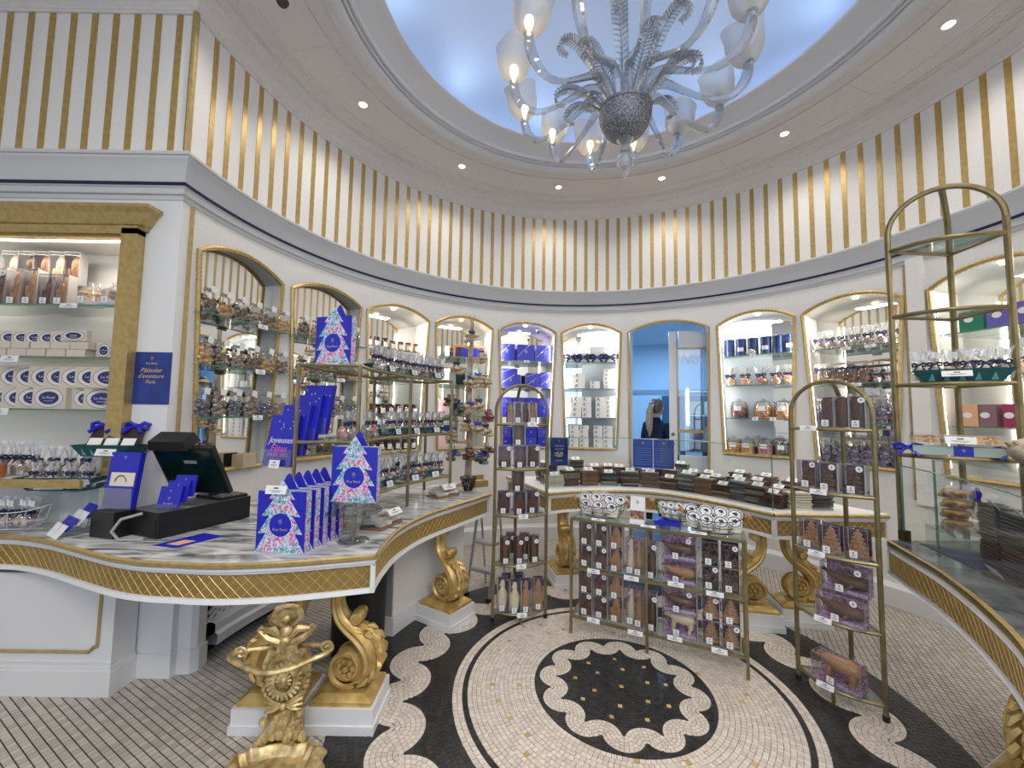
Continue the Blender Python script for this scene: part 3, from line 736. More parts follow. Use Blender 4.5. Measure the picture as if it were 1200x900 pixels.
# gilded scroll leg --------------------------------------------------
def leg_meshes():
    def body():
        ctr = [(-0.075, 0.69, .040), (-0.082, 0.62, .036), (-0.078, 0.56, .036), (-0.055, 0.50, .040), (-0.010, 0.455, .046), (0.045, 0.415, .052), (0.090, 0.365, .055), (0.110, 0.305, .052), (0.100, 0.245, .046), (0.070, 0.205, .038), (0.02, 0.185, .028)]
        P = smooth([(a, b) for a, b, _ in ctr], 4); T = []
        for i in range(len(P)):
            f = i / 4; k = min(int(f), len(ctr) - 2); T.append(ctr[k][2] + (ctr[k + 1][2] - ctr[k][2]) * (f - k))
        sec = []
        for i in range(20):     # fluted rounded section: wide across, ridged
            a = 2 * pi * i / 20; fl = 1.0 + (0.10 if i % 2 else -0.04)
            sec.append((1.35 * cos(a) * fl, 0.85 * sin(a) * fl))
        mb = M(); mb.tube([(x, 0, z) for x, z in P], T, sec=sec, up=(0, 0, 1) if False else (1, 0, 0)); return mb.mesh('scroll', True)
    def volute():
        mb = M(); sp = []
        for i in range(46):
            t = i / 45; a = radians(-60) - t * radians(640); r = 0.085 * (1 - t) ** 0.8 + 0.010
            sp.append((-0.005 + r * cos(a) * 0.95, 0.0, 0.262 + r * sin(a)))
        for s in (-1, 1): mb.tube([(x, s * 0.052, z) for x, y, z in sp], [0.016 * (1 - i / 60) for i in range(46)], 6, up=(0, 1, 0))
        mb.lathe([(0.001, -0.045), (0.070, -0.045), (0.082, -0.03), (0.084, 0.0), (0.082, 0.03), (0.070, 0.045), (0.001, 0.045)], 20, xf=Matrix.Translation((-0.005, 0, 0.262)) @ Matrix.Rotation(pi / 2, 4, 'X'))
        return mb.mesh('volute', True)
    def rosette(s):
        mb = M()
        if s:
            for k in range(7):
                a = 2 * pi * k / 7; mb.ball((-0.005 + 0.035 * cos(a), s * 0.055, 0.262 + 0.035 * sin(a)), 0.016, 6, 4, (1, 0.8, 1))
            mb.ball((-0.005, s * 0.058, 0.262), 0.018, 6, 4)
        return mb.mesh('rosette', True)
    def acanthus(k):
        # one leaf lobe lying along the belly
        t = k / 7.0; a = radians(100 - 175 * t); cx, cz = 0.03, 0.31; mb = M()
        rr = 0.112 + 0.012 * sin(t * pi); p0 = Vector((cx + rr * cos(a), 0, cz + rr * sin(a) * 1.05)); a2 = a - 0.5
        p1 = Vector((cx + (rr + 0.018) * cos(a2), 0, cz + (rr + 0.018) * sin(a2) * 1.05))
        for s in (-1, 0, 1):
            b = Vector((0, s * 0.034, 0)); mid = p0.lerp(p1, 0.5) + b * 1.3 + Vector((cos((a + a2) / 2), 0, sin((a + a2) / 2))) * 0.010
            mb.tube([p0 + b * 0.7, mid, p1 + b * 1.5], [0.016, 0.019, 0.007], 6)
        return mb.mesh('acanthus_leaf', True)
    def knob():
        mb = M()
        mb.lathe([(0.001, -0.05), (0.028, -0.046), (0.036, -0.02), (0.036, 0.02), (0.028, 0.046), (0.001, 0.05)], 14, xf=Matrix.Translation((0.035, 0, 0.505)) @ Matrix.Rotation(pi / 2, 4, 'X'))
        for s in (-1, 1): mb.tube([(0.035 + 0.026 * cos(u) , s * 0.048, 0.505 + 0.026 * sin(u)) for u in [k * 0.7 for k in range(9)]], 0.007, 5)
        return mb.mesh('knob', True)
    def topscroll():
        mb = M(); mb.lathe([(0.001, -0.05), (0.026, -0.046), (0.034, -0.02), (0.034, 0.02), (0.026, 0.046), (0.001, 0.05)], 14, xf=Matrix.Translation((-0.03, 0, 0.655)) @ Matrix.Rotation(pi / 2, 4, 'X'))
        return mb.mesh('top_scroll', True)
    def foot(): return M().add(*_frustum(0.155, 0.125, 0.112, 0.118, 0.165)).mesh('foot_block')
    def _frustum(a, b, a2, z0, z1):
        b2 = b * a2 / a; vs = [(-a, -b, z0), (a, -b, z0), (a, b, z0), (-a, b, z0), (-a, -b, z0 + 0.022), (a, -b, z0 + 0.022), (a, b, z0 + 0.022), (-a, b, z0 + 0.022), (-a2, -b2, z1), (a2, -b2, z1), (a2, b2, z1), (-a2, b2, z1)]
        fs = [(3, 2, 1, 0), (8, 9, 10, 11)] + [(o + i, o + (i + 1) % 4, o + 4 + (i + 1) % 4, o + 4 + i) for o in (0, 4) for i in range(4)]
        return vs, fs
    def plinth():
        mb = M(); mb.box((0, 0, 0.06), (0.34, 0.28, 0.12)); mb.box((0, 0, 0.022), (0.356, 0.296, 0.044)); return mb.mesh('plinth')
    return dict(scroll=body(), volute=volute(),  knob=knob(), top_scroll=topscroll(), foot_block=foot(), plinth=plinth(), rosettes=[rosette(-1), rosette(1)], leaves=[acanthus(k) for k in range(7)])
LM = leg_meshes()
def scroll_leg(parent, x, y, rz, scale=1.0):
    l = bpy.data.objects.new('leg', None); COL.objects.link(l); l.parent = parent; l.location = (x, y, 0); l.rotation_euler = (0, 0, rz)
    l.empty_display_size = 0.05
    for k in ('scroll', 'volute', 'knob', 'top_scroll', 'foot_block'): ob(k, LM[k], GOLDL, l)
    for m in LM['rosettes']: ob('rosette', m, GOLDL, l)
    for m in LM['leaves']: ob('acanthus_leaf', m, GOLDL, l)
    ob('plinth', LM['plinth'], TRIM, l)
    return l

# left counter
LFRONT = [(-4.7, -0.16), (-4.1, -0.165), (-3.535, -0.178), (-3.365, -0.201), (-3.151, -0.266), (-2.908, -0.366), (-2.624, -0.479), (-2.435, -0.528), (-2.282, -0.544), (-2.035, -0.555), (-1.743, -0.508), (-1.372, -0.396)]
LARC = [(-1.372, -0.396), (-1.39, -0.175), (-1.379, 0.102), (-1.288, 0.434), (-1.094, 0.809), (-0.876, 1.211)]
lc = thing('counter', 'long curved shop counter with grey marble top and gold lattice apron carrying the till', 'counter', (0, 0, 0))
lf = smooth(LFRONT, 6); la = smooth(LARC, 6)
arc_back = [pol(radians(a), 2.12)[:2] for a in range(-36, -72, -2)] + [pol(radians(a), 2.825)[:2] for a in range(-74, -89, -2)]
worktop(lc, lf + la[1:] + arc_back + [(-2.83, 0.025), (-4.7, 0.025)], MARB)
apron(lc, lf, 1); apron(lc, la, 1)
scroll_leg(lc, -1.535, -0.235, 0); scroll_leg(lc, -1.89, -0.245, pi)
scroll_leg(lc, -1.187, 0.775, radians(-33))
# white base cabinet under its left part
bc = thing('base_cabinet', 'white panelled base cabinet with a gold moulding under the left stretch of counter', 'cabinet', (0, 0, 0))
ob('carcass', M().prism([(-4.7, -0.13), (-2.906, -0.13), (-2.906, 0.02), (-4.7, 0.02)], 0, 0.655), TRIM, bc)
ob('skirting', M().prism([(-4.7, -0.145), (-2.89, -0.145), (-2.89, 0.02), (-4.7, 0.02)], 0, 0.135).prism([(-4.7, -0.138), (-2.898, -0.138), (-2.898, 0.02), (-4.7, 0.02)], 0.135, 0.155), TRIM, bc)
fp = M(); yv = -0.136
for a, b in (((-4.7, 0.235), (-3.03, 0.235)), ((-3.03, 0.235), (-3.0, 0.265)), ((-3.0, 0.265), (-2.985, 0.265)), ((-2.985, 0.265), (-2.985, 0.655))):
    fp.tube([(a[0], yv, a[1]), (b[0], yv, b[1])], 0.009, 4)
ob('gold_moulding', fp, GOLDP, bc)
ob('panel_line', M().box((-3.8, -0.131, 0.178), (1.8, 0.01, 0.012)), TRIM, bc)
# pilasters and trellis front along the wall beneath the counter
tr = thing('trellis_front', 'white pierced trellis panel with a moulded rail low on the wall beneath the counter', 'trellis', (0, 0, 0))
ob('pilaster', M().prism([(-2.90, 0.028), (-2.705, 0.03), (-2.70, 0.07), (-2.625, 0.075), (-2.60, 0.10), (-2.60, 0.17), (-2.80, 0.18), (-2.82, 0.06)], 0, 0.655), TRIM, tr)
ob('pilaster_base', M().prism([(-2.90, 0.018), (-2.695, 0.02), (-2.69, 0.06), (-2.615, 0.065), (-2.585, 0.10), (-2.585, 0.17), (-2.80, 0.18), (-2.82, 0.06)], 0, 0.14), TRIM, tr)
ta, tb = radians(-85.2), radians(-39)
ob('bottom_rail', M().lathe([(2.80, 0.09), (2.57, 0.09), (2.565, 0.15), (2.585, 0.165), (2.585, 0.215), (2.60, 0.225), (2.66, 0.225)], 40, a0=ta, a1=tb).mesh('bottom_rail', True), TRIM, tr)
ob('top_rail', M().lathe([(2.66, 0.60), (2.62, 0.60), (2.62, 0.655), (2.80, 0.655)], 40, a0=ta, a1=tb).mesh('top_rail', True), TRIM, tr)
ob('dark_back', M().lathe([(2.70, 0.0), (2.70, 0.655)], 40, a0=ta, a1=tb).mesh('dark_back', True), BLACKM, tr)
ob('kick_shadow', M().lathe([(2.69, 0.0), (2.69, 0.09)], 40, a0=ta, a1=tb).mesh('kick_shadow', True), BLACKM, tr)  # black sheet standing in for the shadow beneath the rail
bars = M(); n = 32
for k in range(-10, n):
    for d in (1, -1):
        pts = []
        for j in range(9):
            a = ta + (tb - ta) * (k + j * 1.25) / n
            if ta <= a <= tb: pts.append(pol(a, 2.655, 0.22 + 0.39 * (j if d > 0 else 8 - j) / 8))
        if len(pts) > 1: bars.tube(pts, 0.0085, 4, sec=[(-1, -1), (1, -1), (1, 1), (-1, 1)], cap=False)
ob('trellis_bars', bars, TRIM, tr, kind='stuff')
# plain white cabinet under the curve
wc = thing('plain_cabinet', 'plain white curved cabinet body under the counter behind the scroll leg', 'cabinet', (0, 0, 0))
c_in = [pol(radians(a), 1.615)[:2] for a in range(-71, -42, 2)]; c_out = [pol(radians(a), 2.08)[:2] for a in range(-43, -72, -2)]
ob('carcass', M().prism(c_in + c_out, 0, HT - 0.036), WALL, wc)
s_in = [pol(radians(a), 1.60)[:2] for a in range(-71, -42, 2)]
ob('skirting', M().prism(s_in + [p for p in reversed(c_in)], 0, 0.14).prism([pol(radians(-71), 1.6)[:2], pol(radians(-71), 2.08)[:2], pol(radians(-71.4), 2.08)[:2], pol(radians(-71.5), 1.6)[:2]], 0, 0.13), TRIM, wc)
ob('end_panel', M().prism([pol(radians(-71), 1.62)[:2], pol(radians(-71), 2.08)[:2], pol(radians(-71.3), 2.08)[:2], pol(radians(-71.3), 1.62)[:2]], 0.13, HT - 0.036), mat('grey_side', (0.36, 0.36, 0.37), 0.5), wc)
# black bin
bn = thing('waste_bin', 'tall black waste bin standing under the counter beside the gold scroll leg', 'bin', (-1.70, 0.33, 0), radians(12))
ob('body', M().lathe([(0.001, 0.004), (0.155, 0.004), (0.165, 0.02), (0.175, 0.60), (0.17, 0.63), (0.14, 0.64)], 28).mesh('body', True), BLACKM, bn)
ob('lid', M().lathe([(0.176, 0.595), (0.18, 0.605), (0.172, 0.645), (0.12, 0.662), (0.001, 0.665)], 28).mesh('lid', True), BLACK, bn)
# step ladder in the gap
ld = thing('step_ladder', 'folded grey metal step ladder standing in the gap beyond the counter end', 'ladder', (-0.95, 1.17, 0), radians(-30))
for s in (-1, 1):
    ob('leg', M().tube([(s * 0.12, -0.04, 0.0), (s * 0.10, 0.10, 0.74)], 0.014, 6).mesh('front_leg', True), STEEL, ld)
    ob('leg', M().tube([(s * 0.11, 0.26, 0.0), (s * 0.10, 0.13, 0.74)], 0.011, 6).mesh('rear_leg', True), STEEL, ld)
for k in (1, 2): ob('step', M().box((0, -0.03 + 0.055 * k, 0.22 * k), (0.22, 0.09, 0.025)), STEEL, ld)
for s in (-1, 1): ob('foot', M().box((s * 0.12, -0.04, 0.012), (0.04, 0.04, 0.024)), BLACKM, ld)

# back counter
BFRONT = [(-0.353, 1.254), (-0.12, 1.36), (0.121, 1.417), (0.40, 1.43), (0.623, 1.375), (0.851, 1.234), (1.08, 0.935), (1.268, 0.601)]
bk = thing('counter', 'back counter with dark marble top and gold lattice apron piled with chocolate bars behind glass', 'counter', (0, 0, 0))
bf = smooth(BFRONT, 5)
back_arc = [pol(radians(a), 2.22)[:2] for a in range(73, -19, -3)]
worktop(bk, bf + [(2.135, 0.608)] + back_arc + [(-0.745, 2.20)], TRIM)
apron(bk, bf, 1); apron(bk, [(-0.745, 2.20), (-0.353, 1.254)], 1); apron(bk, [(1.268, 0.601), (2.13, 0.608)], 1)
scroll_leg(bk, 1.20, 0.80, radians(170)); scroll_leg(bk, 1.60, 0.86, radians(-10)); scroll_leg(bk, -0.17, 1.52, radians(-80))
gp = off(resample(smooth([(-0.338, 1.43), (0.12, 1.545), (0.62, 1.49), (0.93, 1.26), (1.16, 0.96), (1.311, 0.677)], 5), 0.1), [(0, 0)] * 99, 0)
def pane(P, z0, z1):
    mb = M(); n = len(P)
    mb.add([(x, y, z0) for x, y in P] + [(x, y, z1) for x, y in P], [(i, i + 1, n + i + 1, n + i) for i in range(n - 1)]); return mb
gg = thing('glass_guard', 'upright glass guard along the front of the back counter', 'glass screen', (0, 0, 0))
ob('pane', pane(gp, HT, 1.365).mesh('pane', True), GLASS, gg)
ob('top_edge', M().tube([(x, y, 1.366) for x, y in gp], 0.0035, 4), GEDGE, gg)
for p in (gp[0], gp[-1]): ob('end_edge', M().tube([(*p, HT), (*p, 1.366)], 0.005, 4), GEDGE, gg)

# right counter with its glass case
rc = thing('counter', 'curved counter with gold lattice apron carrying a glass case and a tall arched rack', 'counter', (0, 0, 0))
RFRONT = [(1.545, -0.045), (1.459, -0.265), (1.378, -0.474), (1.27, -0.684), (1.157, -0.876), (0.999, -1.108), (0.85, -1.28)]
rf = smooth(RFRONT, 5)
worktop(rc, list(reversed(rf)) + [(2.22, -0.02)] + [pol(radians(a), 2.22)[:2] for a in range(92, 141, 3)], MARBD)
apron(rc, rf, -1); apron(rc, [(1.545, -0.045), (2.21, -0.02)], 1)
scroll_leg(rc, 1.50, -0.735, radians(205)); scroll_leg(rc, 1.80, -0.60, radians(25)); 
rg = thing('glass_guard', 'curved upright glass front of the case on the tall rack counter', 'glass screen', (0, 0, 0))
rgp = [(1.62, -0.05), (1.535, -0.27), (1.455, -0.48), (1.345, -0.70), (1.225, -0.90), (1.06, -1.14)]
rgp = smooth(rgp, 3)
ob('pane', pane(rgp, HT, 1.32).mesh('pane', True), GLASS, rg)
ob('top_edge', M().tube([(x, y, 1.322) for x, y in rgp], 0.0035, 4), GEDGE, rg)
ob('end_edge', M().tube([(*rgp[0], HT), (*rgp[0], 1.32)], 0.006, 4), GEDGE, rg)
ob('clamp', M().box((1.625, -0.045, HT + 0.03), (0.04, 0.04, 0.06)), mat('bronze_clamp', (0.06, 0.045, 0.02), 0.4, 0.6), rg)

# low wall dado ledge pieces seen between the niches and the counters
# ------------------------------------------------------------------ racks
def rail(a, b, r=0.009): return M().tube([a, b], r, 6)
def etagere(name, label, L, Rr, Bk, z0, zs, top, feet=True, s=1.0):
    """corner rack: two front posts joined by an arch, a back post that curves up to it, bowed glass shelves"""
    t = thing(name, label, 'rack', (0, 0, 0))
    L, Rr, Bk = Vector(L), Vector(Rr), Vector(Bk); mid = (L + Rr) / 2; r = 0.0125 * s
    zs_ = top - (Rr - L).length / 2
    ob('post', M().tube([(L.x, L.y, z0), (L.x, L.y, zs_)], r, 8).mesh('post', True), BRASS, t)
    ob('post', M().tube([(Rr.x, Rr.y, z0), (Rr.x, Rr.y, zs_)], r, 8).mesh('post', True), BRASS, t)
    ob('arch', M().tube([(mid.x + (L.x - mid.x) * cos(u), mid.y + (L.y - mid.y) * cos(u), zs_ + (top - zs_) * sin(u)) for u in [pi * k / 20 for k in range(21)]], r, 8).mesh('arch', True), BRASS, t)
    ob('back_post', M().tube([(Bk.x, Bk.y, z0)] + [(Bk.x + (mid.x - Bk.x) * (1 - cos(u)), Bk.y + (mid.y - Bk.y) * (1 - cos(u)), zs_ + (top - zs_) * sin(u)) for u in [pi / 2 * k / 10 for k in range(11)]], r, 8).mesh('back_post', True), BRASS, t)
    out = (mid - Bk).normalized(); bulge = (Rr - L).length * 0.20
    bow = [L + (Rr - L) * (k / 12) + out * bulge * sin(pi * k / 12) for k in range(13)]
    for z in zs:
        mb = M(); mb.tube([(p.x, p.y, z) for p in bow], r * 0.85, 6); mb.tube([(L.x, L.y, z), (Bk.x, Bk.y, z)], r * 0.6, 6); mb.tube([(Rr.x, Rr.y, z), (Bk.x, Bk.y, z)], r * 0.6, 6)
        sh = ob('shelf', mb.mesh('shelf_frame', True), BRASS, t)
        pg = [(p.x, p.y) for p in bow] + [(Bk.x, Bk.y)]
        ob('glass_plate', M().prism(pg, z + 0.004, z + 0.010), SHELFG, sh)
    if feet: 
        q = bow[6]; ob('foot', M().tube([(q.x, q.y, z0), (q.x, q.y, zs[-1])], r * 0.8, 6), BRASS, t)
        for p in (L, Rr): ob('foot_cap', M().lathe([(0.016, 0), (0.016, 0.03), (0.001, 0.03)], 8, c=(p.x, p.y, z0)), BLACKM, t)
    return dict(t=t, L=L, R=Rr, B=Bk, out=out, bow=bow, zs=zs)
EA = etagere('arched_rack', 'slim arched brass corner rack standing in front of the gap between the two counters', (-0.823, 0.752), (-0.411, 0.818), (-0.655, 0.985), 0, [1.505, 1.157, 0.80, 0.428, 0.072], 1.82)
EB = etagere('arched_rack', 'slim arched brass corner rack with chocolate trees standing on the black mosaic border', (1.082, 0.113), (1.308, -0.228), (1.365, 0.055), 0, [1.53, 1.16, 0.804, 0.44, 0.078], 1.82)
EC = etagere('arched_rack', 'tall arched brass rack standing on the counter with the glass case', (1.633, -0.02), (2.015, -0.32), (2.05, 0.01), HT, [2.635, 2.22, 1.80, 1.385], 2.97, feet=False, s=1.25)

# low display rack in the middle
LRL = Vector((-0.242, 0.599)); LRR = Vector((0.765, 0.098)); lrd = (LRR - LRL).normalized(); lrn = Vector((-lrd.y, lrd.x)) * -1
if lrn.y < 0: lrn = -lrn
LRD = 0.23; LRZ = [0.82, 0.468, 0.125]; LRLEN = (LRR - LRL).length
lr = thing('low_rack', 'low brass display rack with boxed chocolate figures in the middle of the mosaic floor', 'rack', (LRL.x, LRL.y, 0), atan2(lrd.y, lrd.x))
def lrb(c, d, n, m=BRASS, parent=lr): return ob(n, M().box(c, d), m, parent)
for x in (0, LRLEN * 0.475, LRLEN):
    for y in (0, LRD): lrb((x, y, 0.41), (0.018, 0.018, 0.82), 'post')
for z in LRZ:
    s = lrb((LRLEN / 2, 0, z), (LRLEN, 0.016, 0.018), 'shelf'); lrb((LRLEN / 2, LRD, z), (LRLEN, 0.016, 0.018), 'rail', parent=s)
    for x in (0, LRLEN): lrb((x, LRD / 2, z), (0.016, LRD, 0.018), 'rail', parent=s)
    lrb((LRLEN / 2, LRD / 2, z + 0.012), (LRLEN - 0.02, LRD - 0.02, 0.006), 'glass_plate', SHELFG, s)

# curved shelf rack on the left counter
cr_ = thing('shelf_rack', 'three-tier brass shelf rack curving along the marble counter', 'rack', (0, 0, 0))
RKZ = [1.86, 1.41, 1.05]; RA = [radians(a) for a in (-93.8, -67.2, -49.6)]; RI, RO = 1.60, 1.95
for a in RA:
    for r in (RI, RO): ob('post', M().tube([pol(a, r, HT), pol(a, r, RKZ[0])], 0.0125, 6).mesh('post', True), BRASS, cr_)
arc = [RA[0] + (RA[2] - RA[0]) * k / 24 for k in range(25)]
for z in RKZ:
    mb = M(); mb.tube([pol(a, RI, z) for a in arc], 0.011, 6); mb.tube([pol(a, RO, z) for a in arc], 0.011, 6)
    for a in RA: mb.tube([pol(a, RI, z), pol(a, RO, z)], 0.010, 6)
    s = ob('shelf', mb.mesh('shelf_frame', True), BRASS, cr_)
    ob('glass_plate', M().prism([pol(a, RI, 0)[:2] for a in arc] + [pol(a, RO, 0)[:2] for a in reversed(arc)], z + 0.004, z + 0.010), SHELFG, s)

# ------------------------------------------------------------------ gilded umbrella stand
us = thing('umbrella_stand', 'ornate gilded cast iron umbrella stand with drip tray and ring standing before the plinth', 'umbrella stand', (-1.745, -0.50, 0), radians(9))
tb_ = M(); W_, D_ = 0.19, 0.18
outl = [(W_ * 1.08 * (abs(cos(u)) ** 0.5) * (1 if cos(u) > 0 else -1) * (1 + 0.05 * cos(12 * u)), -0.16 + D_ * (abs(sin(u)) ** 0.5) * (1 if sin(u) > 0 else -1) * (1 + 0.05 * cos(12 * u))) for u in [2 * pi * k / 72 for k in range(72)]]
lev = [(1.0, 0.0), (1.06, 0.012), (1.0, 0.03), (0.93, 0.05), (0.84, 0.058), (0.80, 0.054), (0.70, 0.016), (0.001, 0.014)]
vs = [(x * s, -0.16 + (y + 0.16) * s, z) for s, z in lev for x, y in outl]
tb_.add(vs, [(j * 72 + i, j * 72 + (i + 1) % 72, (j + 1) * 72 + (i + 1) % 72, (j + 1) * 72 + i) for j in range(len(lev) - 1) for i in range(72)])
ob('drip_tray', tb_.mesh('drip_tray', True), GOLDB, us)
sh_ = M()
for k in range(9):
    a = radians(-75 + 150 * k / 8); b = Vector((0, 0.03, 0.085)); tip = Vector((0.105 * sin(a), -0.005, 0.06 + 0.085 * cos(a) * 0.4))
    sh_.tube([Vector((0, 0.03, 0.20)), Vector((0.05 * sin(a), 0.01, 0.13)), tip], [0.016, 0.020, 0.014], 6)
    sh_.ball(tip, 0.02, 6, 4)
for k in range(26): sh_.ball((rnd.uniform(-0.085, 0.085), rnd.uniform(-0.012, 0.0), rnd.uniform(0.06, 0.19)), rnd.uniform(0.014, 0.022), 6, 4)
sh_.box((0, 0.05, 0.12), (0.15, 0.05, 0.20))
ob('foliate_foot', sh_.mesh('foliate_foot', True), GOLDB, us)
bow_ = M(); 
for s in (-1, 1):
    for k in range(4): bow_.tube([(0, 0.015, 0.215), (s * 0.04, 0.0, 0.222 + 0.012 * (k - 1.5)), (s * 0.082, 0.012, 0.22 + 0.026 * (k - 1.2))], [0.008, 0.010, 0.007], 5)
bow_.ball((0, 0.005, 0.215), 0.018, 8, 5)
ob('ribbon_bow', bow_.mesh('ribbon_bow', True), GOLDB, us)
pn_ = M(); pn_.prism([(-0.07, 0.21), (0.07, 0.21), (0.10, 0.28), (0.105, 0.40), (0.085, 0.46), (-0.085, 0.46), (-0.105, 0.40), (-0.10, 0.28)], -0.015, 0.015, xf=Matrix.Translation((0, 0.035, 0)) @ Matrix.Rotation(pi / 2, 4, 'X'))
for k in range(30):
    a = 2 * pi * k / 30; pn_.ball((0.10 * cos(a), 0.017, 0.34 + 0.125 * sin(a)), 0.013, 5, 4)
ob('back_panel', pn_.mesh('back_panel', True), GOLDB, us)
wr = M()
for k in range(22):
    a = 2 * pi * k / 22; wr.tube([(0.052 * cos(a), 0.004, 0.33 + 0.058 * sin(a)), (0.078 * cos(a + 0.12), -0.004, 0.33 + 0.085 * sin(a + 0.12))], [0.012, 0.007], 5)
wr.tube([(0.046 * cos(u), 0.0, 0.33 + 0.052 * sin(u)) for u in [2 * pi * k / 24 for k in range(24)]], 0.010, 6, closed=True)
ob('wreath', wr.mesh('wreath', True), GOLDB, us)
mk = M()
for k in range(12):
    a = 2 * pi * k / 12; mk.tube([(0, -0.012, 0.335), (0.035 * cos(a), -0.006, 0.335 + 0.04 * sin(a))], [0.010, 0.007], 5)
mk.ball((0, -0.008, 0.335), 0.022, 8, 6)
ob('sunburst', mk.mesh('sunburst', True), GOLDB, us)
rg_ = M(); n = 40; P = []
for k in range(n):
    u = 2 * pi * k / n; P.append((0.205 * cos(u) * (1 + 0.05 * cos(4 * u)), -0.05 + 0.10 * sin(u) * (1 + 0.10 * cos(4 * u)), 0.475 + 0.012 * cos(2 * u)))
rg_.tube(P, [0.0105 if k % 2 else 0.013 for k in range(n)], 6, closed=True)
for s in (-1, 1):
    sp = [(s * (0.185 + 0.03 * (1 - t / 14) * cos(t * 0.75)), -0.02, 0.48 + 0.03 * (1 - t / 14) * sin(t * 0.75)) for t in range(14)]
    rg_.tube(sp, 0.006, 5)
ob('umbrella_ring', rg_.mesh('umbrella_ring', True), GOLDB, us)
cs = M()
for s in (-1, 1):
    cs.tube([(0, 0.02, 0.50), (s * 0.04, 0.005, 0.505), (s * 0.08, 0.0, 0.525), (s * 0.112, 0.0, 0.555), (s * 0.122, 0.0, 0.565), (s * 0.11, 0, 0.58), (s * 0.10, 0, 0.57)], [0.020, 0.020, 0.016, 0.012, 0.010, 0.008, 0.006], 6)
    cs.tube([(s * 0.02, 0.0, 0.53), (s * 0.055, -0.006, 0.57), (s * 0.095, 0.0, 0.56), (s * 0.105, 0, 0.53)], [0.014, 0.018, 0.014, 0.006], 6)
    cs.tube([(s * 0.02, 0.01, 0.58), (s * 0.06, 0, 0.62), (s * 0.045, 0, 0.66), (0, 0.0, 0.672)], [0.016, 0.018, 0.014, 0.010], 6)
cs.ball((0, -0.01, 0.515), 0.026, 8, 6); cs.ball((0, -0.004, 0.56), 0.03, 8, 6); cs.box((0, 0.02, 0.55), (0.09, 0.02, 0.20)); cs.ball((0, -0.008, 0.615), 0.022, 8, 6)
for k in range(11):
    a = radians(10 + 16 * k); cs.ball((0.062 * cos(a), 0.005, 0.61 + 0.06 * sin(a)), 0.014, 6, 4)
ob('crest', cs.mesh('crest', True), GOLDB, us)

# ------------------------------------------------------------------ back room seen through the door
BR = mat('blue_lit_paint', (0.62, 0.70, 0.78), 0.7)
ca_ = radians(25.7)
def br(u, v, z): return (sin(ca_) * (R + v) + cos(ca_) * u, cos(ca_) * (R + v) - sin(ca_) * u, z)
mbr = M(); w = 1.5; dpt = 2.6; hgt = 2.9
c_ = [br(-w, 0.13, 0), br(w, 0.13, 0), br(w, dpt, 0), br(-w, dpt, 0), br(-w, 0.13, hgt), br(w, 0.13, hgt), br(w, dpt, hgt), br(-w, dpt, hgt)]
mbr.add(c_, [(1, 2, 6, 5), (2, 3, 7, 6), (3, 0, 4, 7), (4, 5, 6, 7)])
hw_ = 0.44
mbr.add([br(-w, 0.13, 0), br(-hw_, 0.13, 0), br(-hw_, 0.13, hgt), br(-w, 0.13, hgt)], [(0, 1, 2, 3)]); mbr.add([br(hw_, 0.13, 0), br(w, 0.13, 0), br(w, 0.13, hgt), br(hw_, 0.13, hgt)], [(0, 1, 2, 3)])
struct('wall_backroom', mbr, BR)
struct('floor_backroom', M().add([br(-w, 0.0, 0.002), br(w, 0.0, 0.002), br(w, dpt, 0.002), br(-w, dpt, 0.002)], [(0, 1, 2, 3)]), mat('backroom_floor', (0.25, 0.27, 0.3), 0.5))
lamp('backroom_lamp', 'AREA', br(-0.2, 1.2, 2.86), 62, (0.30, 0.60, 1.0), shape='DISK', size=0.6)
struct('trim_7', M().add([br(-w, dpt - 0.02, 1.98), br(w, dpt - 0.02, 1.98), br(w, dpt - 0.02, 2.06), br(-w, dpt - 0.02, 2.06)], [(0, 1, 2, 3)]), mat('bluegrey_trim', (0.30, 0.36, 0.42), 0.5))
dk = M(); dk.add([br(-0.32, dpt - 0.015, 0), br(0.5, dpt - 0.015, 0), br(0.5, dpt - 0.015, 1.95), br(-0.32, dpt - 0.015, 1.95)], [(0, 1, 2, 3)])
struct('door_2', dk, mat('dark_teal_door', (0.03, 0.11, 0.16), 0.5))
# half-open glazed door leaf
dl = struct('door_1', M().box((0, 0, 1.34), (0.09, 0.045, 2.66)), TRIM)
dl.location = br(0.045, 0.20, 0); dl.rotation_euler = (0, 0, -ca_ + radians(8))
def dbox(n, c, d, m): return ob(n, M().box(c, d), m, dl)
dbox('stile', (0.45, 0, 1.30), (0.06, 0.045, 2.60), TRIM); dbox('top_rail', (0.25, 0, 2.56), (0.36, 0.045, 0.22), TRIM); dbox('bottom_panel', (0.25, 0, 0.55), (0.36, 0.04, 1.1), TRIM)
dbox('mid_rail', (0.25, 0, 1.40), (0.37, 0.05, 0.035), GOLDP); dbox('pane', (0.25, 0, 1.80), (0.36, 0.008, 1.3), clear('door_glass', (0.9, 0.95, 1.0), 0.22, 0.02, edge=0.7))
for x in (0.052, 0.425): dbox('gold_bead', (x, -0.02, 1.78), (0.014, 0.02, 1.36), GOLDP)
dbox('gold_bead', (0.24, -0.02, 2.45), (0.38, 0.02, 0.014), GOLDP)
for z in (1.36, 1.24): ob('door_knob', M().lathe([(0.001, 0.03), (0.018, 0.028), (0.022, 0.015), (0.012, 0.0)], 12, xf=Matrix.Translation((-0.005, -0.023, z)) @ Matrix.Rotation(pi / 2, 4, 'X')).mesh('door_knob', True), mat('brass_knob', (0.2, 0.15, 0.06), 0.3, 0.8), dl)
# lettering on the pane, seen from behind
text('lettering', 'Noël', 0.17, SILV, dl, (0.25, -0.012, 2.30), (pi / 2, 0, 0), shear=0.35)
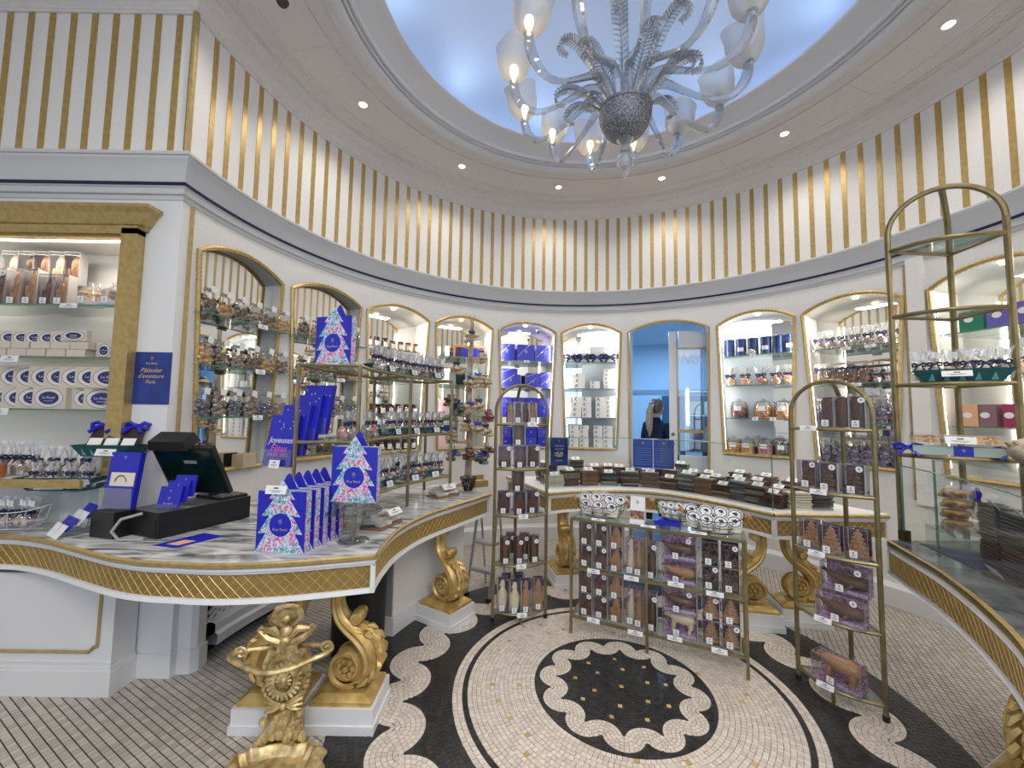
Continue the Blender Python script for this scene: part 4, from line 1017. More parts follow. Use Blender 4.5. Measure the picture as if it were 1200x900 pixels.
# a tall shelf with a bright tube lamp beyond the leaf
sh = thing('storage_shelf', 'pale storage shelf with stacked cartons in the blue-lit back room', 'shelf', br(0.52, 1.9, 0), -ca_)
for x in (-0.4, 0.4): ob('side', M().box((x, 0, 1.0), (0.02, 0.35, 2.0)), WHITE, sh)
for z in (0.3, 0.8, 1.2, 1.6, 1.98): ob('board', M().box((0, 0, z), (0.8, 0.35, 0.02)), WHITE, sh)
for i, z in enumerate((0.8, 1.2, 1.6)):
    for k, x in enumerate((-0.28, -0.02, 0.24)):
        tag(ob('carton', M().box((0, 0, 0.11), (0.22, 0.26, 0.2)), (WHITE, NAVY, BOARD)[(i + k) % 3], loc=br(0.52 + x, 1.9, z + 0.011), rz=-ca_), ('white', 'navy', 'kraft')[(i + k) % 3] + ' carton on the ' + ('lower', 'middle', 'upper')[i] + ' board of the back room shelf', 'carton', 'cartons in the back room')
tl = thing('tube_lamp', 'bright vertical tube lamp glowing behind the glazed door leaf', 'lamp', br(0.16, 1.55, 1.45), -ca_)
ob('tube', M().lathe([(0.001, 0), (0.022, 0.002), (0.022, 0.55), (0.001, 0.552)], 10).mesh('tube', True), mat('tube_glow', (1, 1, 1), 0.4, emit=(0.8, 0.92, 1.0), es=9), tl)
ob('bracket', M().box((0, 0.03, 0.28), (0.03, 0.03, 0.62)).box((0, 0.03, -0.74), (0.02, 0.02, 1.43)).box((0, 0.03, -1.444), (0.2, 0.2, 0.012)), WHITE, tl)

# the shop assistant ---------------------------------------------------
pr = thing('person', 'person with a blond ponytail and navy top seen from behind in the back room', 'person', br(-0.215, 0.58, 0), -ca_ + radians(-25))
SKIN = mat('skin', (0.62, 0.40, 0.30), 0.5); CLOTH = mat('navy_jersey', (0.006, 0.012, 0.05), 0.7)
pr.scale = (1.0, 1.0, 1.05)
HAIR = noisy('blond_hair', (0.38, 0.24, 0.12), (0.74, 0.52, 0.30), 60, 0.5, detail=4); HAIRD = noisy('brown_hair', (0.10, 0.06, 0.035), (0.26, 0.17, 0.10), 60, 0.5, detail=4)
def skinmesh(name, V, E, rad, m, parent, sub=2):
    me = bpy.data.meshes.new(name); me.from_pydata(V, E, []); me.materials.append(m)
    o = bpy.data.objects.new(name, me); COL.objects.link(o); o.parent = parent
    sk = o.modifiers.new('skin', 'SKIN'); sk.use_smooth_shade = True
    for i, r in enumerate(rad): me.skin_vertices[0].data[i].radius = r if hasattr(r, '__len__') else (r, r)
    me.skin_vertices[0].data[0].use_root = True
    s = o.modifiers.new('sub', 'SUBSURF'); s.levels = sub; s.render_levels = sub
    return o
V = [(0, 0, 0.92), (0, 0.0, 1.08), (0, 0.01, 1.24), (0, 0.02, 1.36), (0, 0.03, 1.45), (0, 0.045, 1.52),
     (-0.15, 0.02, 1.385), (-0.20, 0.03, 1.20), (-0.20, 0.12, 1.03), (-0.14, 0.28, 1.02), (0.15, 0.02, 1.385), (0.20, 0.03, 1.20), (0.20, 0.12, 1.03), (0.14, 0.28, 1.02),
     (-0.09, 0, 0.84), (-0.10, 0.01, 0.48), (-0.10, -0.02, 0.08), (-0.10, 0.12, 0.035), (0.09, 0, 0.84), (0.10, 0.01, 0.48), (0.10, -0.02, 0.08), (0.10, 0.12, 0.035)]
E_ = [(0, 1), (1, 2), (2, 3), (3, 4), (4, 5), (3, 6), (6, 7), (7, 8), (8, 9), (3, 10), (10, 11), (11, 12), (12, 13), (0, 14), (14, 15), (15, 16), (16, 17), (0, 18), (18, 19), (19, 20), (20, 21)]
rad = [(0.16, 0.11), (0.135, 0.10), (0.16, 0.115), (0.13, 0.10), (0.055, 0.055), (0.05, 0.05), 0.062, 0.05, 0.042, 0.03, 0.062, 0.05, 0.042, 0.03, 0.085, 0.062, 0.045, 0.04, 0.085, 0.062, 0.045, 0.04]
skinmesh('body', V, E_, rad, CLOTH, pr)
hd = M(); hd.ball((0, 0.06, 1.62), 0.098, 16, 12, (0.80, 0.98, 1.16)); hd.ball((0, 0.155, 1.605), 0.018, 8, 6, (0.8, 1.2, 1.3)); hd.lathe([(0.05, 1.44), (0.046, 1.55)], 12, c=(0, 0.04, 0))
for s in (-1, 1): hd.ball((s * 0.079, 0.055, 1.615), 0.024, 8, 6, (0.4, 0.8, 1.2))
hd.ball((0, 0.145, 1.565), 0.016, 8, 5, (1.4, 0.5, 0.45))
for s in (-1, 1): hd.ball((s * 0.032, 0.142, 1.632), 0.012, 8, 5, (1.2, 0.5, 0.7))
ob('head', hd.mesh('head', True), SKIN, pr)
hr = M(); hr.ball((0, 0.035, 1.645), 0.105, 16, 10, (0.86, 0.98, 1.08)); hr.ball((0, -0.075, 1.665), 0.045, 10, 8)
ob('hair', hr.mesh('hair', True), HAIRD, pr)
pt = M()
for k in range(9):
    a = 2 * pi * k / 9; r = 0.026 if k else 0
    pt.tube([(0.012 * cos(a), -0.10 + 0.012 * sin(a), 1.66), (r * cos(a), -0.135 + r * sin(a), 1.58), (r * 1.25 * cos(a), -0.145 + r * sin(a), 1.45), (r * 1.3 * cos(a + 0.3), -0.135 + r * sin(a), 1.34), (r * 0.6 * cos(a), -0.13, 1.24 + 0.03 * (k % 3))], [0.013, 0.017, 0.017, 0.013, 0.003], 6)
ob('ponytail', pt.mesh('ponytail', True), HAIR, pr)
sc = M(); sc.tube([(0.030 * cos(u), -0.098 + 0.008 * sin(3 * u), 1.655 + 0.030 * sin(u)) for u in [2 * pi * k / 18 for k in range(18)]], [0.012 if k % 2 else 0.016 for k in range(18)], 6, closed=True)
ob('scrunchie', sc.mesh('scrunchie', True), WHITE, pr)
for s in (-1, 1):
    h = M(); b = Vector((s * 0.135, 0.285, 1.02)); d = Vector((-s * 0.25, 0.97, 0.05)).normalized(); sd = Vector((d.y, -d.x, 0)) * 1.0
    h.tube([b - d * 0.01, b + d * 0.04, b + d * 0.085], [0.026, 0.036, 0.030], 8)
    for q in range(4):
        o_ = sd * (0.018 * (q - 1.5)); L_ = (0.062, 0.075, 0.07, 0.055)[q]
        h.tube([b + d * 0.075 + o_, b + d * (0.075 + L_ * 0.5) + o_ * 1.1, b + d * (0.075 + L_ * 0.9) + o_ * 1.1 - Vector((0, 0, 0.02))], [0.0095, 0.009, 0.007], 6)
    h.tube([b + d * 0.02 - sd * s * 0.02, b + d * 0.05 - sd * s * 0.045, b + d * 0.085 - sd * s * 0.05], [0.012, 0.010, 0.008], 6)
    ob('hand', h.mesh('hand', True), SKIN, pr)
# ------------------------------------------------------------------ goods: shared builders
def voro(name, cols, scale=60, rough=0.4, coord='Object'):
    m = mat(name, cols[0], rough); N, L, b = nodes(m)
    tc = N.new('ShaderNodeTexCoord'); vo = N.new('ShaderNodeTexVoronoi'); vo.inputs['Scale'].default_value = scale
    nz = N.new('ShaderNodeTexNoise'); nz.inputs['Scale'].default_value = scale * 0.22; nz.inputs['Detail'].default_value = 2
    ad = N.new('ShaderNodeMath'); ad.operation = 'MULTIPLY_ADD'; ad.inputs[1].default_value = 0.35
    sx = N.new('ShaderNodeSeparateColor'); rp = N.new('ShaderNodeValToRGB'); rp.color_ramp.interpolation = 'CONSTANT'
    L.new(tc.outputs[coord], vo.inputs['Vector']); L.new(tc.outputs[coord], nz.inputs['Vector'])
    L.new(vo.outputs['Color'], sx.inputs[0]); L.new(sx.outputs[0], ad.inputs[0])
    sc = N.new('ShaderNodeMapRange'); sc.inputs['From Min'].default_value = 0.3; sc.inputs['From Max'].default_value = 0.7; sc.inputs['To Max'].default_value = 0.65; sc.clamp = True
    L.new(nz.outputs['Fac'], sc.inputs['Value']); L.new(sc.outputs[0], ad.inputs[2]); L.new(ad.outputs[0], rp.inputs['Fac'])
    e = rp.color_ramp.elements
    while len(e) < len(cols): e.new(0.5)
    for i, (q, c) in enumerate(zip(e, cols)): q.position = i / len(cols); q.color = (*c, 1)
    L.new(rp.outputs['Color'], b.inputs['Base Color']); return m
FLORAL = voro('floral_print', [(0.72, 0.06, 0.26), (0.62, 0.18, 0.40), (0.72, 0.74, 0.82), (0.68, 0.10, 0.32), (0.50, 0.58, 0.74), (0.74, 0.76, 0.82), (0.10, 0.28, 0.40), (0.45, 0.62, 0.72), (0.06, 0.30, 0.36), (0.55, 0.64, 0.78)], 85)
SHRED = voro('purple_paper_shred', [(0.30, 0.10, 0.24), (0.62, 0.50, 0.62), (0.20, 0.10, 0.26), (0.55, 0.22, 0.36), (0.40, 0.34, 0.55), (0.70, 0.62, 0.70), (0.16, 0.12, 0.26)], 130)
SHREDD = voro('dark_purple_print', [(0.05, 0.025, 0.07), (0.12, 0.06, 0.15), (0.035, 0.03, 0.08), (0.16, 0.05, 0.10), (0.08, 0.07, 0.15)], 110)
def candy(name, cols, scale=70): return voro(name, cols, scale, 0.4)
C_BROWN = candy('brown_sweets', [(0.13, 0.05, 0.03), (0.26, 0.12, 0.06), (0.08, 0.03, 0.02), (0.42, 0.25, 0.13), (0.20, 0.07, 0.05)])
C_CREAM = candy('cream_sweets', [(0.62, 0.46, 0.28), (0.75, 0.62, 0.44), (0.50, 0.33, 0.18), (0.80, 0.70, 0.55)])
C_MIX = candy('mixed_sweets', [(0.30, 0.20, 0.14), (0.62, 0.56, 0.48), (0.16, 0.10, 0.09), (0.50, 0.36, 0.24), (0.34, 0.30, 0.28), (0.70, 0.66, 0.62)])
C_ORANGE = candy('orange_sweets', [(0.75, 0.24, 0.05), (0.85, 0.45, 0.14), (0.60, 0.14, 0.04), (0.80, 0.60, 0.32)])
C_RED = candy('red_sweets', [(0.55, 0.05, 0.05), (0.72, 0.20, 0.10), (0.35, 0.03, 0.03)])
C_PLUM = candy('plum_sweets', [(0.24, 0.07, 0.10), (0.38, 0.12, 0.16), (0.14, 0.05, 0.06), (0.30, 0.16, 0.18)])
C_PINKS = candy('pink_sweets', [(0.70, 0.14, 0.24), (0.80, 0.30, 0.36), (0.52, 0.08, 0.16)])
C_GREY = candy('grey_sweets', [(0.10, 0.10, 0.09), (0.20, 0.20, 0.18), (0.06, 0.06, 0.06), (0.30, 0.29, 0.26)])
C_GOLD = candy('golden_sweets', [(0.58, 0.32, 0.12), (0.74, 0.46, 0.20), (0.42, 0.21, 0.07)])
C_BLUEB = candy('blue_wrapped_sweets', [(0.02, 0.03, 0.30), (0.06, 0.08, 0.46), (0.35, 0.28, 0.24), (0.02, 0.02, 0.12), (0.14, 0.08, 0.05), (0.70, 0.70, 0.78)])
ORANGEJ = mat('orange_jelly', (0.72, 0.18, 0.03), 0.2)
JAMRED = mat('dark_jam', (0.10, 0.015, 0.015), 0.15); HONEY = mat('honey', (0.65, 0.33, 0.05), 0.15); LIDB = mat('brown_lid', (0.035, 0.016, 0.012), 0.4)
TINB = noisy('blue_tin', (0.015, 0.035, 0.12), (0.04, 0.075, 0.20), 6, 0.3, 0.4)
GREENB = mat('emerald_card', (0.01, 0.22, 0.13), 0.4); PURPB = mat('violet_card', (0.14, 0.12, 0.45), 0.4); MAUVEB = mat('mauve_card', (0.28, 0.14, 0.18), 0.45); CRIMB = mat('crimson_card', (0.36, 0.03, 0.10), 0.45); PEACHB = mat('peach_card', (0.80, 0.45, 0.25), 0.5)

def lump(seed, n, r, h, sz, flat=1.0):
    g = random.Random(seed); mb = M()
    for k in range(n):
        a = g.uniform(0, 2 * pi); q = r * sqrt(g.random())
        mb.ball((q * cos(a), q * sin(a) * flat, sz + (h - sz) * g.random()), sz * g.uniform(0.8, 1.25), 6, 4, (1, 1, g.uniform(0.7, 1.0)))
    return mb.mesh('contents', True)
def bow_mesh(s=1.0):
    mb = M(); mb.ball((0, -0.004 * s, 0), 0.008 * s, 6, 4)
    for d in (-1, 1):
        mb.tube([(0, 0, 0), (d * 0.018 * s, -0.004 * s, 0.010 * s), (d * 0.032 * s, 0, 0.006 * s), (d * 0.030 * s, 0.002 * s, -0.006 * s), (d * 0.012 * s, 0, -0.003 * s), (0, 0, 0)], [0.003 * s, 0.006 * s, 0.0065 * s, 0.006 * s, 0.005 * s, 0.003 * s], 5)
        mb.tube([(0, 0, 0), (d * 0.014 * s, -0.008 * s, -0.012 * s), (d * 0.024 * s, -0.010 * s, -0.026 * s)], [0.003 * s, 0.005 * s, 0.0055 * s], 4)
    return mb.mesh('bow', True)
def film_mesh(r, hb, ht, fl=1.0):
    mb = M(); n = 14; prof = [(r * 0.9, 0.002), (r * 1.08, hb * 0.45), (r * 0.75, hb * 0.85), (0.010, hb * 1.02), (0.014, hb * 1.06), (0.030, hb + ht * 0.4), (0.052, hb + ht)]
    vs = []
    for i in range(n):
        a = 2 * pi * i / n
        for q, (rr, z) in enumerate(prof):
            w = 1 + (0.22 if q > 3 else 0.05) * (1 if i % 2 else -1); vs.append((rr * w * cos(a), rr * w * sin(a) * fl * (0.55 if q > 4 else 1), z + (0.012 * sin(i * 2.1) if q == 6 else 0)))
    p = len(prof)
    mb.add(vs, [(i * p + q, i * p + q + 1, ((i + 1) % n) * p + q + 1, ((i + 1) % n) * p + q) for i in range(n) for q in range(p - 1)]); return mb.mesh('cellophane', True)
def bag(loc, label, group, fill=C_MIX, rz=0.0, s=1.0, bow=BOW, card=False, tilt=0.0, nar=0.80):
    """cellophane sachet tied with a bow"""
    t = thing('sweet_bag', label, 'bag', loc, rz, group, rot=(tilt, 0, rz)); t.scale = (s * nar, s * nar, s)
    v = rnd.randrange(3)
    ob('contents', cached(('bagfill', v), lambda: lump(20 + v, 12, 0.030, 0.078, 0.017)), fill, t)
    ob('cellophane', cached('film', lambda: film_mesh(0.046, 0.088, 0.085)), CELLO, t)
    ob('bow', cached('bow', lambda: bow_mesh(1.15)), bow, t, (0, -0.016, 0.093))
    if card: ob('tag_card', cached('tagc', lambda: M().box((0, 0, 0), (0.046, 0.002, 0.036))), TAG, t, (0.008, -0.022, 0.146), rot=(0.15, 0.2, 0)); 
    return t
def price_mesh(w, h): return cached(('price', w, h), lambda: _price(w, h))
def _price(w, h):
    mb = M(); mb.box((0, 0, 0), (w, 0.0015, h)); mb.k = 1
    mb.box((0, -0.0011, h * 0.20), (w * 0.22, 0.0008, h * 0.16)); mb.box((0, -0.0011, -h * 0.10), (w * 0.6, 0.0008, h * 0.05)); mb.box((0, -0.0011, -h * 0.24), (w * 0.4, 0.0008, h * 0.05))
    return mb.mesh('price_card', mats=[TAG, INK])
def price(loc, w=0.075, h=0.03, rz=0.0, label='', tilt=-0.25, group='price cards'):
    o = ob('price_card', price_mesh(w, h), loc=loc, rot=(tilt, 0, rz)); return tag(o, label, 'price card', group)
def case_mesh(w, d, h): return cached(('case', w, d, h), lambda: M().box((0, 0, h / 2), (w, d, h)).mesh('case'))

EDGEM = clear('film_edge_highlight', (0.9, 0.9, 0.95), 0.25, 0.08, body=0.35, bodycol=(0.75, 0.75, 0.82))  # pale strips: highlights along the case edges put into the colour
def _edges(w, d, h):
    mb = M()
    for sx in (-1, 1):
        mb.box((sx * w / 2, -d / 2, h / 2), (0.0016, 0.0016, h))
    for z in (0.001, h - 0.001): mb.box((0, -d / 2, z), (w, 0.0016, 0.0016))
    mb.box((0, d / 2, h - 0.001), (w, 0.0016, 0.0016)); return mb.mesh('case_edges')
def fig_mesh(kind):
    g = random.Random(hash(kind) % 1000 if False else {'santa': 1, 'tree': 2, 'penguin': 3, 'bear': 4, 'whale': 5, 'cone': 6, 'log': 7, 'pile': 8}[kind]); mb = M()
    if kind == 'santa':
        mb.lathe([(0.001, 0.002), (0.36, 0.0), (0.42, 0.15), (0.40, 0.40), (0.33, 0.55), (0.30, 0.60), (0.32, 0.70), (0.27, 0.82), (0.14, 0.93), (0.06, 0.99), (0.001, 1.0)], 14, sy=0.62)
        for k in range(10):
            a = g.uniform(-1.3, 1.3) + pi; mb.ball((0.40 * sin(a), 0.25 * cos(a), g.uniform(0.08, 0.55)), 0.09, 6, 4)
        for s in (-1, 1): mb.ball((s * 0.36, -0.12, 0.38), 0.13, 7, 5, (0.8, 0.8, 1.5))
        mb.ball((0, -0.18, 0.62), 0.13, 8, 5)
    elif kind == 'tree':
        for k in range(6):
            z = 0.02 + 0.15 * k; r = 0.50 * (1 - k / 7.4)
            mb.lathe([(0.001, z), (r, z + 0.02), (r * 0.93, z + 0.07), (r * 0.55, z + 0.17), (0.001, z + 0.19)], 12, sy=0.6)
            for j in range(8):
                a = 2 * pi * j / 8 + k; mb.ball((r * 0.9 * sin(a), r * 0.56 * cos(a), z + 0.05), 0.075 * (1.1 - k * 0.08), 6, 4)
        mb.ball((0, 0, 0.97), 0.05, 6, 4)
    elif kind == 'penguin':
        mb.lathe([(0.001, 0.02), (0.30, 0.02), (0.40, 0.15), (0.42, 0.32), (0.36, 0.52), (0.25, 0.68), (0.20, 0.74), (0.22, 0.82), (0.20, 0.92), (0.10, 0.985), (0.001, 1.0)], 16, sy=0.75)
        mb.tube([(-0.08, -0.12, 0.88), (-0.22, -0.20, 0.86), (-0.33, -0.24, 0.83)], [0.07, 0.045, 0.012], 7)
        for s in (-1, 1):
            mb.tube([(s * 0.26, 0.02, 0.62), (s * 0.41, 0.03, 0.45), (s * 0.42, 0.02, 0.24)], [0.06, 0.075, 0.02], 7); mb.ball((s * 0.14, -0.22, 0.04), 0.10, 7, 4, (1, 1.4, 0.5))
    elif kind == 'bear':     # walking polar bear, seen from the side; unit is its length
        mb.tube([(-0.40, 0, 0.50), (-0.30, 0, 0.50), (-0.14, 0, 0.46), (0.05, 0, 0.44), (0.24, 0, 0.46), (0.38, 0, 0.42), (0.46, 0, 0.36)], [0.06, 0.10, 0.17, 0.185, 0.20, 0.17, 0.06], 12)
        mb.ball((-0.40, 0, 0.52), 0.095, 10, 7, (1.1, 0.85, 0.9)); mb.tube([(-0.44, 0, 0.50), (-0.52, 0, 0.47)], [0.055, 0.035], 8)
        for s in (-1, 1):
            mb.ball((-0.36, s * 0.06, 0.61), 0.03, 6, 4)
            mb.tube([(-0.18, s * 0.09, 0.36), (-0.21, s * 0.09, 0.18), (-0.20, s * 0.09, 0.04), (-0.26, s * 0.09, 0.02)], [0.09, 0.065, 0.06, 0.05], 8)
            mb.tube([(0.30, s * 0.10, 0.36), (0.34, s * 0.10, 0.22), (0.29, s * 0.10, 0.12), (0.30, s * 0.10, 0.03), (0.24, s * 0.10, 0.02)], [0.12, 0.085, 0.06, 0.06, 0.05], 8)
    elif kind == 'whale':
        mb.tube([(-0.52, 0, 0.40), (-0.42, 0, 0.34), (-0.22, 0, 0.27), (0.05, 0, 0.24), (0.28, 0, 0.23), (0.44, 0, 0.22), (0.50, 0, 0.21)], [0.02, 0.07, 0.15, 0.19, 0.19, 0.13, 0.03], 12)
        for s in (-1, 1): mb.tube([(-0.46, 0, 0.37), (-0.58, s * 0.12, 0.44)], [0.05, 0.015], 6); mb.tube([(0.15, s * 0.16, 0.16), (0.05, s * 0.27, 0.06)], [0.06, 0.02], 6)
        mb.tube([(-0.05, 0, 0.40), (-0.12, 0, 0.50)], [0.06, 0.012], 6)
    elif kind == 'cone':
        for k in range(7):
            z = 0.05 + 0.13 * k; r = (0.34, 0.42, 0.42, 0.38, 0.31, 0.22, 0.12)[k]
            for j in range(9):
                a = 2 * pi * (j + 0.5 * (k % 2)) / 9; mb.ball((r * 0.8 * sin(a), r * 0.55 * cos(a), z), 0.12, 6, 4, (1, 0.8, 0.8))
        mb.lathe([(0.001, 0.0), (0.30, 0.03), (0.33, 0.35), (0.20, 0.75), (0.001, 0.92)], 10, sy=0.6)
    elif kind == 'log':
        mb.lathe([(0.001, 0.0), (0.36, 0.0), (0.40, 0.04), (0.40, 0.90), (0.34, 0.97), (0.001, 0.97)], 14, sy=0.7)
        for k in range(9): a = 2 * pi * k / 9; mb.tube([(0.39 * sin(a), 0.27 * cos(a), 0.04), (0.40 * sin(a + 0.1), 0.28 * cos(a + 0.1), 0.9)], 0.035, 5)
    elif kind == 'pile':
        for k in range(40): mb.ball((g.uniform(-0.38, 0.38), g.uniform(-0.25, 0.25), g.uniform(0.04, 0.92)), 0.11, 6, 4, (1, 0.9, 0.8))
    return mb.mesh('figure', True)
def figbox(loc, label, group, kind, choc, w=0.095, d=0.06, h=0.165, rz=0.0, back=SHREDD, card=True, stick=True, side=True, shred=False, loc_side=1):
    """clear gift box holding a moulded chocolate figure"""
    t = thing('figure_box', label, 'gift box', loc, rz, group)
    ob('case', case_mesh(w, d, h), ACET, t)
    ob('case_edges', cached(('ce', w, d, h), lambda: _edges(w, d, h)), EDGEM, t)
    wide = kind in ('bear', 'whale')
    fm = cached(('fig', kind), lambda: fig_mesh(kind))
    f = ob('figure', fm, choc, t, (0, 0.002, 0.004 if not shred else 0.014))
    f.scale = (w * 0.92,) * 3 if wide else (w * 1.02, d * 1.05, h * 0.93)
    ob('back_card', cached(('bc', w, h), lambda: M().box((0, 0, h * 0.49), (w * 0.95, 0.002, h * 0.96))), back, t, (0, d / 2 - 0.004, 0.002))
    if shred: ob('paper_shred', cached(('shr', w, d), lambda: M().box((0, 0, 0.010), (w * 0.94, d * 0.9, 0.018), taper=0.94)), back, t, (0, 0, 0.002))
    if side: ob('white_side', cached(('ws', d, h), lambda: M().box((0, 0, h / 2), (0.002, d * 0.98, h * 0.99))), WHITE, t, (loc_side * (w / 2 - 0.0015), 0, 0))
    if card: ob('price_tag', price_mesh(0.036, 0.038), None, t, (-w * 0.10, -d / 2 - 0.003, 0.026))
    if stick:
        ob('round_sticker', cached('stk', lambda: _sticker()), None, t, (w * 0.28, -d / 2 - 0.0022, h * 0.86))
    return t
def _sticker():
    mb = M(); X = Matrix.Rotation(pi / 2, 4, 'X')
    mb.lathe([(0.001, 0.0), (0.0165, 0.0), (0.0165, 0.001), (0.001, 0.001)], 16, xf=X); mb.k = 1
    mb.box((0, -0.0014, 0.003), (0.008, 0.0008, 0.006)); mb.box((0, -0.0014, -0.004), (0.014, 0.0008, 0.002)); return mb.mesh('round_sticker', mats=[TAG, INK])
def emblem_mesh():
    """oval crest: ring, crown and bar"""
    mb = M(); 
    mb.tube([(0.5 * cos(u), 0, 0.62 * sin(u)) for u in [2 * pi * k / 20 for k in range(20)]], 0.05, 4, closed=True)
    mb.tube([(-0.2, 0, -0.2), (0, 0, 0.25), (0.2, 0, -0.2)], 0.05, 4); mb.ball((0, 0, 0.1), 0.16, 6, 4, (1, 0.2, 1.3)); mb.ball((0, 0, -0.9), 0.10, 6, 4, (1, 0.3, 1))
    return mb.mesh('emblem')
def emblem(parent, loc, s, m=SILV, rz=0):
    o = ob('emblem', cached('emb', emblem_mesh), m, parent, loc, rz); o.scale = (s, s * 0.2, s); return o
def gift_box(name, loc, dims, m, label, group, rz=0.0, cat='gift box', em=None, words=None, sash=None):
    """closed carton with a lid; optional crest, lettering, sash line"""
    w, d, h = dims; t = thing(name, label, cat, loc, rz, group)
    ob('carton', cached(('cart', w, d, h), lambda: M().box((0, 0, h * 0.36), (w * 0.985, d * 0.985, h * 0.72)).mesh('carton')), m, t)
    ob('lid', cached(('lid', w, d, h), lambda: M().box((0, 0, h * 0.855), (w, d, h * 0.29)).mesh('lid')), m, t)
    if em: emblem(t, (0, -d / 2 - 0.001, h * 0.58), h * 0.16, em)
    if words: text('lettering', words, h * 0.15, em or SILV, t, (0, -d / 2 - 0.001, h * 0.24), (pi / 2, 0, 0))
    if sash: ob('sash', M().tube([(-w * 0.5, -d / 2 - 0.001, h * 0.25), (w * 0.2, -d / 2 - 0.001, h * 0.99)], 0.0025, 4), sash, t)
    return t
def tray(loc, label, w, d, h=0.05, rz=0.0, m=TEAL, prints=True, group='teal card trays'):
    t = thing('card_tray', label, 'tray', loc, rz, group); mb = M(); a, b, c, e = w / 2, d / 2, w / 2 - h * 0.7, d / 2 - h * 0.4
    vs = [(-c, -e, 0), (c, -e, 0), (c, e, 0), (-c, e, 0), (-a, -b, h), (a, -b, h), (a, b, h), (-a, b, h)]
    mb.add(vs, [(3, 2, 1, 0)] + [(i, (i + 1) % 4, 4 + (i + 1) % 4, 4 + i) for i in range(4)])
    vi = [(x * 0.97, y * 0.97, z + 0.002) for x, y, z in vs]; mb.add(vi, [(0, 1, 2, 3)] + [(4 + i, 4 + (i + 1) % 4, (i + 1) % 4, i) for i in range(4)])
    ob('shell', mb, m, t)
    if prints:
        p = M(); n = max(2, int(w / 0.07))
        for k in range(n):
            x = -c + 2 * c * (k + 0.5) / n; p.add([(x - 0.014, -e - 0.004, h * 0.12), (x + 0.014, -e - 0.004, h * 0.12), (x, -b + 0.002 - 0.004, h * 0.72)], [(0, 1, 2)])
        ob('printed_triangles', p, TEALL, t, kind='stuff')
    return t
def face(x, y):       # heading that turns a thing's front (-y) towards the middle of the shop front
    return atan2(-(x + 0.70), (y + 2.51)) * -1

# ------------------------------------------------------------------ chocolate figures on the low rack
def lrp(x, y, z): return tuple(Vector((LRL.x, LRL.y, 0)) + Vector((lrd.x, lrd.y, 0)) * x + Vector((lrn.x, lrn.y, 0)) * y + Vector((0, 0, z)))
lrz = atan2(lrd.y, lrd.x)
G = 'boxed chocolate figures on the low rack'
for zi, (zn, zb) in enumerate((('middle', LRZ[1] + 0.016), ('bottom', LRZ[2] + 0.016))):
    for ci, (cx, cn, kind, ch) in enumerate(((0.10, 'first', 'santa', DCHOC), (0.21, 'second', 'santa', DCHOC), (0.318, 'third', 'santa', MCHOC))):
        for q in (0, 1):
            figbox(lrp(cx, 0.06, zb + q * 0.157), 'clear box with %s chocolate figure, %s of the %s stack, %s shelf of low rack' % ('dark' if ch is DCHOC else 'milk', ('lower', 'upper')[q], cn, zn),
                   G, kind, ch, 0.098, 0.075, 0.155, lrz, stick=ci < 2, side=True)
    for ci, (cx, kind, ch, nm) in enumerate(((0.412, 'penguin', WCHOC, 'white'), (0.468, 'penguin', MCHOC, 'milk'), (0.555, 'penguin', DCHOC, 'dark'))):
        figbox(lrp(cx + 0.008, 0.055 - 0.012 * ci + 0.02, zb), 'clear tube box with tall %s chocolate penguin on %s shelf of low rack' % (nm, zn), G, kind, ch, 0.068, 0.068, 0.245, lrz, stick=ci == 2, side=ci != 0, back=SHRED)
    for q, (kind, ch, nm) in enumerate(((('whale', MCHOC, 'milk chocolate whale'), ('whale', DCHOC, 'dark chocolate whale')) if zi == 0 else (('bear', WCHOC, 'white chocolate polar bear'), ('whale', DCHOC, 'dark chocolate whale')))):
        figbox(lrp(0.738, 0.075, zb + q * 0.152), 'wide clear box with %s, %s in stack, %s shelf of low rack' % (nm, ('lower', 'upper')[q], zn), G, kind, ch, 0.215, 0.10, 0.150, lrz, back=SHRED, shred=True, stick=q == 1)
    for ci, cx in enumerate((0.925, 1.04)):
        for q in (0, 1):
            if zi == 0: kind, ch, nm = 'pile', DCHOC, 'dark chocolate rocher clusters'
            else: kind, ch, nm = 'tree', MCHOC, 'milk chocolate fir tree'
            figbox(lrp(cx, 0.065, zb + q * 0.150), 'clear box with %s, %s of the %s stack, %s shelf of low rack' % (nm, ('lower', 'upper')[q], ('inner', 'outer')[ci], zn), G, kind, ch, 0.104, 0.085, 0.148, lrz, stick=(q + ci + zi) % 2 == 0, side=True, loc_side=1)
for i, (x, z, w) in enumerate(((0.17, 0.475, 0.09), (0.435, 0.475, 0.10), (0.72, 0.49, 0.10), (0.95, 0.475, 0.10), (0.17, 0.135, 0.09), (0.46, 0.12, 0.10), (0.71, 0.145, 0.09), (0.97, 0.135, 0.09))):
    price(lrp(x, -0.014, z), w, 0.03, lrz, 'white price card on the front edge of low rack, %s shelf, %s' % (('middle', 'bottom')[i // 4], ('below the dark figures', 'below the penguins', 'below the wide boxes', 'below the paired stacks')[i % 4]), -0.2)
for i, x in enumerate((0.20, 0.545, 0.86)): price(lrp(x, 0.005, 0.836), 0.10, 0.02, lrz, 'thin white price card on top edge of low rack below %s' % ('the corner basket', 'the tent card', 'the basket nearest the black border')[i], -0.9)
for i, x in enumerate((0.10, 0.25)): pass

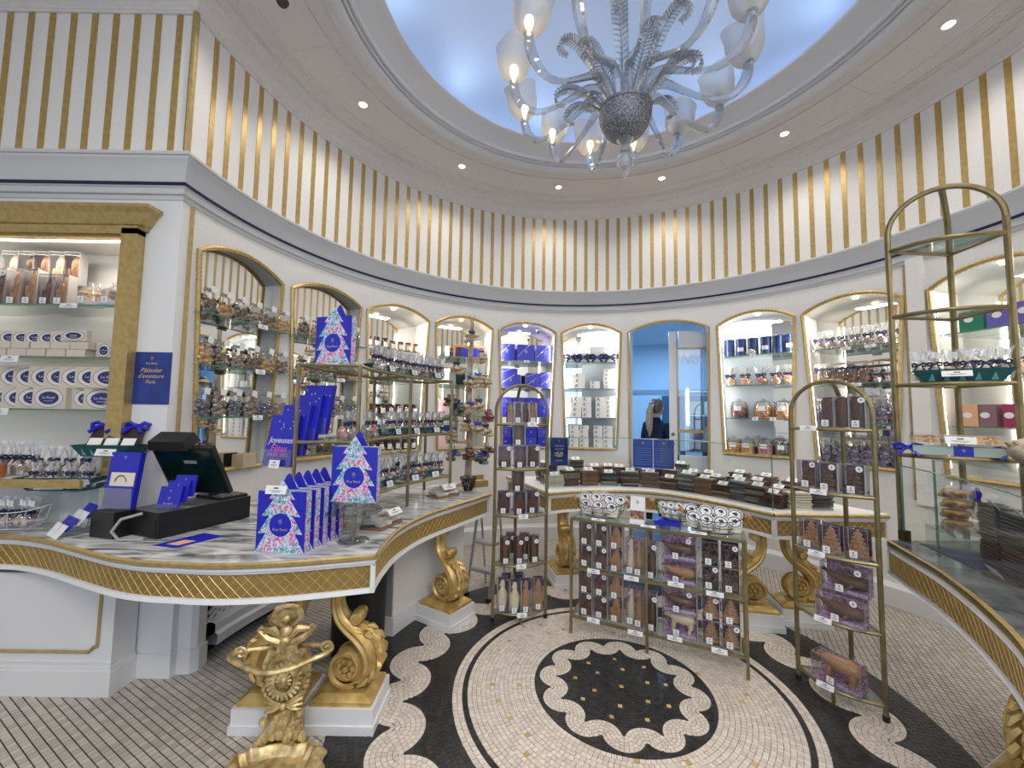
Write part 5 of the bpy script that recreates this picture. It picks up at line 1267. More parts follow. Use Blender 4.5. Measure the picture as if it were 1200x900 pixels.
# baskets of pouches with round labels -------------------------------
LABM = None
def label_disc():
    mb = M(); X = Matrix.Rotation(pi / 2, 4, 'X')
    mb.lathe([(0.001, 0.0), (0.038, 0.0), (0.038, 0.0015), (0.001, 0.0015)], 18, xf=X, sy=0.86); mb.k = 1
    mb.tube([(0.031 * cos(u), -0.002, 0.026 * sin(u)) for u in [2 * pi * k / 20 for k in range(20)]], 0.0024, 4, closed=True)
    mb.tube([(-0.010, -0.002, 0.010), (0.0, -0.002, 0.004), (0.004, -0.002, 0.011), (0.010, -0.002, 0.0), (0.002, -0.002, -0.003)], [0.004, 0.0065, 0.007, 0.0055, 0.003], 4)
    mb.box((0.0, -0.002, -0.012), (0.018, 0.001, 0.002)); return mb.mesh('round_label', mats=[TAG, INK])
def pouch(loc, label, group, rz, tilt, s=1.0):
    t = thing('sweet_pouch', label, 'pouch', loc, 0, group, rot=(tilt, 0, rz)); t.scale = (s, s, s)
    ob('sack', cached('sack', lambda: M().lathe([(0.001, 0.0), (0.030, 0.002), (0.036, 0.02), (0.036, 0.055), (0.030, 0.075), (0.016, 0.085), (0.001, 0.086)], 12, sy=0.62).mesh('sack', True)), mat_sack, t)
    ob('round_label', cached('rlab', label_disc), None, t, (0, -0.026, 0.055))
mat_sack = noisy('cream_sack', (0.55, 0.49, 0.40), (0.70, 0.66, 0.58), 30, 0.6)
WIRE = mat('dark_wire', (0.03, 0.025, 0.02), 0.4, 0.6)
def wire_basket(loc, rz, label, L=0.30, W=0.16, Hh=0.085, ends=True, m=WIRE, group='boat shaped wire baskets'):
    t = thing('wire_basket', label, 'basket', loc, rz, group)
    def el(f, z, k=24): return [(L / 2 * f * cos(u), W / 2 * f * sin(u), z + (0.035 * abs(cos(u)) ** 3 if z > Hh * 0.8 else 0)) for u in [2 * pi * j / k for j in range(k)]]
    mb = M(); mb.tube(el(1.0, Hh), 0.003, 5, closed=True); mb.tube(el(0.86, Hh * 0.5), 0.0018, 4, closed=True); mb.tube(el(0.62, 0.003), 0.0025, 4, closed=True)
    for j in range(14):
        u = 2 * pi * j / 14; mb.tube([(L / 2 * f * cos(u), W / 2 * f * sin(u), z) for f, z in ((0.62, 0.003), (0.80, Hh * 0.25), (0.90, Hh * 0.6), (1.0, Hh + 0.035 * abs(cos(u)) ** 3))], 0.0016, 4)
    ob('wires', mb.mesh('wires', True), m, t)
    if ends:
        for s in (-1, 1):
            e = M(); 
            for k in range(6): e.tube([(s * L / 2, 0, Hh + 0.03), (s * (L / 2 + 0.02), 0.016 * cos(k), Hh + 0.04 + 0.014 * sin(k)), (s * (L / 2 + 0.035), 0.006 * cos(k * 2), Hh + 0.036)], [0.006, 0.010, 0.005], 5)
            ob('knotted_handle', e.mesh('knotted_handle', True), WOODY, t)
    return t
BK = [((0.19, 0.125), 0.0, 'at the corner nearest the gap', [(-0.105, 0.025, 0.045, 0.0), (-0.035, 0.035, 0.05, 0.0), (0.01, 0.05, 0.055, 0), (0.048, 0.028, 0.045, 0.1), (0.115, 0.03, 0.045, 0.0), (-0.078, -0.045, 0.012, -0.1), (-0.002, -0.05, 0.012, 0.0), (0.078, -0.048, 0.008, 0.1)]),
      ((0.72, 0.175), 0.0, 'in the middle of the rack top', [(-0.10, 0.02, 0.035, 0), (-0.045, 0.03, 0.035, 0), (0.01, 0.03, 0.035, 0), (0.06, 0.02, 0.035, 0), (-0.075, -0.03, 0.01, 0), (-0.015, -0.035, 0.01, 0), (0.04, -0.03, 0.01, 0)]),
      ((0.95, 0.10), 0.0, 'at the end beside the arched rack', [(-0.115, 0.03, 0.045, 0.2), (-0.04, 0.035, 0.045, 0), (0.035, 0.04, 0.045, 0), (0.105, 0.03, 0.04, -0.1), (-0.10, -0.03, 0.015, 0.1), (-0.035, -0.05, 0.01, 0), (0.035, -0.052, 0.006, 0), (0.10, -0.035, 0.012, -0.1)])]
for i, (p, r, where, ps) in enumerate(BK):
    zb = 0.836 + (0.028 if i == 1 else 0)
    p = (p[0], p[1] + (0.0 if i == 1 else -0.01)); kx = (1.22, 1.0, 1.2)[i]; c = lrp(p[0], p[1], zb); wire_basket(c, lrz, 'dark wire basket of pouches on low rack, ' + where, 0.30 * kx, 0.17 * kx, 0.085)
    for k, (x, y, z, tr_) in enumerate(ps):
        pp = lrp(p[0] + x * kx, p[1] + y * kx, zb + z + 0.004)
        row = 'back' if k < len(ps) - 3 else 'front'; nb = len(ps) - 3
        idx = k if row == 'back' else k - nb; cnt = nb if row == 'back' else 3
        if i == 2: row, idx, cnt = ('back', k, 4) if k < 4 else ('front', k - 4, 4)
        pouch(pp, 'cream pouch with round white label, %s in the %s row of the basket %s' % (nth(idx, cnt), row, where), 'labelled pouches in the wire baskets', lrz + tr_ - (0.10 if i != 2 else -0.05), -0.35, (1.25, 0.85, 1.2)[i])
# tent card and blue box on the rack top
tc_ = thing('tent_card', 'folded white tent card with brown picture standing on low rack between baskets', 'card', lrp(0.468, 0.07, 0.836), lrz)
X = Matrix.Rotation(pi / 2, 4, 'Z')
ob('side', M().prism([(-0.052, 0.0), (0.0, 0.185), (0.0035, 0.185), (-0.048, 0.0)], -0.05, 0.05, xf=Matrix.Rotation(radians(90), 4, 'Z') @ Matrix.Rotation(pi / 2, 4, 'X')), WHITE, tc_)
ob('side', M().prism([(0.052, 0.0), (0.0, 0.185), (-0.0035, 0.185), (0.048, 0.0)], -0.05, 0.05, xf=Matrix.Rotation(radians(90), 4, 'Z') @ Matrix.Rotation(pi / 2, 4, 'X')), WHITE, tc_)
ob('picture', M().box((0, 0, 0), (0.094, 0.0012, 0.055)), C_BROWN, tc_, (0, -0.0385, 0.062), rot=(-0.274, 0, 0))
emblem(tc_, (0.0, -0.0155, 0.145), 0.018, INK)
tag(ob('blue_box', M().box((0, 0, 0.0135), (0.17, 0.13, 0.027)).mesh('blue_box'), BLUE, loc=lrp(0.66, 0.155, 0.836), rz=lrz), 'flat royal blue box lying under the middle basket on low rack', 'box')

# ------------------------------------------------------------------ slim arched racks
def erp(Ek, x, y, z):
    d = (Ek['R'] - Ek['L']).normalized(); return (Ek['L'].x + d.x * x + Ek['out'].x * y, Ek['L'].y + d.y * x + Ek['out'].y * y, z)
def erz(Ek): d = Ek['R'] - Ek['L']; return atan2(d.y, d.x)
ra = erz(EA); g = 'boxed chocolate figures on the slim rack by the gap'
zA = [z + 0.012 for z in EA['zs']]
for k, x in enumerate((0.135, 0.195, 0.255, 0.315)):
    figbox(erp(EA, x - 0.02, 0.0, zA[0]), 'clear box with brown chocolate figure, %s on top shelf of slim rack by the gap' % nth(k, 4), g, 'santa', MCHOC if k in (0, 3) else DCHOC, 0.056, 0.09, 0.165, ra, stick=False, card=k in (1, 3), side=True, back=SHREDD)
for zi in (1, 2):
    sn_ = ('second', 'third')[zi - 1]
    for k, x in enumerate((0.075, 0.195, 0.305)):
        figbox(erp(EA, x, 0.02 if k == 1 else -0.01, zA[zi]), 'clear box with dark chocolate pine cone, %s of three on %s shelf of slim rack by the gap' % (('left', 'middle', 'right')[k], sn_), g, 'cone', DCHOC, 0.098, 0.07, 0.172, ra, stick=k != 1)
    figbox(erp(EA, 0.18, 0.015, zA[zi] + 0.174), 'clear box with dark chocolate pine cone stacked above the three on %s shelf by the gap' % sn_, g, 'log', DCHOC, 0.095, 0.07, 0.155, ra, stick=False)
for k, (x, y) in enumerate(((0.085, 0.02), (0.19, 0.03), (0.255, -0.06), (0.315, 0.01), (0.15, -0.09))):
    t = thing('figure_tube', 'clear tube with dark chocolate log, %s on fourth shelf of slim rack by the gap' % ('leftmost of the front three', 'middle of the front three', 'behind the middle pair', 'rightmost of the front three', 'rear one')[k], 'gift tube', erp(EA, x, y, zA[3]), ra, g)
    ob('tube', cached('tube', lambda: M().lathe([(0.001, 0), (0.042, 0.0), (0.042, 0.205), (0.001, 0.205)], 18).mesh('tube', True)), ACET, t)
    f = ob('figure', cached(('fig', 'log'), lambda: fig_mesh('log')), DCHOC, t, (0, 0, 0.004)); f.scale = (0.086, 0.11, 0.20)
    ob('price_tag', price_mesh(0.036, 0.038), None, t, (0, -0.044, 0.028)); ob('round_sticker', cached('stk', _sticker), None, t, (0.012, -0.043, 0.165))
for k, (x, y, ch, kd) in enumerate(((0.075, 0.0, WCHOC, 'penguin'), (0.16, 0.05, WCHOC, 'penguin'), (0.25, 0.04, MCHOC, 'penguin'), (0.355, 0.01, MCHOC, 'santa'), (0.12, -0.08, MCHOC, 'santa'), (0.22, -0.09, DCHOC, 'santa'))):
    figbox(erp(EA, x, y, zA[4]), 'clear box with %s chocolate figure, %s on bottom shelf of slim rack by the gap' % ('white' if ch is WCHOC else 'milk' if ch is MCHOC else 'dark', nth(k, 4) if k < 4 else ('left one behind', 'right one behind')[k - 4]), g, kd, ch, 0.082, 0.07, 0.235, ra, stick=False, side=True, loc_side=-1, card=k < 4)
for i, (z, x) in enumerate(((EA['zs'][0], 0.27), (EA['zs'][2], 0.21), (EA['zs'][3], 0.2), (EA['zs'][4], 0.21))):
    price(erp(EA, x, 0.098, z + 0.006), 0.075, 0.035, ra, 'white price card on the %s shelf edge of slim rack by the gap' % ('top', 'third', 'fourth', 'bottom')[i], -0.1)
rb = erz(EB); g = 'boxed chocolate figures on the rack on the black border'; zB = [z + 0.012 for z in EB['zs']]
for k, x in enumerate((0.20, 0.27, 0.345)):
    figbox(erp(EB, x, -0.01, zB[0]), 'tall clear box with dark chocolate slab, %s on top shelf of the tree rack' % ('left', 'middle', 'right')[k], g, 'log', DCHOC, 0.078, 0.06, 0.185, rb, card=k != 1, stick=k == 2, back=SHREDD)
for zi, ch, nm in ((1, DCHOC, 'dark'), (2, MCHOC, 'milk')):
    for k, x in enumerate((0.095, 0.205, 0.32)):
        figbox(erp(EB, x, 0.035 if k == 1 else 0.0, zB[zi]), 'clear box with %s chocolate fir tree, %s of three on %s shelf of tree rack' % (nm, ('left', 'middle', 'right')[k], ('second', 'third')[zi - 1]), g, 'tree', ch, 0.108, 0.075, 0.165, rb, stick=zi == 1, side=zi == 1)
for k, (x, y, z) in enumerate(((0.245, 0.03, zB[3]), (0.255, -0.02, zB[3] + 0.155))):
    figbox(erp(EB, x, y, z), 'wide clear box with dark chocolate whale, %s of two on fourth shelf of tree rack' % ('lower', 'upper')[k], g, 'whale', DCHOC, 0.225, 0.10, 0.15, rb + 0.05, back=SHRED, shred=True, side=False)
figbox(erp(EB, 0.215, 0.02, zB[4]), 'wide clear box with milk chocolate bear lying on bottom shelf of tree rack', g, 'bear', MCHOC, 0.235, 0.10, 0.145, rb - 0.08, back=SHRED, shred=True, side=False, stick=False)
for i, (z, x) in enumerate(((EB['zs'][0], 0.13), (EB['zs'][1], 0.17), (EB['zs'][2], 0.15), (EB['zs'][3], 0.17), (EB['zs'][4], 0.17))):
    price(erp(EB, x, 0.092, z + 0.006), 0.085, 0.03, rb, 'white price card on the %s shelf edge of the tree rack' % ('top', 'second', 'third', 'fourth', 'bottom')[i], -0.3)
# tall rack on the glass case counter
rcz = erz(EC); zC = [z + 0.012 for z in EC['zs']]; g = 'bow-tied bags in the tray on the tall rack'
tray(erp(EC, 0.275, 0.0, zC[2]), 'teal card tray of bow-tied bags on third shelf of the tall arched rack', 0.40, 0.15, 0.07, rcz)
price(erp(EC, 0.27, 0.09, zC[2] + 0.045), 0.12, 0.035, rcz, 'white price card on the teal tray of the tall arched rack', -0.35)
for k in range(6):
    bag(erp(EC, 0.11 + 0.066 * k, 0.02 * (k % 2), zC[2] + 0.012), 'clear bag with navy bow, %s in the tray on the tall arched rack' % nth(k, 6), g, (C_CREAM, C_MIX)[k % 2], rcz, 1.0, card=True)
ck = thing('biscuit_pack', 'flat clear pack of golden biscuits on fourth shelf of the tall arched rack', 'biscuits', erp(EC, 0.24, 0.03, zC[3] + 0.062), rcz)
for k in range(9):
    f_ = cached('bisc', lambda: M().box((0, 0, 0), (0.115, 0.055, 0.024), taper=0.8).mesh('biscuit'))
    ob('biscuit', f_, C_GOLD, ck, ((k % 3 - 1) * 0.11, 0.03 * ((k // 3) - 1), 0.02 + 0.02 * (k % 2)), rz=0.3 * (k % 3 - 1))
ob('film', M().box((0, 0, 0.03), (0.38, 0.15, 0.06), taper=0.9), FILM, ck)
price(erp(EC, 0.27, 0.11, zC[3] + 0.09), 0.12, 0.04, rcz, 'white price card on the pack of golden biscuits', -0.3)
wp = thing('ribboned_pack', 'long clear wrapped pack with blue label and blue ribbons at both ends on the tall rack', 'sweets', erp(EC, 0.25, 0.05, zC[3]), rcz)
ob('bar', M().box((0, 0, 0.028), (0.36, 0.06, 0.05)), mat('pale_green_wrap', (0.45, 0.55, 0.52), 0.35), wp); ob('label', M().box((0.02, -0.001, 0.028), (0.075, 0.066, 0.054)), BLUE, wp)
emblem(wp, (0.02, -0.036, 0.034), 0.012, SILV)
for s in (-1, 1): ob('ribbon', cached('bow', lambda: bow_mesh(1.15)), BLUE, wp, (s * 0.20, -0.01, 0.04)).scale = (1.6, 1.6, 1.6)
ts = thing('tissue_bag', 'crumpled tan tissue bag on top of the glass case', 'bag', (1.83, -0.52, 1.385), 0.5)
ts.scale = (0.85, 0.85, 0.75)
tm = M(); tm.ball((0, 0, 0.09), 0.13, 14, 9, (1.5, 0.8, 0.7))
for k in range(16): a = 2 * pi * k / 16; tm.tube([(0.10 * cos(a), 0.07 * sin(a), 0.10), (0.19 * cos(a), 0.12 * sin(a), 0.13 + 0.03 * sin(3 * a))], [0.03, 0.008], 5)
ob('tissue', tm.mesh('tissue', True), noisy('tan_tissue', (0.40, 0.34, 0.25), (0.58, 0.50, 0.38), 30, 0.6), ts)
ob('case_roof', M().prism([pol(radians(a), 1.66)[:2] for a in range(97, 137, 4)] + [pol(radians(a), 2.2)[:2] for a in range(136, 96, -4)], 1.372, 1.384), SHELFG, rg)
for a in (97, 136):
    for r_ in (1.67, 2.19): ob('case_post', M().tube([pol(radians(a), r_, HT), pol(radians(a), r_, 1.372)], 0.006, 6), GEDGE, rg)
# inside the glass case
cb = thing('biscuit_stack', 'tall stack of golden biscuits in clear film tied with blue ribbon inside the glass case', 'biscuits', (1.735, -0.22, HT + 0.125), radians(60))
for k in range(8):
    ob('biscuit', cached('bisc2', lambda: M().lathe([(0.001, 0), (0.055, 0.002), (0.06, 0.012), (0.05, 0.022), (0.001, 0.024)], 10).mesh('biscuit', True)), C_GOLD, cb, (rnd.uniform(-.006, .006) - 0.05 * (k % 2), rnd.uniform(-.006, .006), 0.027 * k))
ob('film', M().box((-0.025, 0, 0.12), (0.18, 0.13, 0.24), taper=0.85), FILM, cb); ob('label', M().box((0.0, -0.068, 0.12), (0.07, 0.004, 0.06)), BLUE, cb)
ob('ribbon', cached('bow', lambda: bow_mesh(1.15)), BLUE, cb, (0, -0.07, 0.19)).scale = (2.4, 2.0, 2.4)
cs_ = thing('glass_riser', 'clear glass riser carrying the biscuit stack in the case', 'riser', (1.735, -0.22, HT), radians(60))
ob('plate', M().box((0, 0, 0.118), (0.24, 0.20, 0.010)), SHELFG, cs_)
for x in (-0.1, 0.1): ob('support', M().box((x, 0, 0.057), (0.008, 0.18, 0.113)), SHELFG, cs_)
price((1.66, -0.27, HT + 0.11), 0.13, 0.04, radians(60), 'white price card in front of the biscuit stack in the glass case', -0.3)
tag(ob('navy_sheet', M().prism([(1.66, -0.10), (1.60, -0.30), (1.53, -0.50), (1.72, -0.55), (1.86, -0.30)], HT, HT + 0.004).mesh('navy_sheet'), NAVY), 'dark navy sheet lying in the glass case on the marble', 'sheet')
barm = M().box((0, 0, 0.0075), (0.16, 0.085, 0.0125)).mesh('bar')
GB = [mat('grey_bar_wrap', (0.10, 0.10, 0.115), 0.3), mat('slate_bar_wrap', (0.055, 0.055, 0.07), 0.3), mat('purple_bar_wrap', (0.05, 0.025, 0.06), 0.3)]
for k, (x, y, n) in enumerate(((1.69, -0.47, 18), (1.58, -0.66, 18), (1.47, -0.83, 16))):
    for j in range(n):
        tag(ob('chocolate_bar', barm, GB[(2 if j < 8 else (j // 3) % 2)], loc=(x + rnd.uniform(-.004, .004), y + rnd.uniform(-.004, .004), HT + (0.0045 if k < 1 else 0.001) + 0.0165 * j), rz=radians(62 + 5 * k) + rnd.uniform(-.05, .05)),
            'dark wrapped bar, %s up in the %s stack inside the glass case' % (ORD[j], ('first', 'second', 'third')[k]), 'chocolate bar', 'bars in the glass case, stack %s' % ('one', 'two', 'three')[k])
    price((x - 0.06, y - 0.03, HT + 0.0165 * n + 0.012), 0.075, 0.05, radians(55), 'white price card on top of the %s stack in the glass case' % ('first', 'second', 'third')[k], -0.6)
price((1.50, -0.60, HT + 0.03), 0.10, 0.04, radians(62), 'white price card low at the foot of the glass case stacks', -0.6)
# ------------------------------------------------------------------ goods on the left counter and its rack
def look(x, y, k=1.0):   # heading with the front (-y) towards the shop floor in front
    return atan2(-0.70 - x, (y + 2.51)) * k
PI2 = pi / 2
def treebox(loc, rz, label, w=0.255, h=0.30, d=0.052):
    t = thing('tree_gift_box', label, 'gift box', loc, rz, 'blue gift boxes with a floral fir tree')
    ob('carton', cached(('tb', w, h), lambda: M().box((0, 0, h / 2), (w, d, h)).mesh('carton')), BLUE, t)
    for s in (-1, 1): ob('printed_side', cached(('tbs', h), lambda: M().box((0, 0, h / 2), (0.002, d * 0.86, h * 0.995))), FLORAL, t, (s * w / 2, 0, 0))
    ob('printed_top', cached(('tbt', w), lambda: M().box((0, 0, 0), (w * 0.99, d * 0.86, 0.002))), FLORAL, t, (0, 0, h))
    tree = [(-0.50, 0), (-0.30, 0.31), (-0.46, 0.30), (-0.235, 0.60), (-0.40, 0.585), (-0.16, 0.875), (-0.27, 0.87), (0, 1.20), (0.27, 0.87), (0.16, 0.875), (0.40, 0.585), (0.235, 0.60), (0.46, 0.30), (0.30, 0.31), (0.50, 0)]
    ob('fir_tree', cached(('tbf', w, h), lambda: M().prism([(x * w, z * h) for x, z in tree], 0, 0.003, xf=Matrix.Translation((0, -d / 2, 0)) @ Matrix.Rotation(PI2, 4, 'X')).mesh('fir_tree')), FLORAL, t)
    ob('blue_disc', cached(('tbd', w), lambda: M().lathe([(0.001, 0), (w * 0.225, 0), (w * 0.225, 0.0012), (0.001, 0.0012)], 28, xf=Matrix.Rotation(PI2, 4, 'X')).mesh('blue_disc')), BLUE, t, (0, -d / 2 - 0.0031, h * 0.45))
    emblem(t, (0, -d / 2 - 0.0045, h * 0.505), 0.016, GOLDI)
    text('lettering', 'Roy René', 0.020, GOLDI, t, (0, -d / 2 - 0.0046, h * 0.375), (PI2, 0, 0))
    ob('back_flap', cached(('tbb', w), lambda: M().prism([(-0.05, 0), (0.05, 0), (0.012, 0.075), (0, 0.085), (-0.012, 0.075)], 0, 0.003, xf=Matrix.Rotation(PI2, 4, 'X')).mesh('back_flap')), BLUE, t, (0, d / 2, h * 0.995))
    return t
bx = Vector((-1.848, -0.385, HT)); bd = Vector((0.016, 0.064, 0))
for k in range(5):
    treebox(tuple(bx + bd * k), radians(-5), 'blue box with floral fir tree on marble counter, ' + ('front of the row of five' if k == 0 else ORD[k] + ' of the row of five behind the front one'))
treebox((-1.79, -0.01, 1.872), radians(-16), 'blue box with floral fir tree standing on top of the brass shelf rack')
treebox((-1.555, -0.215, 1.098), radians(-4), 'blue box with floral fir tree raised on the clear pedestal dish')
price((-1.875, -0.425, 1.195), 0.11, 0.042, radians(-5), 'white price card on the front box of the row of tree boxes', -0.2)
price((-1.79, -0.075, 1.868), 0.10, 0.03, radians(-10), 'white price card under the tree box on the brass rack', -0.7)
pd = thing('pedestal_dish', 'clear glass pedestal dish on the marble counter by the corner', 'dish', (-1.56, -0.205, HT))
ob('foot', M().lathe([(0.001, 0.012), (0.02, 0.012), (0.08, 0.004), (0.085, 0.0), (0.001, 0.0)], 24).mesh('foot', True), JARG, pd)
ob('stem', M().lathe([(0.022, 0.01), (0.018, 0.04), (0.018, 0.13), (0.03, 0.15)], 14).mesh('stem', True), JARG, pd)
ob('bowl', M().lathe([(0.001, 0.148), (0.09, 0.15), (0.15, 0.16), (0.155, 0.165), (0.105, 0.162), (0.10, 0.206), (0.104, 0.211), (0.001, 0.211)], 28).mesh('bowl', True), JARG, pd)

# magazine rack with four tiers of brochures
mg = thing('brochure_rack', 'tiered clear brochure rack full of royal blue Christmas catalogues on the end of brass rack', 'brochure rack', (-2.06, -0.10, 1.24), radians(-17))
mgrp = 'royal blue Christmas catalogues'
fr = M()
for k in range(4):
    fr.box((0.042 * k, 0.040 * k - 0.015, 0.075 + 0.062 * k), (0.225, 0.003, 0.10)); fr.box((0.042 * k, 0.040 * k + 0.01, 0.025 + 0.062 * k), (0.225, 0.04, 0.003))
fr.add([(-0.115, -0.015, 0.0), (0.115, -0.015, 0.0), (0.24, 0.17, 0.22), (0.01, 0.17, 0.22)], [(0, 1, 2, 3)])
ob('holder', fr, ACET, mg)
for k in (-1, 1): ob('hook', M().tube([(0.10 + 0.1 * k, 0.12, 0.19), (0.10 + 0.1 * k, 0.17, 0.185), (0.10 + 0.1 * k, 0.18, 0.17)], 0.004, 5), STEEL, mg)
mgm = M().box((0, 0, 0.15), (0.205, 0.004, 0.30)).mesh('catalogue')
mrz = radians(-17); mR = Matrix.Rotation(mrz, 3, 'Z')
for k in range(4):
    for j in range(5 if k else 6):
        p = Vector((-2.06, -0.10, 1.24)) + mR @ Vector((0.042 * k, 0.040 * k - 0.010 + 0.0065 * j, 0.028 + 0.062 * k))
        o = ob('catalogue', mgm, BLUE, loc=tuple(p), rot=(-0.20, 0, mrz))
        tag(o, 'royal blue catalogue, %s from the front in the %s tier of the brochure rack' % (ORD[j], ('front', 'second', 'third', 'rear')[k]), 'catalogue', mgrp + ', %s tier' % ('front', 'second', 'third', 'rear')[k])
        if j == 0:
            if k == 0:
                o['label'] = 'foremost royal blue catalogue reading Joyeuses Fêtes Noel 2023 in the brochure rack'; o['group'] = mgrp
                text('lettering', 'Joyeuses', 0.050, WHITE, o, (0.0, -0.0026, 0.150), (PI2, 0, 0), shear=0.3)
                text('lettering', 'Fêtes', 0.056, PINK, o, (-0.005, -0.0026, 0.102), (PI2, 0, 0), shear=0.2)
                text('lettering', 'NOËL 2023', 0.030, PINK, o, (0.0, -0.0026, 0.065), (PI2, 0, 0))
            st = M(); g_ = random.Random(k)
            for q in range(7): st.prism([(-0.004, 0), (0.004, 0), (0, 0.012)], 0, 0.0006, xf=Matrix.Translation((g_.uniform(-0.09, 0.09), -0.0022, g_.uniform(0.19, 0.28))) @ Matrix.Rotation(PI2, 4, 'X'))
            ob('printed_drops', st, SILV, o, kind='stuff')
price((-2.06 + 0.005, -0.14, 1.285), 0.075, 0.045, mrz, 'white printed note on the front of the brochure rack', -0.2)

# trays and bags on the shelf rack
fills = (C_MIX, C_BROWN, C_CREAM)
def rackrow(z, r, degs, where, group, fl, s=1.0, bow=BOW, card=True):
    n = len(degs)
    for k, dg in enumerate(degs):
        a = radians(dg); bag(pol(a, r + 0.012 * ((k * 7) % 3 - 1), z), 'clear bag with %s bow, %s %s' % ('navy' if bow is BOW else 'red', nth(k, n), where), group, fl[k % len(fl)], -a, s, bow, card and k % 3 != 1)
def tray_arc(z, r, a0, a1, label, w=0.12, h=0.05, m=TEAL):
    am_ = radians((a0 + a1) / 2); L = radians(abs(a1 - a0)) * r
    tray(pol(am_, r, z), label, L, w, h, -am_, m, group='teal card trays on the shelf rack')
topz, midz, lowz = RKZ[0] + 0.012, RKZ[1] + 0.012, RKZ[2] + 0.012
for k, (a, b) in enumerate(((-80, -71), (-70, -61), (-60, -51.5))):
    tray_arc(topz, 1.70, a, b, 'teal card tray of bow-tied bags, %s of three on top of the brass shelf rack' % ('nearest', 'middle', 'farthest')[k])
    dg = [a + (b - a) * (j + 0.5) / 4 for j in range(4)]
    rackrow(topz + 0.006, 1.675, dg, 'in the front line of the %s tray on top of the shelf rack' % ('nearest', 'middle', 'farthest')[k], 'bow-tied bags on top of the shelf rack', fills, 0.98)
    rackrow(topz + 0.006, 1.735, [d + 1 for d in dg], 'in the back line of the %s tray on top of the shelf rack' % ('nearest', 'middle', 'farthest')[k], 'bow-tied bags on top of the shelf rack', fills, 1.08, card=False)
    price(pol(radians((a + b) / 2 + 1), 1.625, topz + 0.03), 0.065, 0.04, -radians((a + b) / 2), 'white price card on the %s tray on top of the brass shelf rack' % ('nearest', 'middle', 'farthest')[k], -0.25)
rackrow(midz, 1.72, [-91, -87.5, -84, -80.5, -77], 'at the near end of the middle shelf of the rack', 'bow-tied bags on the middle shelf', (C_RED, C_MIX), 1.0)
for k, (a, b) in enumerate(((-74.5, -67.5), (-66.5, -59.5), (-58.5, -51))):
    tray_arc(midz, 1.69, a, b, 'teal card tray, %s of three on the middle shelf of the brass rack' % ('nearest', 'middle', 'farthest')[k], h=0.045)
    rackrow(midz + 0.006, 1.685, [a + (b - a) * (j + 0.5) / 4 for j in range(4)], 'in the %s tray on the middle shelf of the rack' % ('nearest', 'middle', 'farthest')[k], 'bow-tied bags on the middle shelf', fills, 0.95)
    price(pol(radians((a + b) / 2), 1.62, midz + 0.025), 0.06, 0.04, -radians((a + b) / 2), 'white price card on the %s tray on the middle shelf of the rack' % ('nearest', 'middle', 'farthest')[k], -0.25)
for k, (a, b) in enumerate(((-88.5, -80), (-78.5, -69.5), (-66.5, -59.5), (-58.5, -51))):
    nm = ('nearest', 'second', 'third', 'farthest')[k]
    tray_arc(lowz, 1.69, a, b, 'teal card tray, %s of four on the bottom shelf of the brass rack' % nm, h=0.05)
    rackrow(lowz + 0.006, 1.685, [a + (b - a) * (j + 0.5) / 4 for j in range(4)], 'in the %s tray on the bottom shelf of the rack' % nm, 'bags on the bottom shelf of the rack', (C_BLUEB, C_CREAM) if k in (1, 2) else (C_GOLD, C_BLUEB, C_MIX), 1.05, card=k > 1)
    price(pol(radians((a + b) / 2), 1.62, lowz + 0.02), 0.075, 0.042, -radians((a + b) / 2), 'white price card on the %s tray on the bottom shelf of the rack' % nm, -0.3)
rackrow(lowz, 1.82, [-86, -80, -74, -64, -57], 'along the back of the bottom shelf of the rack', 'bags on the bottom shelf of the rack', (C_BLUEB, C_MIX), 1.25)
# flat clear packs of white nougat on the marble
def nougat_tray(x, y, rz, label):
    t = thing('nougat_tray', label, 'sweets', (x, y, HT), rz)
    ob('board', M().box((0, 0, 0.008), (0.24, 0.15, 0.016)), mat_brownboard, t); ob('film', M().box((0, 0, 0.045), (0.235, 0.145, 0.06), taper=0.9), FILM, t)
    for k in range(6): ob('nougat_bar', cached('nbar', lambda: M().box((0, 0, 0), (0.10, 0.042, 0.022)).mesh('nougat_bar')), NOUGW, t, (-0.055 + 0.11 * (k % 2), -0.048 + 0.047 * (k // 2), 0.030 + 0.006 * (k % 3)), rz=0.08 * (k - 2))
    for k in range(2): ob('nougat_bar', cached('nbar', lambda: None), NOUGW, t, (-0.05 + 0.09 * k, 0.02, 0.060 + 0.012 * k), rot=(0.1, 0.1, 0.5 - 0.9 * k))
    return t
mat_brownboard = mat('brown_board', (0.30, 0.16, 0.09), 0.6); NOUGW = noisy('white_nougat', (0.62, 0.58, 0.52), (0.80, 0.78, 0.74), 60, 0.5)
nougat_tray(-1.50, 0.10, radians(75), 'clear wrapped tray of white nougat bars on the marble by the counter corner')
nougat_tray(-1.27, 1.02, radians(50), 'clear wrapped tray of white nougat bars on the marble at the far counter end')
price((-1.425, 0.115, HT + 0.085), 0.12, 0.045, radians(68), 'white price card on the near tray of nougat bars', -0.7)
price((-1.215, 0.99, HT + 0.085), 0.14, 0.05, radians(52), 'white price card on the far tray of nougat bars', -0.7)
wb_ = thing('wire_bowl', 'dark woven wire bowl with wrapped sweets at the far counter end', 'bowl', (-1.085, 1.27, HT))
wm = M()
for k in range(16):
    a = 2 * pi * k / 16
    for s in (-1, 1): wm.tube([(0.035 * cos(a), 0.035 * sin(a), 0.002), (0.05 * cos(a + s * 0.35), 0.05 * sin(a + s * 0.35), 0.05), (0.075 * cos(a + s * 0.7), 0.075 * sin(a + s * 0.7), 0.12)], 0.003, 4)
wm.tube([(0.076 * cos(u), 0.076 * sin(u), 0.12) for u in [2 * pi * k / 20 for k in range(20)]], 0.004, 4, closed=True)
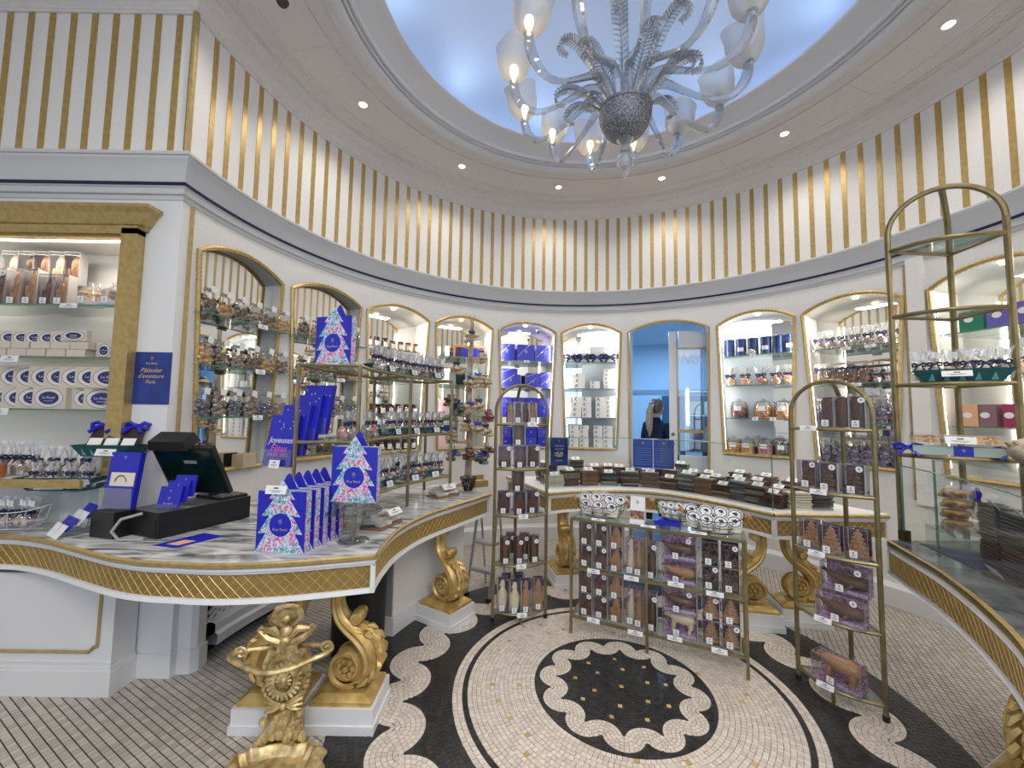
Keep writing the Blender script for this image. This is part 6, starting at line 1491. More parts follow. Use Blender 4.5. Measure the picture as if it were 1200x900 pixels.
ob('wires', wm.mesh('wires', True), WIRE, wb_); ob('sweets', cached(('bagfill', 0), lambda: None), C_GREY, wb_, (0, 0, 0.03)).scale = (1.7, 1.7, 1.2)
gb = thing('gold_box', 'small open gilded card box at the far end of the marble counter', 'box', (-1.0, 1.50, HT), radians(30))
ob('carton', M().box((0, 0, 0.03), (0.14, 0.10, 0.06)), GOLDP, gb); ob('flap', M().box((0.0, 0.055, 0.075), (0.14, 0.003, 0.05)), GOLDP, gb)
# hanging display of net bags
bt = thing('bag_display', 'tall driftwood pole with pegs hung with sachets at the far counter end', 'display stand', (-1.12, 1.545, HT))
ob('pole', M().tube([(0.0, 0, 0.012), (0.012, 0, 0.4), (-0.008, 0.01, 0.8), (0.0, 0, 1.2), (0.01, 0, 1.60)], [0.035, 0.034, 0.032, 0.026, 0.022], 9).mesh('pole', True), noisy('driftwood', (0.30, 0.24, 0.18), (0.52, 0.45, 0.36), 14, 0.7, bump=0.3), bt)
ob('foot', M().lathe([(0.001, 0.02), (0.10, 0.018), (0.11, 0.0), (0.001, 0.0)], 18).mesh('foot', True), WOODY, bt)
pg = []
for k in range(14):
    a = k * 2.4; z = 0.32 + 0.085 * k; L = 0.09 + 0.015 * (k % 3); pg.append((a, z, L))
    ob('peg', M().tube([(0, 0, z), (L * cos(a), L * sin(a), z + 0.015)], 0.006, 5), WOODY, bt)
for k in range(3): ob('twig', M().tube([(0.01, 0, 1.58), (0.03 * cos(k * 2.1), 0.03 * sin(k * 2.1), 1.68)], [0.01, 0.003], 5), WOODY, bt)
NETB = noisy('net_cream', (0.50, 0.38, 0.20), (0.72, 0.60, 0.40), 60, 0.6)
sachets = []
SA = [(0.02, -0.07, 2.36, 0), (0.11, -0.04, 2.17, 0), (-0.13, -0.02, 2.06, 0), (0.09, -0.09, 1.95, 0), (0.16, -0.05, 1.93, 0), (0.02, -0.10, 1.92, 0), (-0.17, -0.06, 1.74, 1), (-0.08, -0.09, 1.66, 1), (0.10, -0.08, 1.70, 0), (0.03, -0.11, 1.67, 0),
      (0.19, -0.04, 1.60, 2), (0.10, -0.11, 1.48, 0), (0.0, -0.10, 1.50, 0), (-0.16, -0.06, 1.42, 0), (0.17, -0.08, 1.46, 0), (-0.12, -0.10, 1.22, 1), (0.02, -0.12, 1.24, 1), (0.13, -0.10, 1.20, 1), (0.20, -0.05, 1.25, 1)]
for k, (x, y, z, kd) in enumerate(SA):
    c = (-1.12 + x, 1.545 + y - 0.03, z - 0.10)
    t = thing('net_sachet', '%s sachet hanging on the driftwood display, %s from the top' % (('cream net', 'dark brown', 'pink and grey')[kd], ORD[k]), 'sachet', c, look(c[0], c[1]), 'sachets hung on the driftwood display')
    ob('filling', cached(('bagfill', k % 3), lambda: lump(20 + k % 3, 12, 0.030, 0.078, 0.017)), (NETB, C_GREY if k % 2 else C_BROWN, C_PLUM)[kd], t).scale = (1.9, 1.6, 1.2)
    ob('ribbon', cached('bow', lambda: bow_mesh(1.15)), BLUE if k % 2 else BOW, t, (0, -0.03, 0.11)).scale = (0.85, 0.8, 1.1)
    dv = Vector((-x, -y + 0.03, 0)); ob('string', M().tube([(0, 0, 0.08), (0, 0, 0.16)], 0.003, 4), BOW, t)

# till -----------------------------------------------------------------
F_ = Vector((-2.600, -0.250, HT)); u_ = Vector((-0.250, 0.075, 0)); v_ = Vector((0.196, 0.506, 0))
tl_rz = atan2(v_.y, v_.x) - PI2      # local y runs along v_
ctr = F_ + u_ * 0.5 + v_ * 0.5
till = thing('till', 'black cash till with raised screen and keypad on the grey marble counter', 'cash register', tuple(ctr), tl_rz)
ob('base', M().box((0, 0, 0.072), (0.26, 0.52, 0.135)).box((0, 0, 0.004), (0.24, 0.48, 0.008)), BLACK, till)
ob('drawer', M().box((0, -0.262, 0.06), (0.23, 0.004, 0.09)), BLACKM, till)
ob('lid_line', M().box((0, 0, 0.1405), (0.262, 0.522, 0.002)), mat('till_grey', (0.10, 0.10, 0.10), 0.4), till)
kb = ob('keypad', M().box((0.0, 0.16, 0.150), (0.24, 0.17, 0.018)), BLACKM, till)
keys = M()
for i in range(8):
    for j in range(5): keys.box((-0.105 + 0.03 * i, 0.095 + 0.032 * j, 0.162), (0.023, 0.025, 0.007), taper=0.8)
ob('keys', keys, mat('key_grey', (0.16, 0.16, 0.165), 0.4), kb, kind='stuff')
sN = ob('screen', M().box((0, 0, 0.17), (0.36, 0.028, 0.34)), BLACK, till, (0.02, 0.03, 0.20), rot=(0.55, 0, radians(20)))
ob('screen_back', M().box((0, -0.0155, 0.17), (0.33, 0.004, 0.31)), mat('dark_green_glass', (0.003, 0.018, 0.012), 0.08), sN)
ob('badge', M().box((0.02, -0.018, 0.24), (0.075, 0.002, 0.022)), mat('grey_badge', (0.25, 0.27, 0.28), 0.4), sN)
ob('printer', M().box((-0.06, 0.015, 0.365), (0.22, 0.11, 0.06), taper=0.9), BLACK, sN)
ob('screen_arm', M().tube([(0.0, 0.10, 0.14), (0.0, 0.11, 0.20), (-0.02, 0.07, 0.28)], 0.03, 8).mesh('screen_arm', True), BLACK, till)
tag(ob('till_cable', M().tube([(-2.70, -0.235, 1.02), (-2.77, -0.285, 1.00), (-2.80, -0.30, 0.94), (-2.77, -0.29, 0.895), (-2.70, -0.275, 0.892), (-2.66, -0.262, 0.892)], 0.008, 8).mesh('till_cable', True), mat('grey_cable', (0.35, 0.36, 0.36), 0.5)), 'grey cable looping down beside the black till', 'cable')
cbx = tag(ob('cash_box', M().box((0, 0, 0.07), (0.17, 0.13, 0.14)).mesh('cash_box'), BLACK, loc=(-2.905, -0.17, HT), rz=radians(-14)), 'small matt black box under the blue brochure holder', 'box')
bh = thing('brochure_holder', 'clear holder with a blue brochure on a small black box', 'brochure holder', (-2.895, -0.185, HT + 0.141), radians(-6))
ob('brochure', M().box((0, 0.012, 0.16), (0.185, 0.03, 0.31)), BLUE, bh, rot=(-0.12, 0, 0))
pr_ = ob('picture', M().box((0.008, -0.005, 0.165), (0.15, 0.002, 0.075)), CREAM, bh, rot=(-0.12, 0, 0))
ob('arch_picture', M().tube([(0.0 + 0.035 * cos(u), -0.007, 0.150 + 0.035 * sin(u)) for u in [pi * k / 10 for k in range(11)]], 0.004, 4), C_BROWN, bh, rot=(-0.12, 0, 0))
text('lettering', 'MON BOX CALISSONS', 0.0155, SILV, bh, (0.0, -0.003 + 0.028, 0.222), (PI2 - 0.12, 0, 0)); emblem(bh, (0, 0.030, 0.285), 0.014, SILV)
ob('holder', M().box((0, -0.012, 0.06), (0.20, 0.003, 0.12)).box((0, 0.01, 0.002), (0.20, 0.05, 0.003)), ACET, bh)
cd_ = thing('card_holder', 'three-tier clear holder with royal blue cards on the till', 'card holder', (-2.625, -0.165, HT + 0.142), radians(-2))
for k in range(3):
    c = ob('card', cached('bcard', lambda: M().box((0, 0, 0.06), (0.125, 0.010, 0.12)).mesh('card')), BLUE, cd_, (0.018 * k, 0.028 * k, 0.006 + 0.028 * k), rot=(-0.22, 0, 0))
    emblem(c, (0, -0.006, 0.095), 0.009, SILV)
    if k == 0: emblem(c, (0, -0.006, 0.055), 0.012, GOLDI); text('lettering', 'Roy René', 0.014, GOLDI, c, (0, -0.006, 0.026), (PI2, 0, 0))
ob('holder', M().box((0, -0.014, 0.015), (0.13, 0.003, 0.03)).box((0.02, 0.03, 0.002), (0.14, 0.10, 0.003)), ACET, cd_)
fl_ = tag(ob('flyer', M().prism([(-2.543, -0.341), (-2.397, -0.374), (-2.30, -0.17), (-2.445, -0.115)], HT, HT + 0.002).mesh('flyer'), BLUE), 'royal blue flyer with orange print lying flat on the marble beside the till', 'flyer')
ob('orange_print', M().prism([(-2.49, -0.32), (-2.415, -0.335), (-2.38, -0.26), (-2.455, -0.245)], HT + 0.002, HT + 0.0024), PEACHB, fl_)

# trays and baskets at the left end of the counter
def riser(loc, w, d, h, label, rz=0):
    t = thing('clear_riser', label, 'riser', loc, rz); ob('plate', M().box((0, 0, h - 0.004), (w, d, 0.008)), SHELFG, t)
    for x in (-w * 0.3, w * 0.3): ob('support', M().box((x, 0, (h - 0.008) / 2), (0.008, d * 0.8, h - 0.008)), SHELFG, t)
riser((-3.09, -0.04, HT), 0.24, 0.09, 0.42, 'tall clear riser carrying a teal tray on the left counter end')
tray((-3.07, -0.055, HT + 0.421), 'teal card tray with ribboned packets on the tall clear riser', 0.36, 0.15, 0.065, radians(-3))
for k in range(3):
    t = thing('ribboned_packet', 'brown packet with white label and blue ribbon, %s in the raised teal tray' % ('left', 'middle', 'right')[k], 'sweets', (-3.18 + 0.10 * k, -0.065, HT + 0.435), radians(-6), 'packets in the raised teal tray', rot=(-0.5, 0.0, 0.15))
    ob('packet', cached('pkt', lambda: M().box((0, 0, 0.085), (0.082, 0.03, 0.17)).mesh('packet')), C_GREY if k % 2 else LIDB, t); ob('label', cached('pkl', lambda: M().box((0, -0.016, 0.07), (0.07, 0.002, 0.045))), TAG, t)
    ob('ribbon', cached('bow', lambda: bow_mesh(1.15)), BLUE, t, (0, -0.012, 0.175)).scale = (1.8, 1.6, 1.8)
price((-3.03, -0.135, HT + 0.45), 0.12, 0.04, radians(-3), 'white price card on the raised teal tray with packets', -0.35)
riser((-3.30, -0.075, HT), 0.22, 0.10, 0.225, 'low clear riser carrying a teal tray on the left counter end')
tray((-3.31, -0.075, HT + 0.226), 'teal card tray of bow-tied sweets on the low clear riser', 0.42, 0.15, 0.075, radians(6))
for k in range(7):
    bag((-3.47 + 0.053 * k, -0.09 + 0.035 * (k % 2), HT + 0.245), 'clear bag with navy bow, %s in the tray on the low riser' % nth(k, 7), 'bags in the tray on the low riser', fills[k % 3], 0.1, 0.82)
price((-3.30, -0.165, HT + 0.262), 0.15, 0.04, radians(6), 'white price card on the teal tray of the low riser', -0.3)
wire_basket((-3.60, -0.085, HT + 0.001), 0.1, 'white wire basket of sweet bags at the left counter end', 0.42, 0.13, 0.10, False, mat('white_wire', (0.80, 0.80, 0.80), 0.4), None)
for k in range(5): bag((-3.72 + 0.062 * k, -0.085 + 0.012 * (k % 2), HT + 0.008), 'clear bag with navy bow, %s in the white wire basket' % nth(k, 5), 'bags in the white wire basket', (C_CREAM, C_PLUM, C_MIX)[k % 3], 0.1, 0.95, card=True)
fan = thing('card_rack', 'small wire rack with fanned blue and white cards on the marble', 'card rack', (-3.12, -0.17, HT + 0.001), radians(-30))
for k in range(3): ob('wire', M().tube([(-0.08 + 0.08 * k, -0.08, 0.003), (-0.08 + 0.08 * k, 0.06, 0.003), (-0.08 + 0.08 * k, 0.09, 0.14)], 0.0025, 4), STEEL, fan)
for i in range(2):
    for j in range(4):
        p = Vector((-3.12, -0.17, HT)) + Matrix.Rotation(radians(-30), 3, 'Z') @ Vector((-0.045 + 0.09 * i, -0.075 + 0.040 * j, 0.012 + 0.028 * j))
        c = ob('gift_card', cached('gcard', lambda: M().box((0, 0, 0), (0.075, 0.004, 0.075)).mesh('gift_card')), BLUE if j % 2 else TAG, loc=tuple(p + Vector((0, 0, 0.025))), rot=(-0.62, 0, radians(-30)))
        tag(c, '%s card, %s up in the %s column of the fanned card rack' % ('blue' if j % 2 else 'white', ORD[j], ('inner', 'outer')[i]), 'card', 'fanned cards in the small wire rack')
for k in range(5): bag((-3.78 + 0.055 * k, -0.02 - 0.02 * (k % 2), 1.185), 'clear bag with black bow, %s in the group at the left end of the sill' % nth(k, 5), 'bags on the case sill, left group', (C_CREAM, C_MIX)[k % 2], 0.2, 1.1)
for k in range(7): bag((-3.50 + 0.048 * k, -0.05 + 0.05 * (k % 2), 1.185), 'clear bag of pale sweets, %s in the group at the right end of the sill' % nth(k, 7), 'bags on the case sill, right group', (C_CREAM, C_MIX)[k % 2], 0.1, 0.95)
oj = thing('orange_jar', 'squat jar of orange jelly hanging over the case sill', 'jar', (-3.655, -0.13, 1.186))
ob('glass', M().lathe([(0.001, 0), (0.042, 0), (0.045, 0.01), (0.045, 0.075), (0.04, 0.085)], 16).mesh('glass', True), JARG, oj); ob('jelly', M().lathe([(0.001, 0.004), (0.041, 0.004), (0.042, 0.07), (0.001, 0.07)], 16).mesh('jelly', True), ORANGEJ, oj)

# wall poster
po = tag(ob('poster', M().box((0, 0, 0), (0.245, 0.004, 0.325)).mesh('poster'), noisy('poster_blue', (0.010, 0.022, 0.16), (0.015, 0.05, 0.30), 7, 0.25), loc=(-2.945, YW - 0.003, 1.778)), 'blue printed poster on the wall between the gold case frame and the gold corner bead', 'poster')
emblem(po, (0, -0.003, 0.125), 0.014, GOLDI); text('lettering', 'Roy René', 0.018, GOLDI, po, (0, -0.0028, 0.092), (PI2, 0, 0))
for k, (s_, sz) in enumerate((('Pâtissier', 0.040), ("d'aventure", 0.038), ('Paris', 0.032))): text('lettering', s_, sz, GOLDI, po, (0, -0.0028, 0.048 - 0.036 * k), (PI2, 0, 0), shear=0.3)

# ------------------------------------------------------------------ show case in the left wall
def gshelf(parent, x0, x1, y0, y1, z):
    s = ob('glass_shelf', M().box(((x0 + x1) / 2, (y0 + y1) / 2, z), (x1 - x0, y1 - y0, 0.010)), SHELFG, parent)
    ob('shelf_edge', M().box(((x0 + x1) / 2, y0 - 0.001, z), (x1 - x0, 0.003, 0.0102)), GEDGE, s)
for z in (2.232, 1.90, 1.572): gshelf(case, -4.7, -3.16, 0.03, 0.36, z)
def ovalbox(loc, rz, label, w=0.185, h=0.135, d=0.035, rot=None, col=None):
    t = thing('oval_label_box', label, 'box', loc, rz, 'cream boxes with blue oval labels', rot=rot)
    ob('carton', cached(('ovb', w, h), lambda: M().box((0, 0, h / 2), (w, d, h)).mesh('carton')), OVC, t)
    X = Matrix.Translation((0, -d / 2, h / 2)) @ Matrix.Rotation(PI2, 4, 'X')
    ob('pale_oval', cached(('ovp', w, h), lambda: M().lathe([(0.001, 0), (h * 0.44, 0), (h * 0.44, 0.001), (0.001, 0.001)], 28, xf=X, sx=w / h * 0.94, sy=1)), OVP, t)
    ob('ring', cached(('ovr', w, h), lambda: M().tube([(w * 0.42 * cos(u), -d / 2 - 0.001, h / 2 + h * 0.44 * sin(u)) for u in [2 * pi * k / 28 for k in range(28)]], 0.0013, 4, closed=True)), INK, t)
    ob('blue_oval', cached(('ovn', w, h), lambda: M().lathe([(0.001, 0.0012), (h * 0.30, 0.0012), (h * 0.30, 0.0018), (0.001, 0.0018)], 28, xf=X, sx=w / h, sy=1)), OVN, t)
    text('lettering', 'Le Royal', h * 0.17, SILV, t, (0, -d / 2 - 0.0026, h * 0.52), (PI2, 0, 0))
    ob('print_line', cached(('ovl', w), lambda: M().box((0, 0, 0), (w * 0.26, 0.0008, 0.0025))), SILV, t, (0, -d / 2 - 0.0024, h * 0.36)); return t
OVC = mat('cream_box_card', (0.68, 0.60, 0.50), 0.5); OVP = mat('pale_oval_print', (0.78, 0.75, 0.70), 0.5); OVN = mat('navy_oval_print', (0.02, 0.022, 0.15), 0.4)
for k in range(9): ovalbox((-4.12 + 0.105 * k, 0.16 - 0.006 * k, 1.7135), 0.0, 'cream box with blue oval label, %s in the upper row on the lowest case shelf' % nth(k, 9), rot=(0, 0, 0.30))
for k, x in enumerate((-4.10, -4.02, -3.94, -3.86, -3.77)): ovalbox((x, 0.14, 1.578), 0, 'cream box with blue oval label, %s of the five angled ones in the lower row' % nth(k, 5), rot=(0, 0, 0.35))
ovalbox((-3.60, 0.075, 1.578), 0, 'cream box with whole blue oval label square to the front of the lowest case shelf', 0.21, 0.135)
for k, x in enumerate((-3.42, -3.34)): ovalbox((x, 0.14, 1.578), 0, 'cream box with blue oval label, %s beside the gold frame in the lower row' % ('inner', 'outer')[k], rot=(0, 0, 0.35))
sp = thing('spice_bag', 'clear bag of dark pieces leaning beside the oval boxes near the gold frame', 'bag', (-3.23, 0.085, 1.578), -0.2, rot=(-0.3, 0.25, -0.2))
ob('film', M().box((0, 0, 0.07), (0.12, 0.04, 0.14), taper=0.8), CELLO, sp); ob('contents', cached(('bagfill', 1), lambda: lump(21, 12, 0.030, 0.078, 0.017)), C_BROWN, sp).scale = (1.4, 0.6, 1.4)
for k in range(7): ovalbox((-4.10 + 0.085 * k, 0.18, 2.0), 0, 'small cream box with blue oval, %s in the standing row on the middle case shelf' % nth(k, 7), 0.13, 0.085, 0.03, rot=(0, 0, 0.2))
ovalbox((-3.50, 0.09, 2.01), 0, 'golden box with brown oval label lying square on top of the flat pile', 0.165, 0.07, 0.03)
for i in range(7):
    for j in range(2):
        tag(ob('flat_box', cached('flatb', lambda: M().box((0, 0, 0.0235), (0.115, 0.16, 0.045)).mesh('flat_box')), OVC, loc=(-4.18 + 0.123 * i + 0.02 * j, 0.12, 1.906 + 0.047 * j), rz=rnd.uniform(-.03, .03)), 'flat cream box, %s in the %s layer of the pile on the middle case shelf' % (nth(i, 7), ('lower', 'upper')[j]), 'box', 'flat boxes piled on the middle case shelf')
for k, x in enumerate((-3.31, -3.23)): ovalbox((x, 0.10, 1.906), 0, 'small cream box with blue oval, %s at the frame end of the middle case shelf' % ('inner', 'outer')[k], 0.095, 0.095, 0.03)
ob('riser_plate', M().box((-3.95, 0.27, 2.405), (0.75, 0.14, 0.008)), SHELFG, case)
gcase = 'boxed chocolate figures on the top case shelf'
for k, (x, ch) in enumerate(((-4.14, WCHOC), (-4.03, DCHOC), (-3.925, MCHOC), (-3.82, WCHOC), (-3.715, MCHOC))):
    figbox((x, 0.25, 2.411), 'clear box with %s chocolate figure, %s in the raised row on the top case shelf' % ('white' if ch is WCHOC else 'milk' if ch is MCHOC else 'dark', nth(k, 5)), gcase, 'santa', ch, 0.092, 0.07, 0.235, 0.15, back=WHITE if k % 2 else SHREDD, stick=False)
for k, (x, ch) in enumerate(((-4.10, WCHOC), (-4.00, DCHOC), (-3.90, MCHOC), (-3.80, MCHOC), (-3.69, DCHOC), (-3.60, MCHOC))):
    figbox((x, 0.09, 2.238), 'clear box with %s chocolate figure, %s in the front row on the top case shelf' % ('white' if ch is WCHOC else 'milk' if ch is MCHOC else 'dark', nth(k, 6)), gcase, 'santa', ch, 0.088, 0.07, 0.235 if k < 4 else 0.20, 0.15, back=WHITE if k == 2 else SHREDD, stick=k == 1)
for k, (x, y, z, f) in enumerate(((-3.42, 0.10, 2.238, C_GOLD), (-3.27, 0.10, 2.238, C_BROWN), (-3.25, 0.20, 2.40, C_BROWN))):
    t = thing('wrapped_dish', '%s sweets in a clear wrapped dish, %s near the gold frame' % (('golden', 'brown', 'brown')[k], ('front left one', 'front right one', 'raised rear one')[k]), 'sweets', (x, y, z), 0, 'wrapped dishes on the top case shelf')
    ob('dish', cached('dish', lambda: M().lathe([(0.001, 0.0), (0.055, 0.0), (0.075, 0.03), (0.07, 0.032), (0.052, 0.006), (0.001, 0.005)], 18).mesh('dish', True)), TAG, t); ob('contents', cached(('bagfill', k), lambda: None), f, t, (0, 0, 0.012)).scale = (1.6, 1.5, 1.0)
    ob('film', cached('dfilm', lambda: M().lathe([(0.076, 0.03), (0.07, 0.10), (0.02, 0.135), (0.03, 0.16)], 14).mesh('film', True)), CELLO, t); ob('price_tag', price_mesh(0.04, 0.04), None, t, (0, -0.08, 0.03))
ob('riser_plate', M().box((-3.26, 0.24, 2.394), (0.18, 0.2, 0.008)), SHELFG, case)
for k, (x, z) in enumerate(((-3.83, 1.885), (-3.86, 1.558))): price((x, 0.022, z), 0.11, 0.04, 0, 'white price card on the edge of the %s case shelf' % ('middle', 'lowest')[k], -0.15)
price((-3.49, 0.02, 2.226), 0.11, 0.03, 0, 'white price card on the edge of the top case shelf under the golden sweets', -0.15)
price((-4.0, 0.02, 2.226), 0.13, 0.03, 0, 'white price card on the edge of the top case shelf under the boxes', -0.15)
# ------------------------------------------------------------------ goods in the round wall's niches
def npos(i, off_, z, r=R + 0.14): a = radians(NICHE[i]['c']) + off_ / R; return pol(a, r, z)
def nrz(i, off_=0.0): return -(radians(NICHE[i]['c']) + off_ / R)
NW = ['niche behind the till', 'second niche along', 'jam jar niche', 'niche behind the driftwood display', 'niche of navy boxes', 'niche of white boxes', '', 'niche of jars and tins', 'niche of bagged sweets behind the tree rack', 'niche behind the tall rack', '', '']
def nshelf(i, zs, shallow=False):
    w = bpy.data.objects['window_%d' % (i + 1)]
    for z in zs:
        hw_ = radians(NICHE[i]['hw'](z)) * R - 0.02
        a = radians(NICHE[i]['c']); r0, r1 = (R - 0.11, R + 0.06) if shallow else (R + 0.015, R + 0.33)
        L = (hw_ + 0.05) if shallow else hw_
        s = ob('glass_shelf', M().box((0, 0, 0), (2 * L, r1 - r0, 0.010)), SHELFG, w, pol(a, (r0 + r1) / 2, z), -a)
        ob('shelf_edge', M().box((0, -(r1 - r0) / 2 - 0.001, 0), (2 * L, 0.003, 0.0102)), GEDGE, s)
SZ = (2.275, 1.925, 1.545)
for i in (0, 1): nshelf(i, (2.235, 1.885, 1.535), True)
for i in (2, 3, 4, 5, 7, 8, 9): nshelf(i, SZ if i != 7 else (2.29, 1.95, 1.575))
def pouchbag(loc, rz, label, group, fill, w=0.11, h=0.17, lab=True):
    """stand-up clear bag with folded top and a white tag"""
    t = thing('stand_up_bag', label, 'bag', loc, rz, group)
    def fn(u, v): x = (u - 0.5) * w * (1 - 0.06 * v); b = 0.032 * (1 - v) ** 0.6 * (1 - (2 * u - 1) ** 2) + 0.002; return (x, -b, v * h)
    def fk(u, v): x = (0.5 - u) * w * (1 - 0.06 * v); b = 0.032 * (1 - v) ** 0.6 * (1 - (2 * u - 1) ** 2) + 0.002; return (x, b, v * h)
    ob('film', cached(('sbf', w, h), lambda: M().grid(fn, 6, 5).grid(fk, 6, 5).mesh('film', True)), FILM, t)
    c = ob('contents', cached(('sbc', w), lambda: _fill(w, 0.62)), fill, t); c.scale = (1, 1, h)
    ob('folded_top', cached(('sbt', w), lambda: M().box((0, 0, 0), (w * 0.9, 0.006, 0.022))), KRAFTT, t, (0, 0, h))
    if lab: ob('tag_card', cached('sbl', lambda: M().box((0, 0, 0), (0.045, 0.002, 0.045))), TAG, t, (0.02, -0.012, h + 0.008), rot=(0, 0.2, 0)); 
    return t
KRAFTT = mat('smoky_film_top', (0.34, 0.30, 0.24), 0.4)
def _fill(w, f):
    g = random.Random(5); mb = M()
    for k in range(18): mb.ball((g.uniform(-0.40, 0.40) * w, g.uniform(-0.014, 0.014), 0.06 + f * g.random()), 0.017, 6, 4, (1, 0.9, 6.0))
    return mb.mesh('contents', True)
C_EARTH = candy('nut_brown_mix', [(0.20, 0.13, 0.08), (0.32, 0.22, 0.13), (0.12, 0.09, 0.06), (0.42, 0.32, 0.18), (0.24, 0.21, 0.16)], 55)
C_SLATE = candy('blue_grey_mix', [(0.16, 0.17, 0.20), (0.34, 0.34, 0.36), (0.10, 0.09, 0.09), (0.10, 0.16, 0.36), (0.52, 0.50, 0.48)], 55)
# shallow mirrored niches one and two
for i in (0, 1):
    for q, (z, sn) in enumerate(((2.241, 'top'), (1.891, 'middle'), (1.541, 'lowest'))):
        n = 6 if i == 0 else 5
        for k in range(n):
            o_ = -0.30 + 0.69 * k / (n - 1) if i == 0 else -0.26 + 0.56 * k / (n - 1)
            pouchbag(npos(i, o_, z, R - 0.035), nrz(i, o_) , 'clear bag of nutty sweets, %s on the %s shelf of the %s' % (nth(k, n), sn, NW[i]), 'bags in the ' + NW[i], (C_EARTH, C_GOLD, C_EARTH, C_MIX)[(k + q) % 4] if q < 2 else (C_SLATE, C_MIX)[k % 2], 0.115, 0.165)
        price(npos(i, 0.10, z - 0.01, R - 0.122), 0.09, 0.035, nrz(i, 0.1), 'white price card on the %s shelf edge of the %s' % (sn, NW[i]), -0.1)
tag(ob('wall_shelf_box', M().box((0, 0, 0.05), (0.12, 0.10, 0.10)).mesh('wall_shelf_box'), BOARD, loc=npos(0, 0.10, 1.156, R + 0.01 - 0.03), rz=nrz(0)), 'small kraft carton on the sill of the first niche behind the till', 'box')
# jars of jam and honey in the third niche
def jar(loc, rz, label, group, fill, lid=LIDB, r=0.036, h=0.095, lab=True, cat='jar'):
    t = thing('preserve_jar', label, cat, loc, rz, group)
    ob('filling', cached(('jf', r, h), lambda: M().lathe([(0.001, 0.002), (r * 0.94, 0.003), (r * 0.96, h * 0.72), (r * 0.8, h * 0.80), (0.001, h * 0.80)], 14).mesh('filling', True)), fill, t)
    ob('glass', cached(('jg', r, h), lambda: M().lathe([(0.001, 0), (r * 0.98, 0.0), (r, 0.006), (r, h * 0.74), (r * 0.84, h * 0.84)], 14).mesh('glass', True)), JARG, t)
    ob('lid', cached(('jl', r, h), lambda: M().lathe([(r * 0.86, h * 0.80), (r * 0.90, h * 0.81), (r * 0.90, h * 0.98), (r * 0.84, h), (0.001, h)], 14).mesh('lid', True)), lid, t)
    if lab: ob('label', cached(('jb', r, h), lambda: M().lathe([(r * 1.01, h * 0.18), (r * 1.01, h * 0.62)], 8, a0=pi - 0.75, a1=pi + 0.75).mesh('label', True)), TAG, t)
    return t
for q, (z, sn) in enumerate(((2.281, 'top'), (1.931, 'second'), (1.551, 'third'), (1.157, 'bottom'))):
    for k in range(7):
        o_ = -0.30 + 0.095 * k
        gold_ = q == 0 and k > 2
        jar(npos(2, o_, z, R + 0.09), nrz(2, o_), '%s jar, %s on the %s shelf of the %s' % ('golden honey' if gold_ else 'dark jam', nth(k, 7), sn, NW[2]), 'jars in the ' + NW[2], HONEY if gold_ else (JAMRED if q > 1 else C_SLATE if False else JAMRED), LIDB, 0.036, 0.105 if gold_ else 0.125)
# fourth niche: framed picture, tins and pastel boxes
for k, (o_, z, dims, m_, nm) in enumerate(((-0.16, 2.281, (0.06, 0.06, 0.13), TAG, 'white canister'), (-0.27, 2.281, (0.05, 0.05, 0.11), TAG, 'slim white canister'))):
    t = thing('canister', nm + ' on the top shelf of the ' + NW[3], 'canister', npos(3, o_, z), nrz(3, o_)); r_ = dims[0] / 2
    ob('body', M().lathe([(0.001, 0), (r_, 0), (r_, dims[2] * 0.8), (0.001, dims[2] * 0.8)], 14).mesh('body', True), m_, t); ob('lid', M().lathe([(r_ * 1.04, dims[2] * 0.8), (r_ * 1.04, dims[2]), (0.001, dims[2])], 14).mesh('lid', True), m_, t)
t = thing('wooden_display', 'low wooden display with navy packets on the top shelf of the ' + NW[3], 'display', npos(3, 0.13, 2.281), nrz(3, 0.13))
ob('frame', M().box((0, 0.03, 0.155), (0.42, 0.05, 0.03)).box((-0.20, 0.03, 0.07), (0.02, 0.05, 0.14)).box((0.20, 0.03, 0.07), (0.02, 0.05, 0.14)).box((0, 0.0, 0.006), (0.42, 0.10, 0.012)), mat('orange_wood', (0.42, 0.19, 0.06), 0.45), t)
for k in range(5): ob('packet', cached('npk', lambda: M().box((0, 0, 0.06), (0.062, 0.02, 0.12)).mesh('packet')), BLUE if k % 2 else NAVY, t, (-0.15 + 0.075 * k, 0.0, 0.012))
for k, (o_, z, dims, m_, nm) in enumerate(((0.16, 1.931, (0.17, 0.05, 0.22), mat('sea_green_card', (0.22, 0.38, 0.38), 0.5), 'sea green flat box'), (-0.20, 1.931, (0.12, 0.08, 0.17), TAG, 'white carton'), (-0.24, 1.551, (0.13, 0.09, 0.2), mat('rose_card', (0.75, 0.42, 0.48), 0.5), 'rose pink carton'), (0.10, 1.551, (0.12, 0.08, 0.17), mat('leaf_card', (0.45, 0.55, 0.30), 0.5), 'pale green carton'), (-0.22, 1.157, (0.13, 0.09, 0.2), mat('rose_card_pale', (0.80, 0.55, 0.58), 0.5), 'pale pink carton'))):
    gift_box('carton_box', npos(3, o_, z), dims, m_, nm + ' on the %s of the %s' % ('middle shelf' if z > 1.9 else 'lowest shelf' if z > 1.3 else 'sill', NW[3]), None, nrz(3, o_), cat='box')
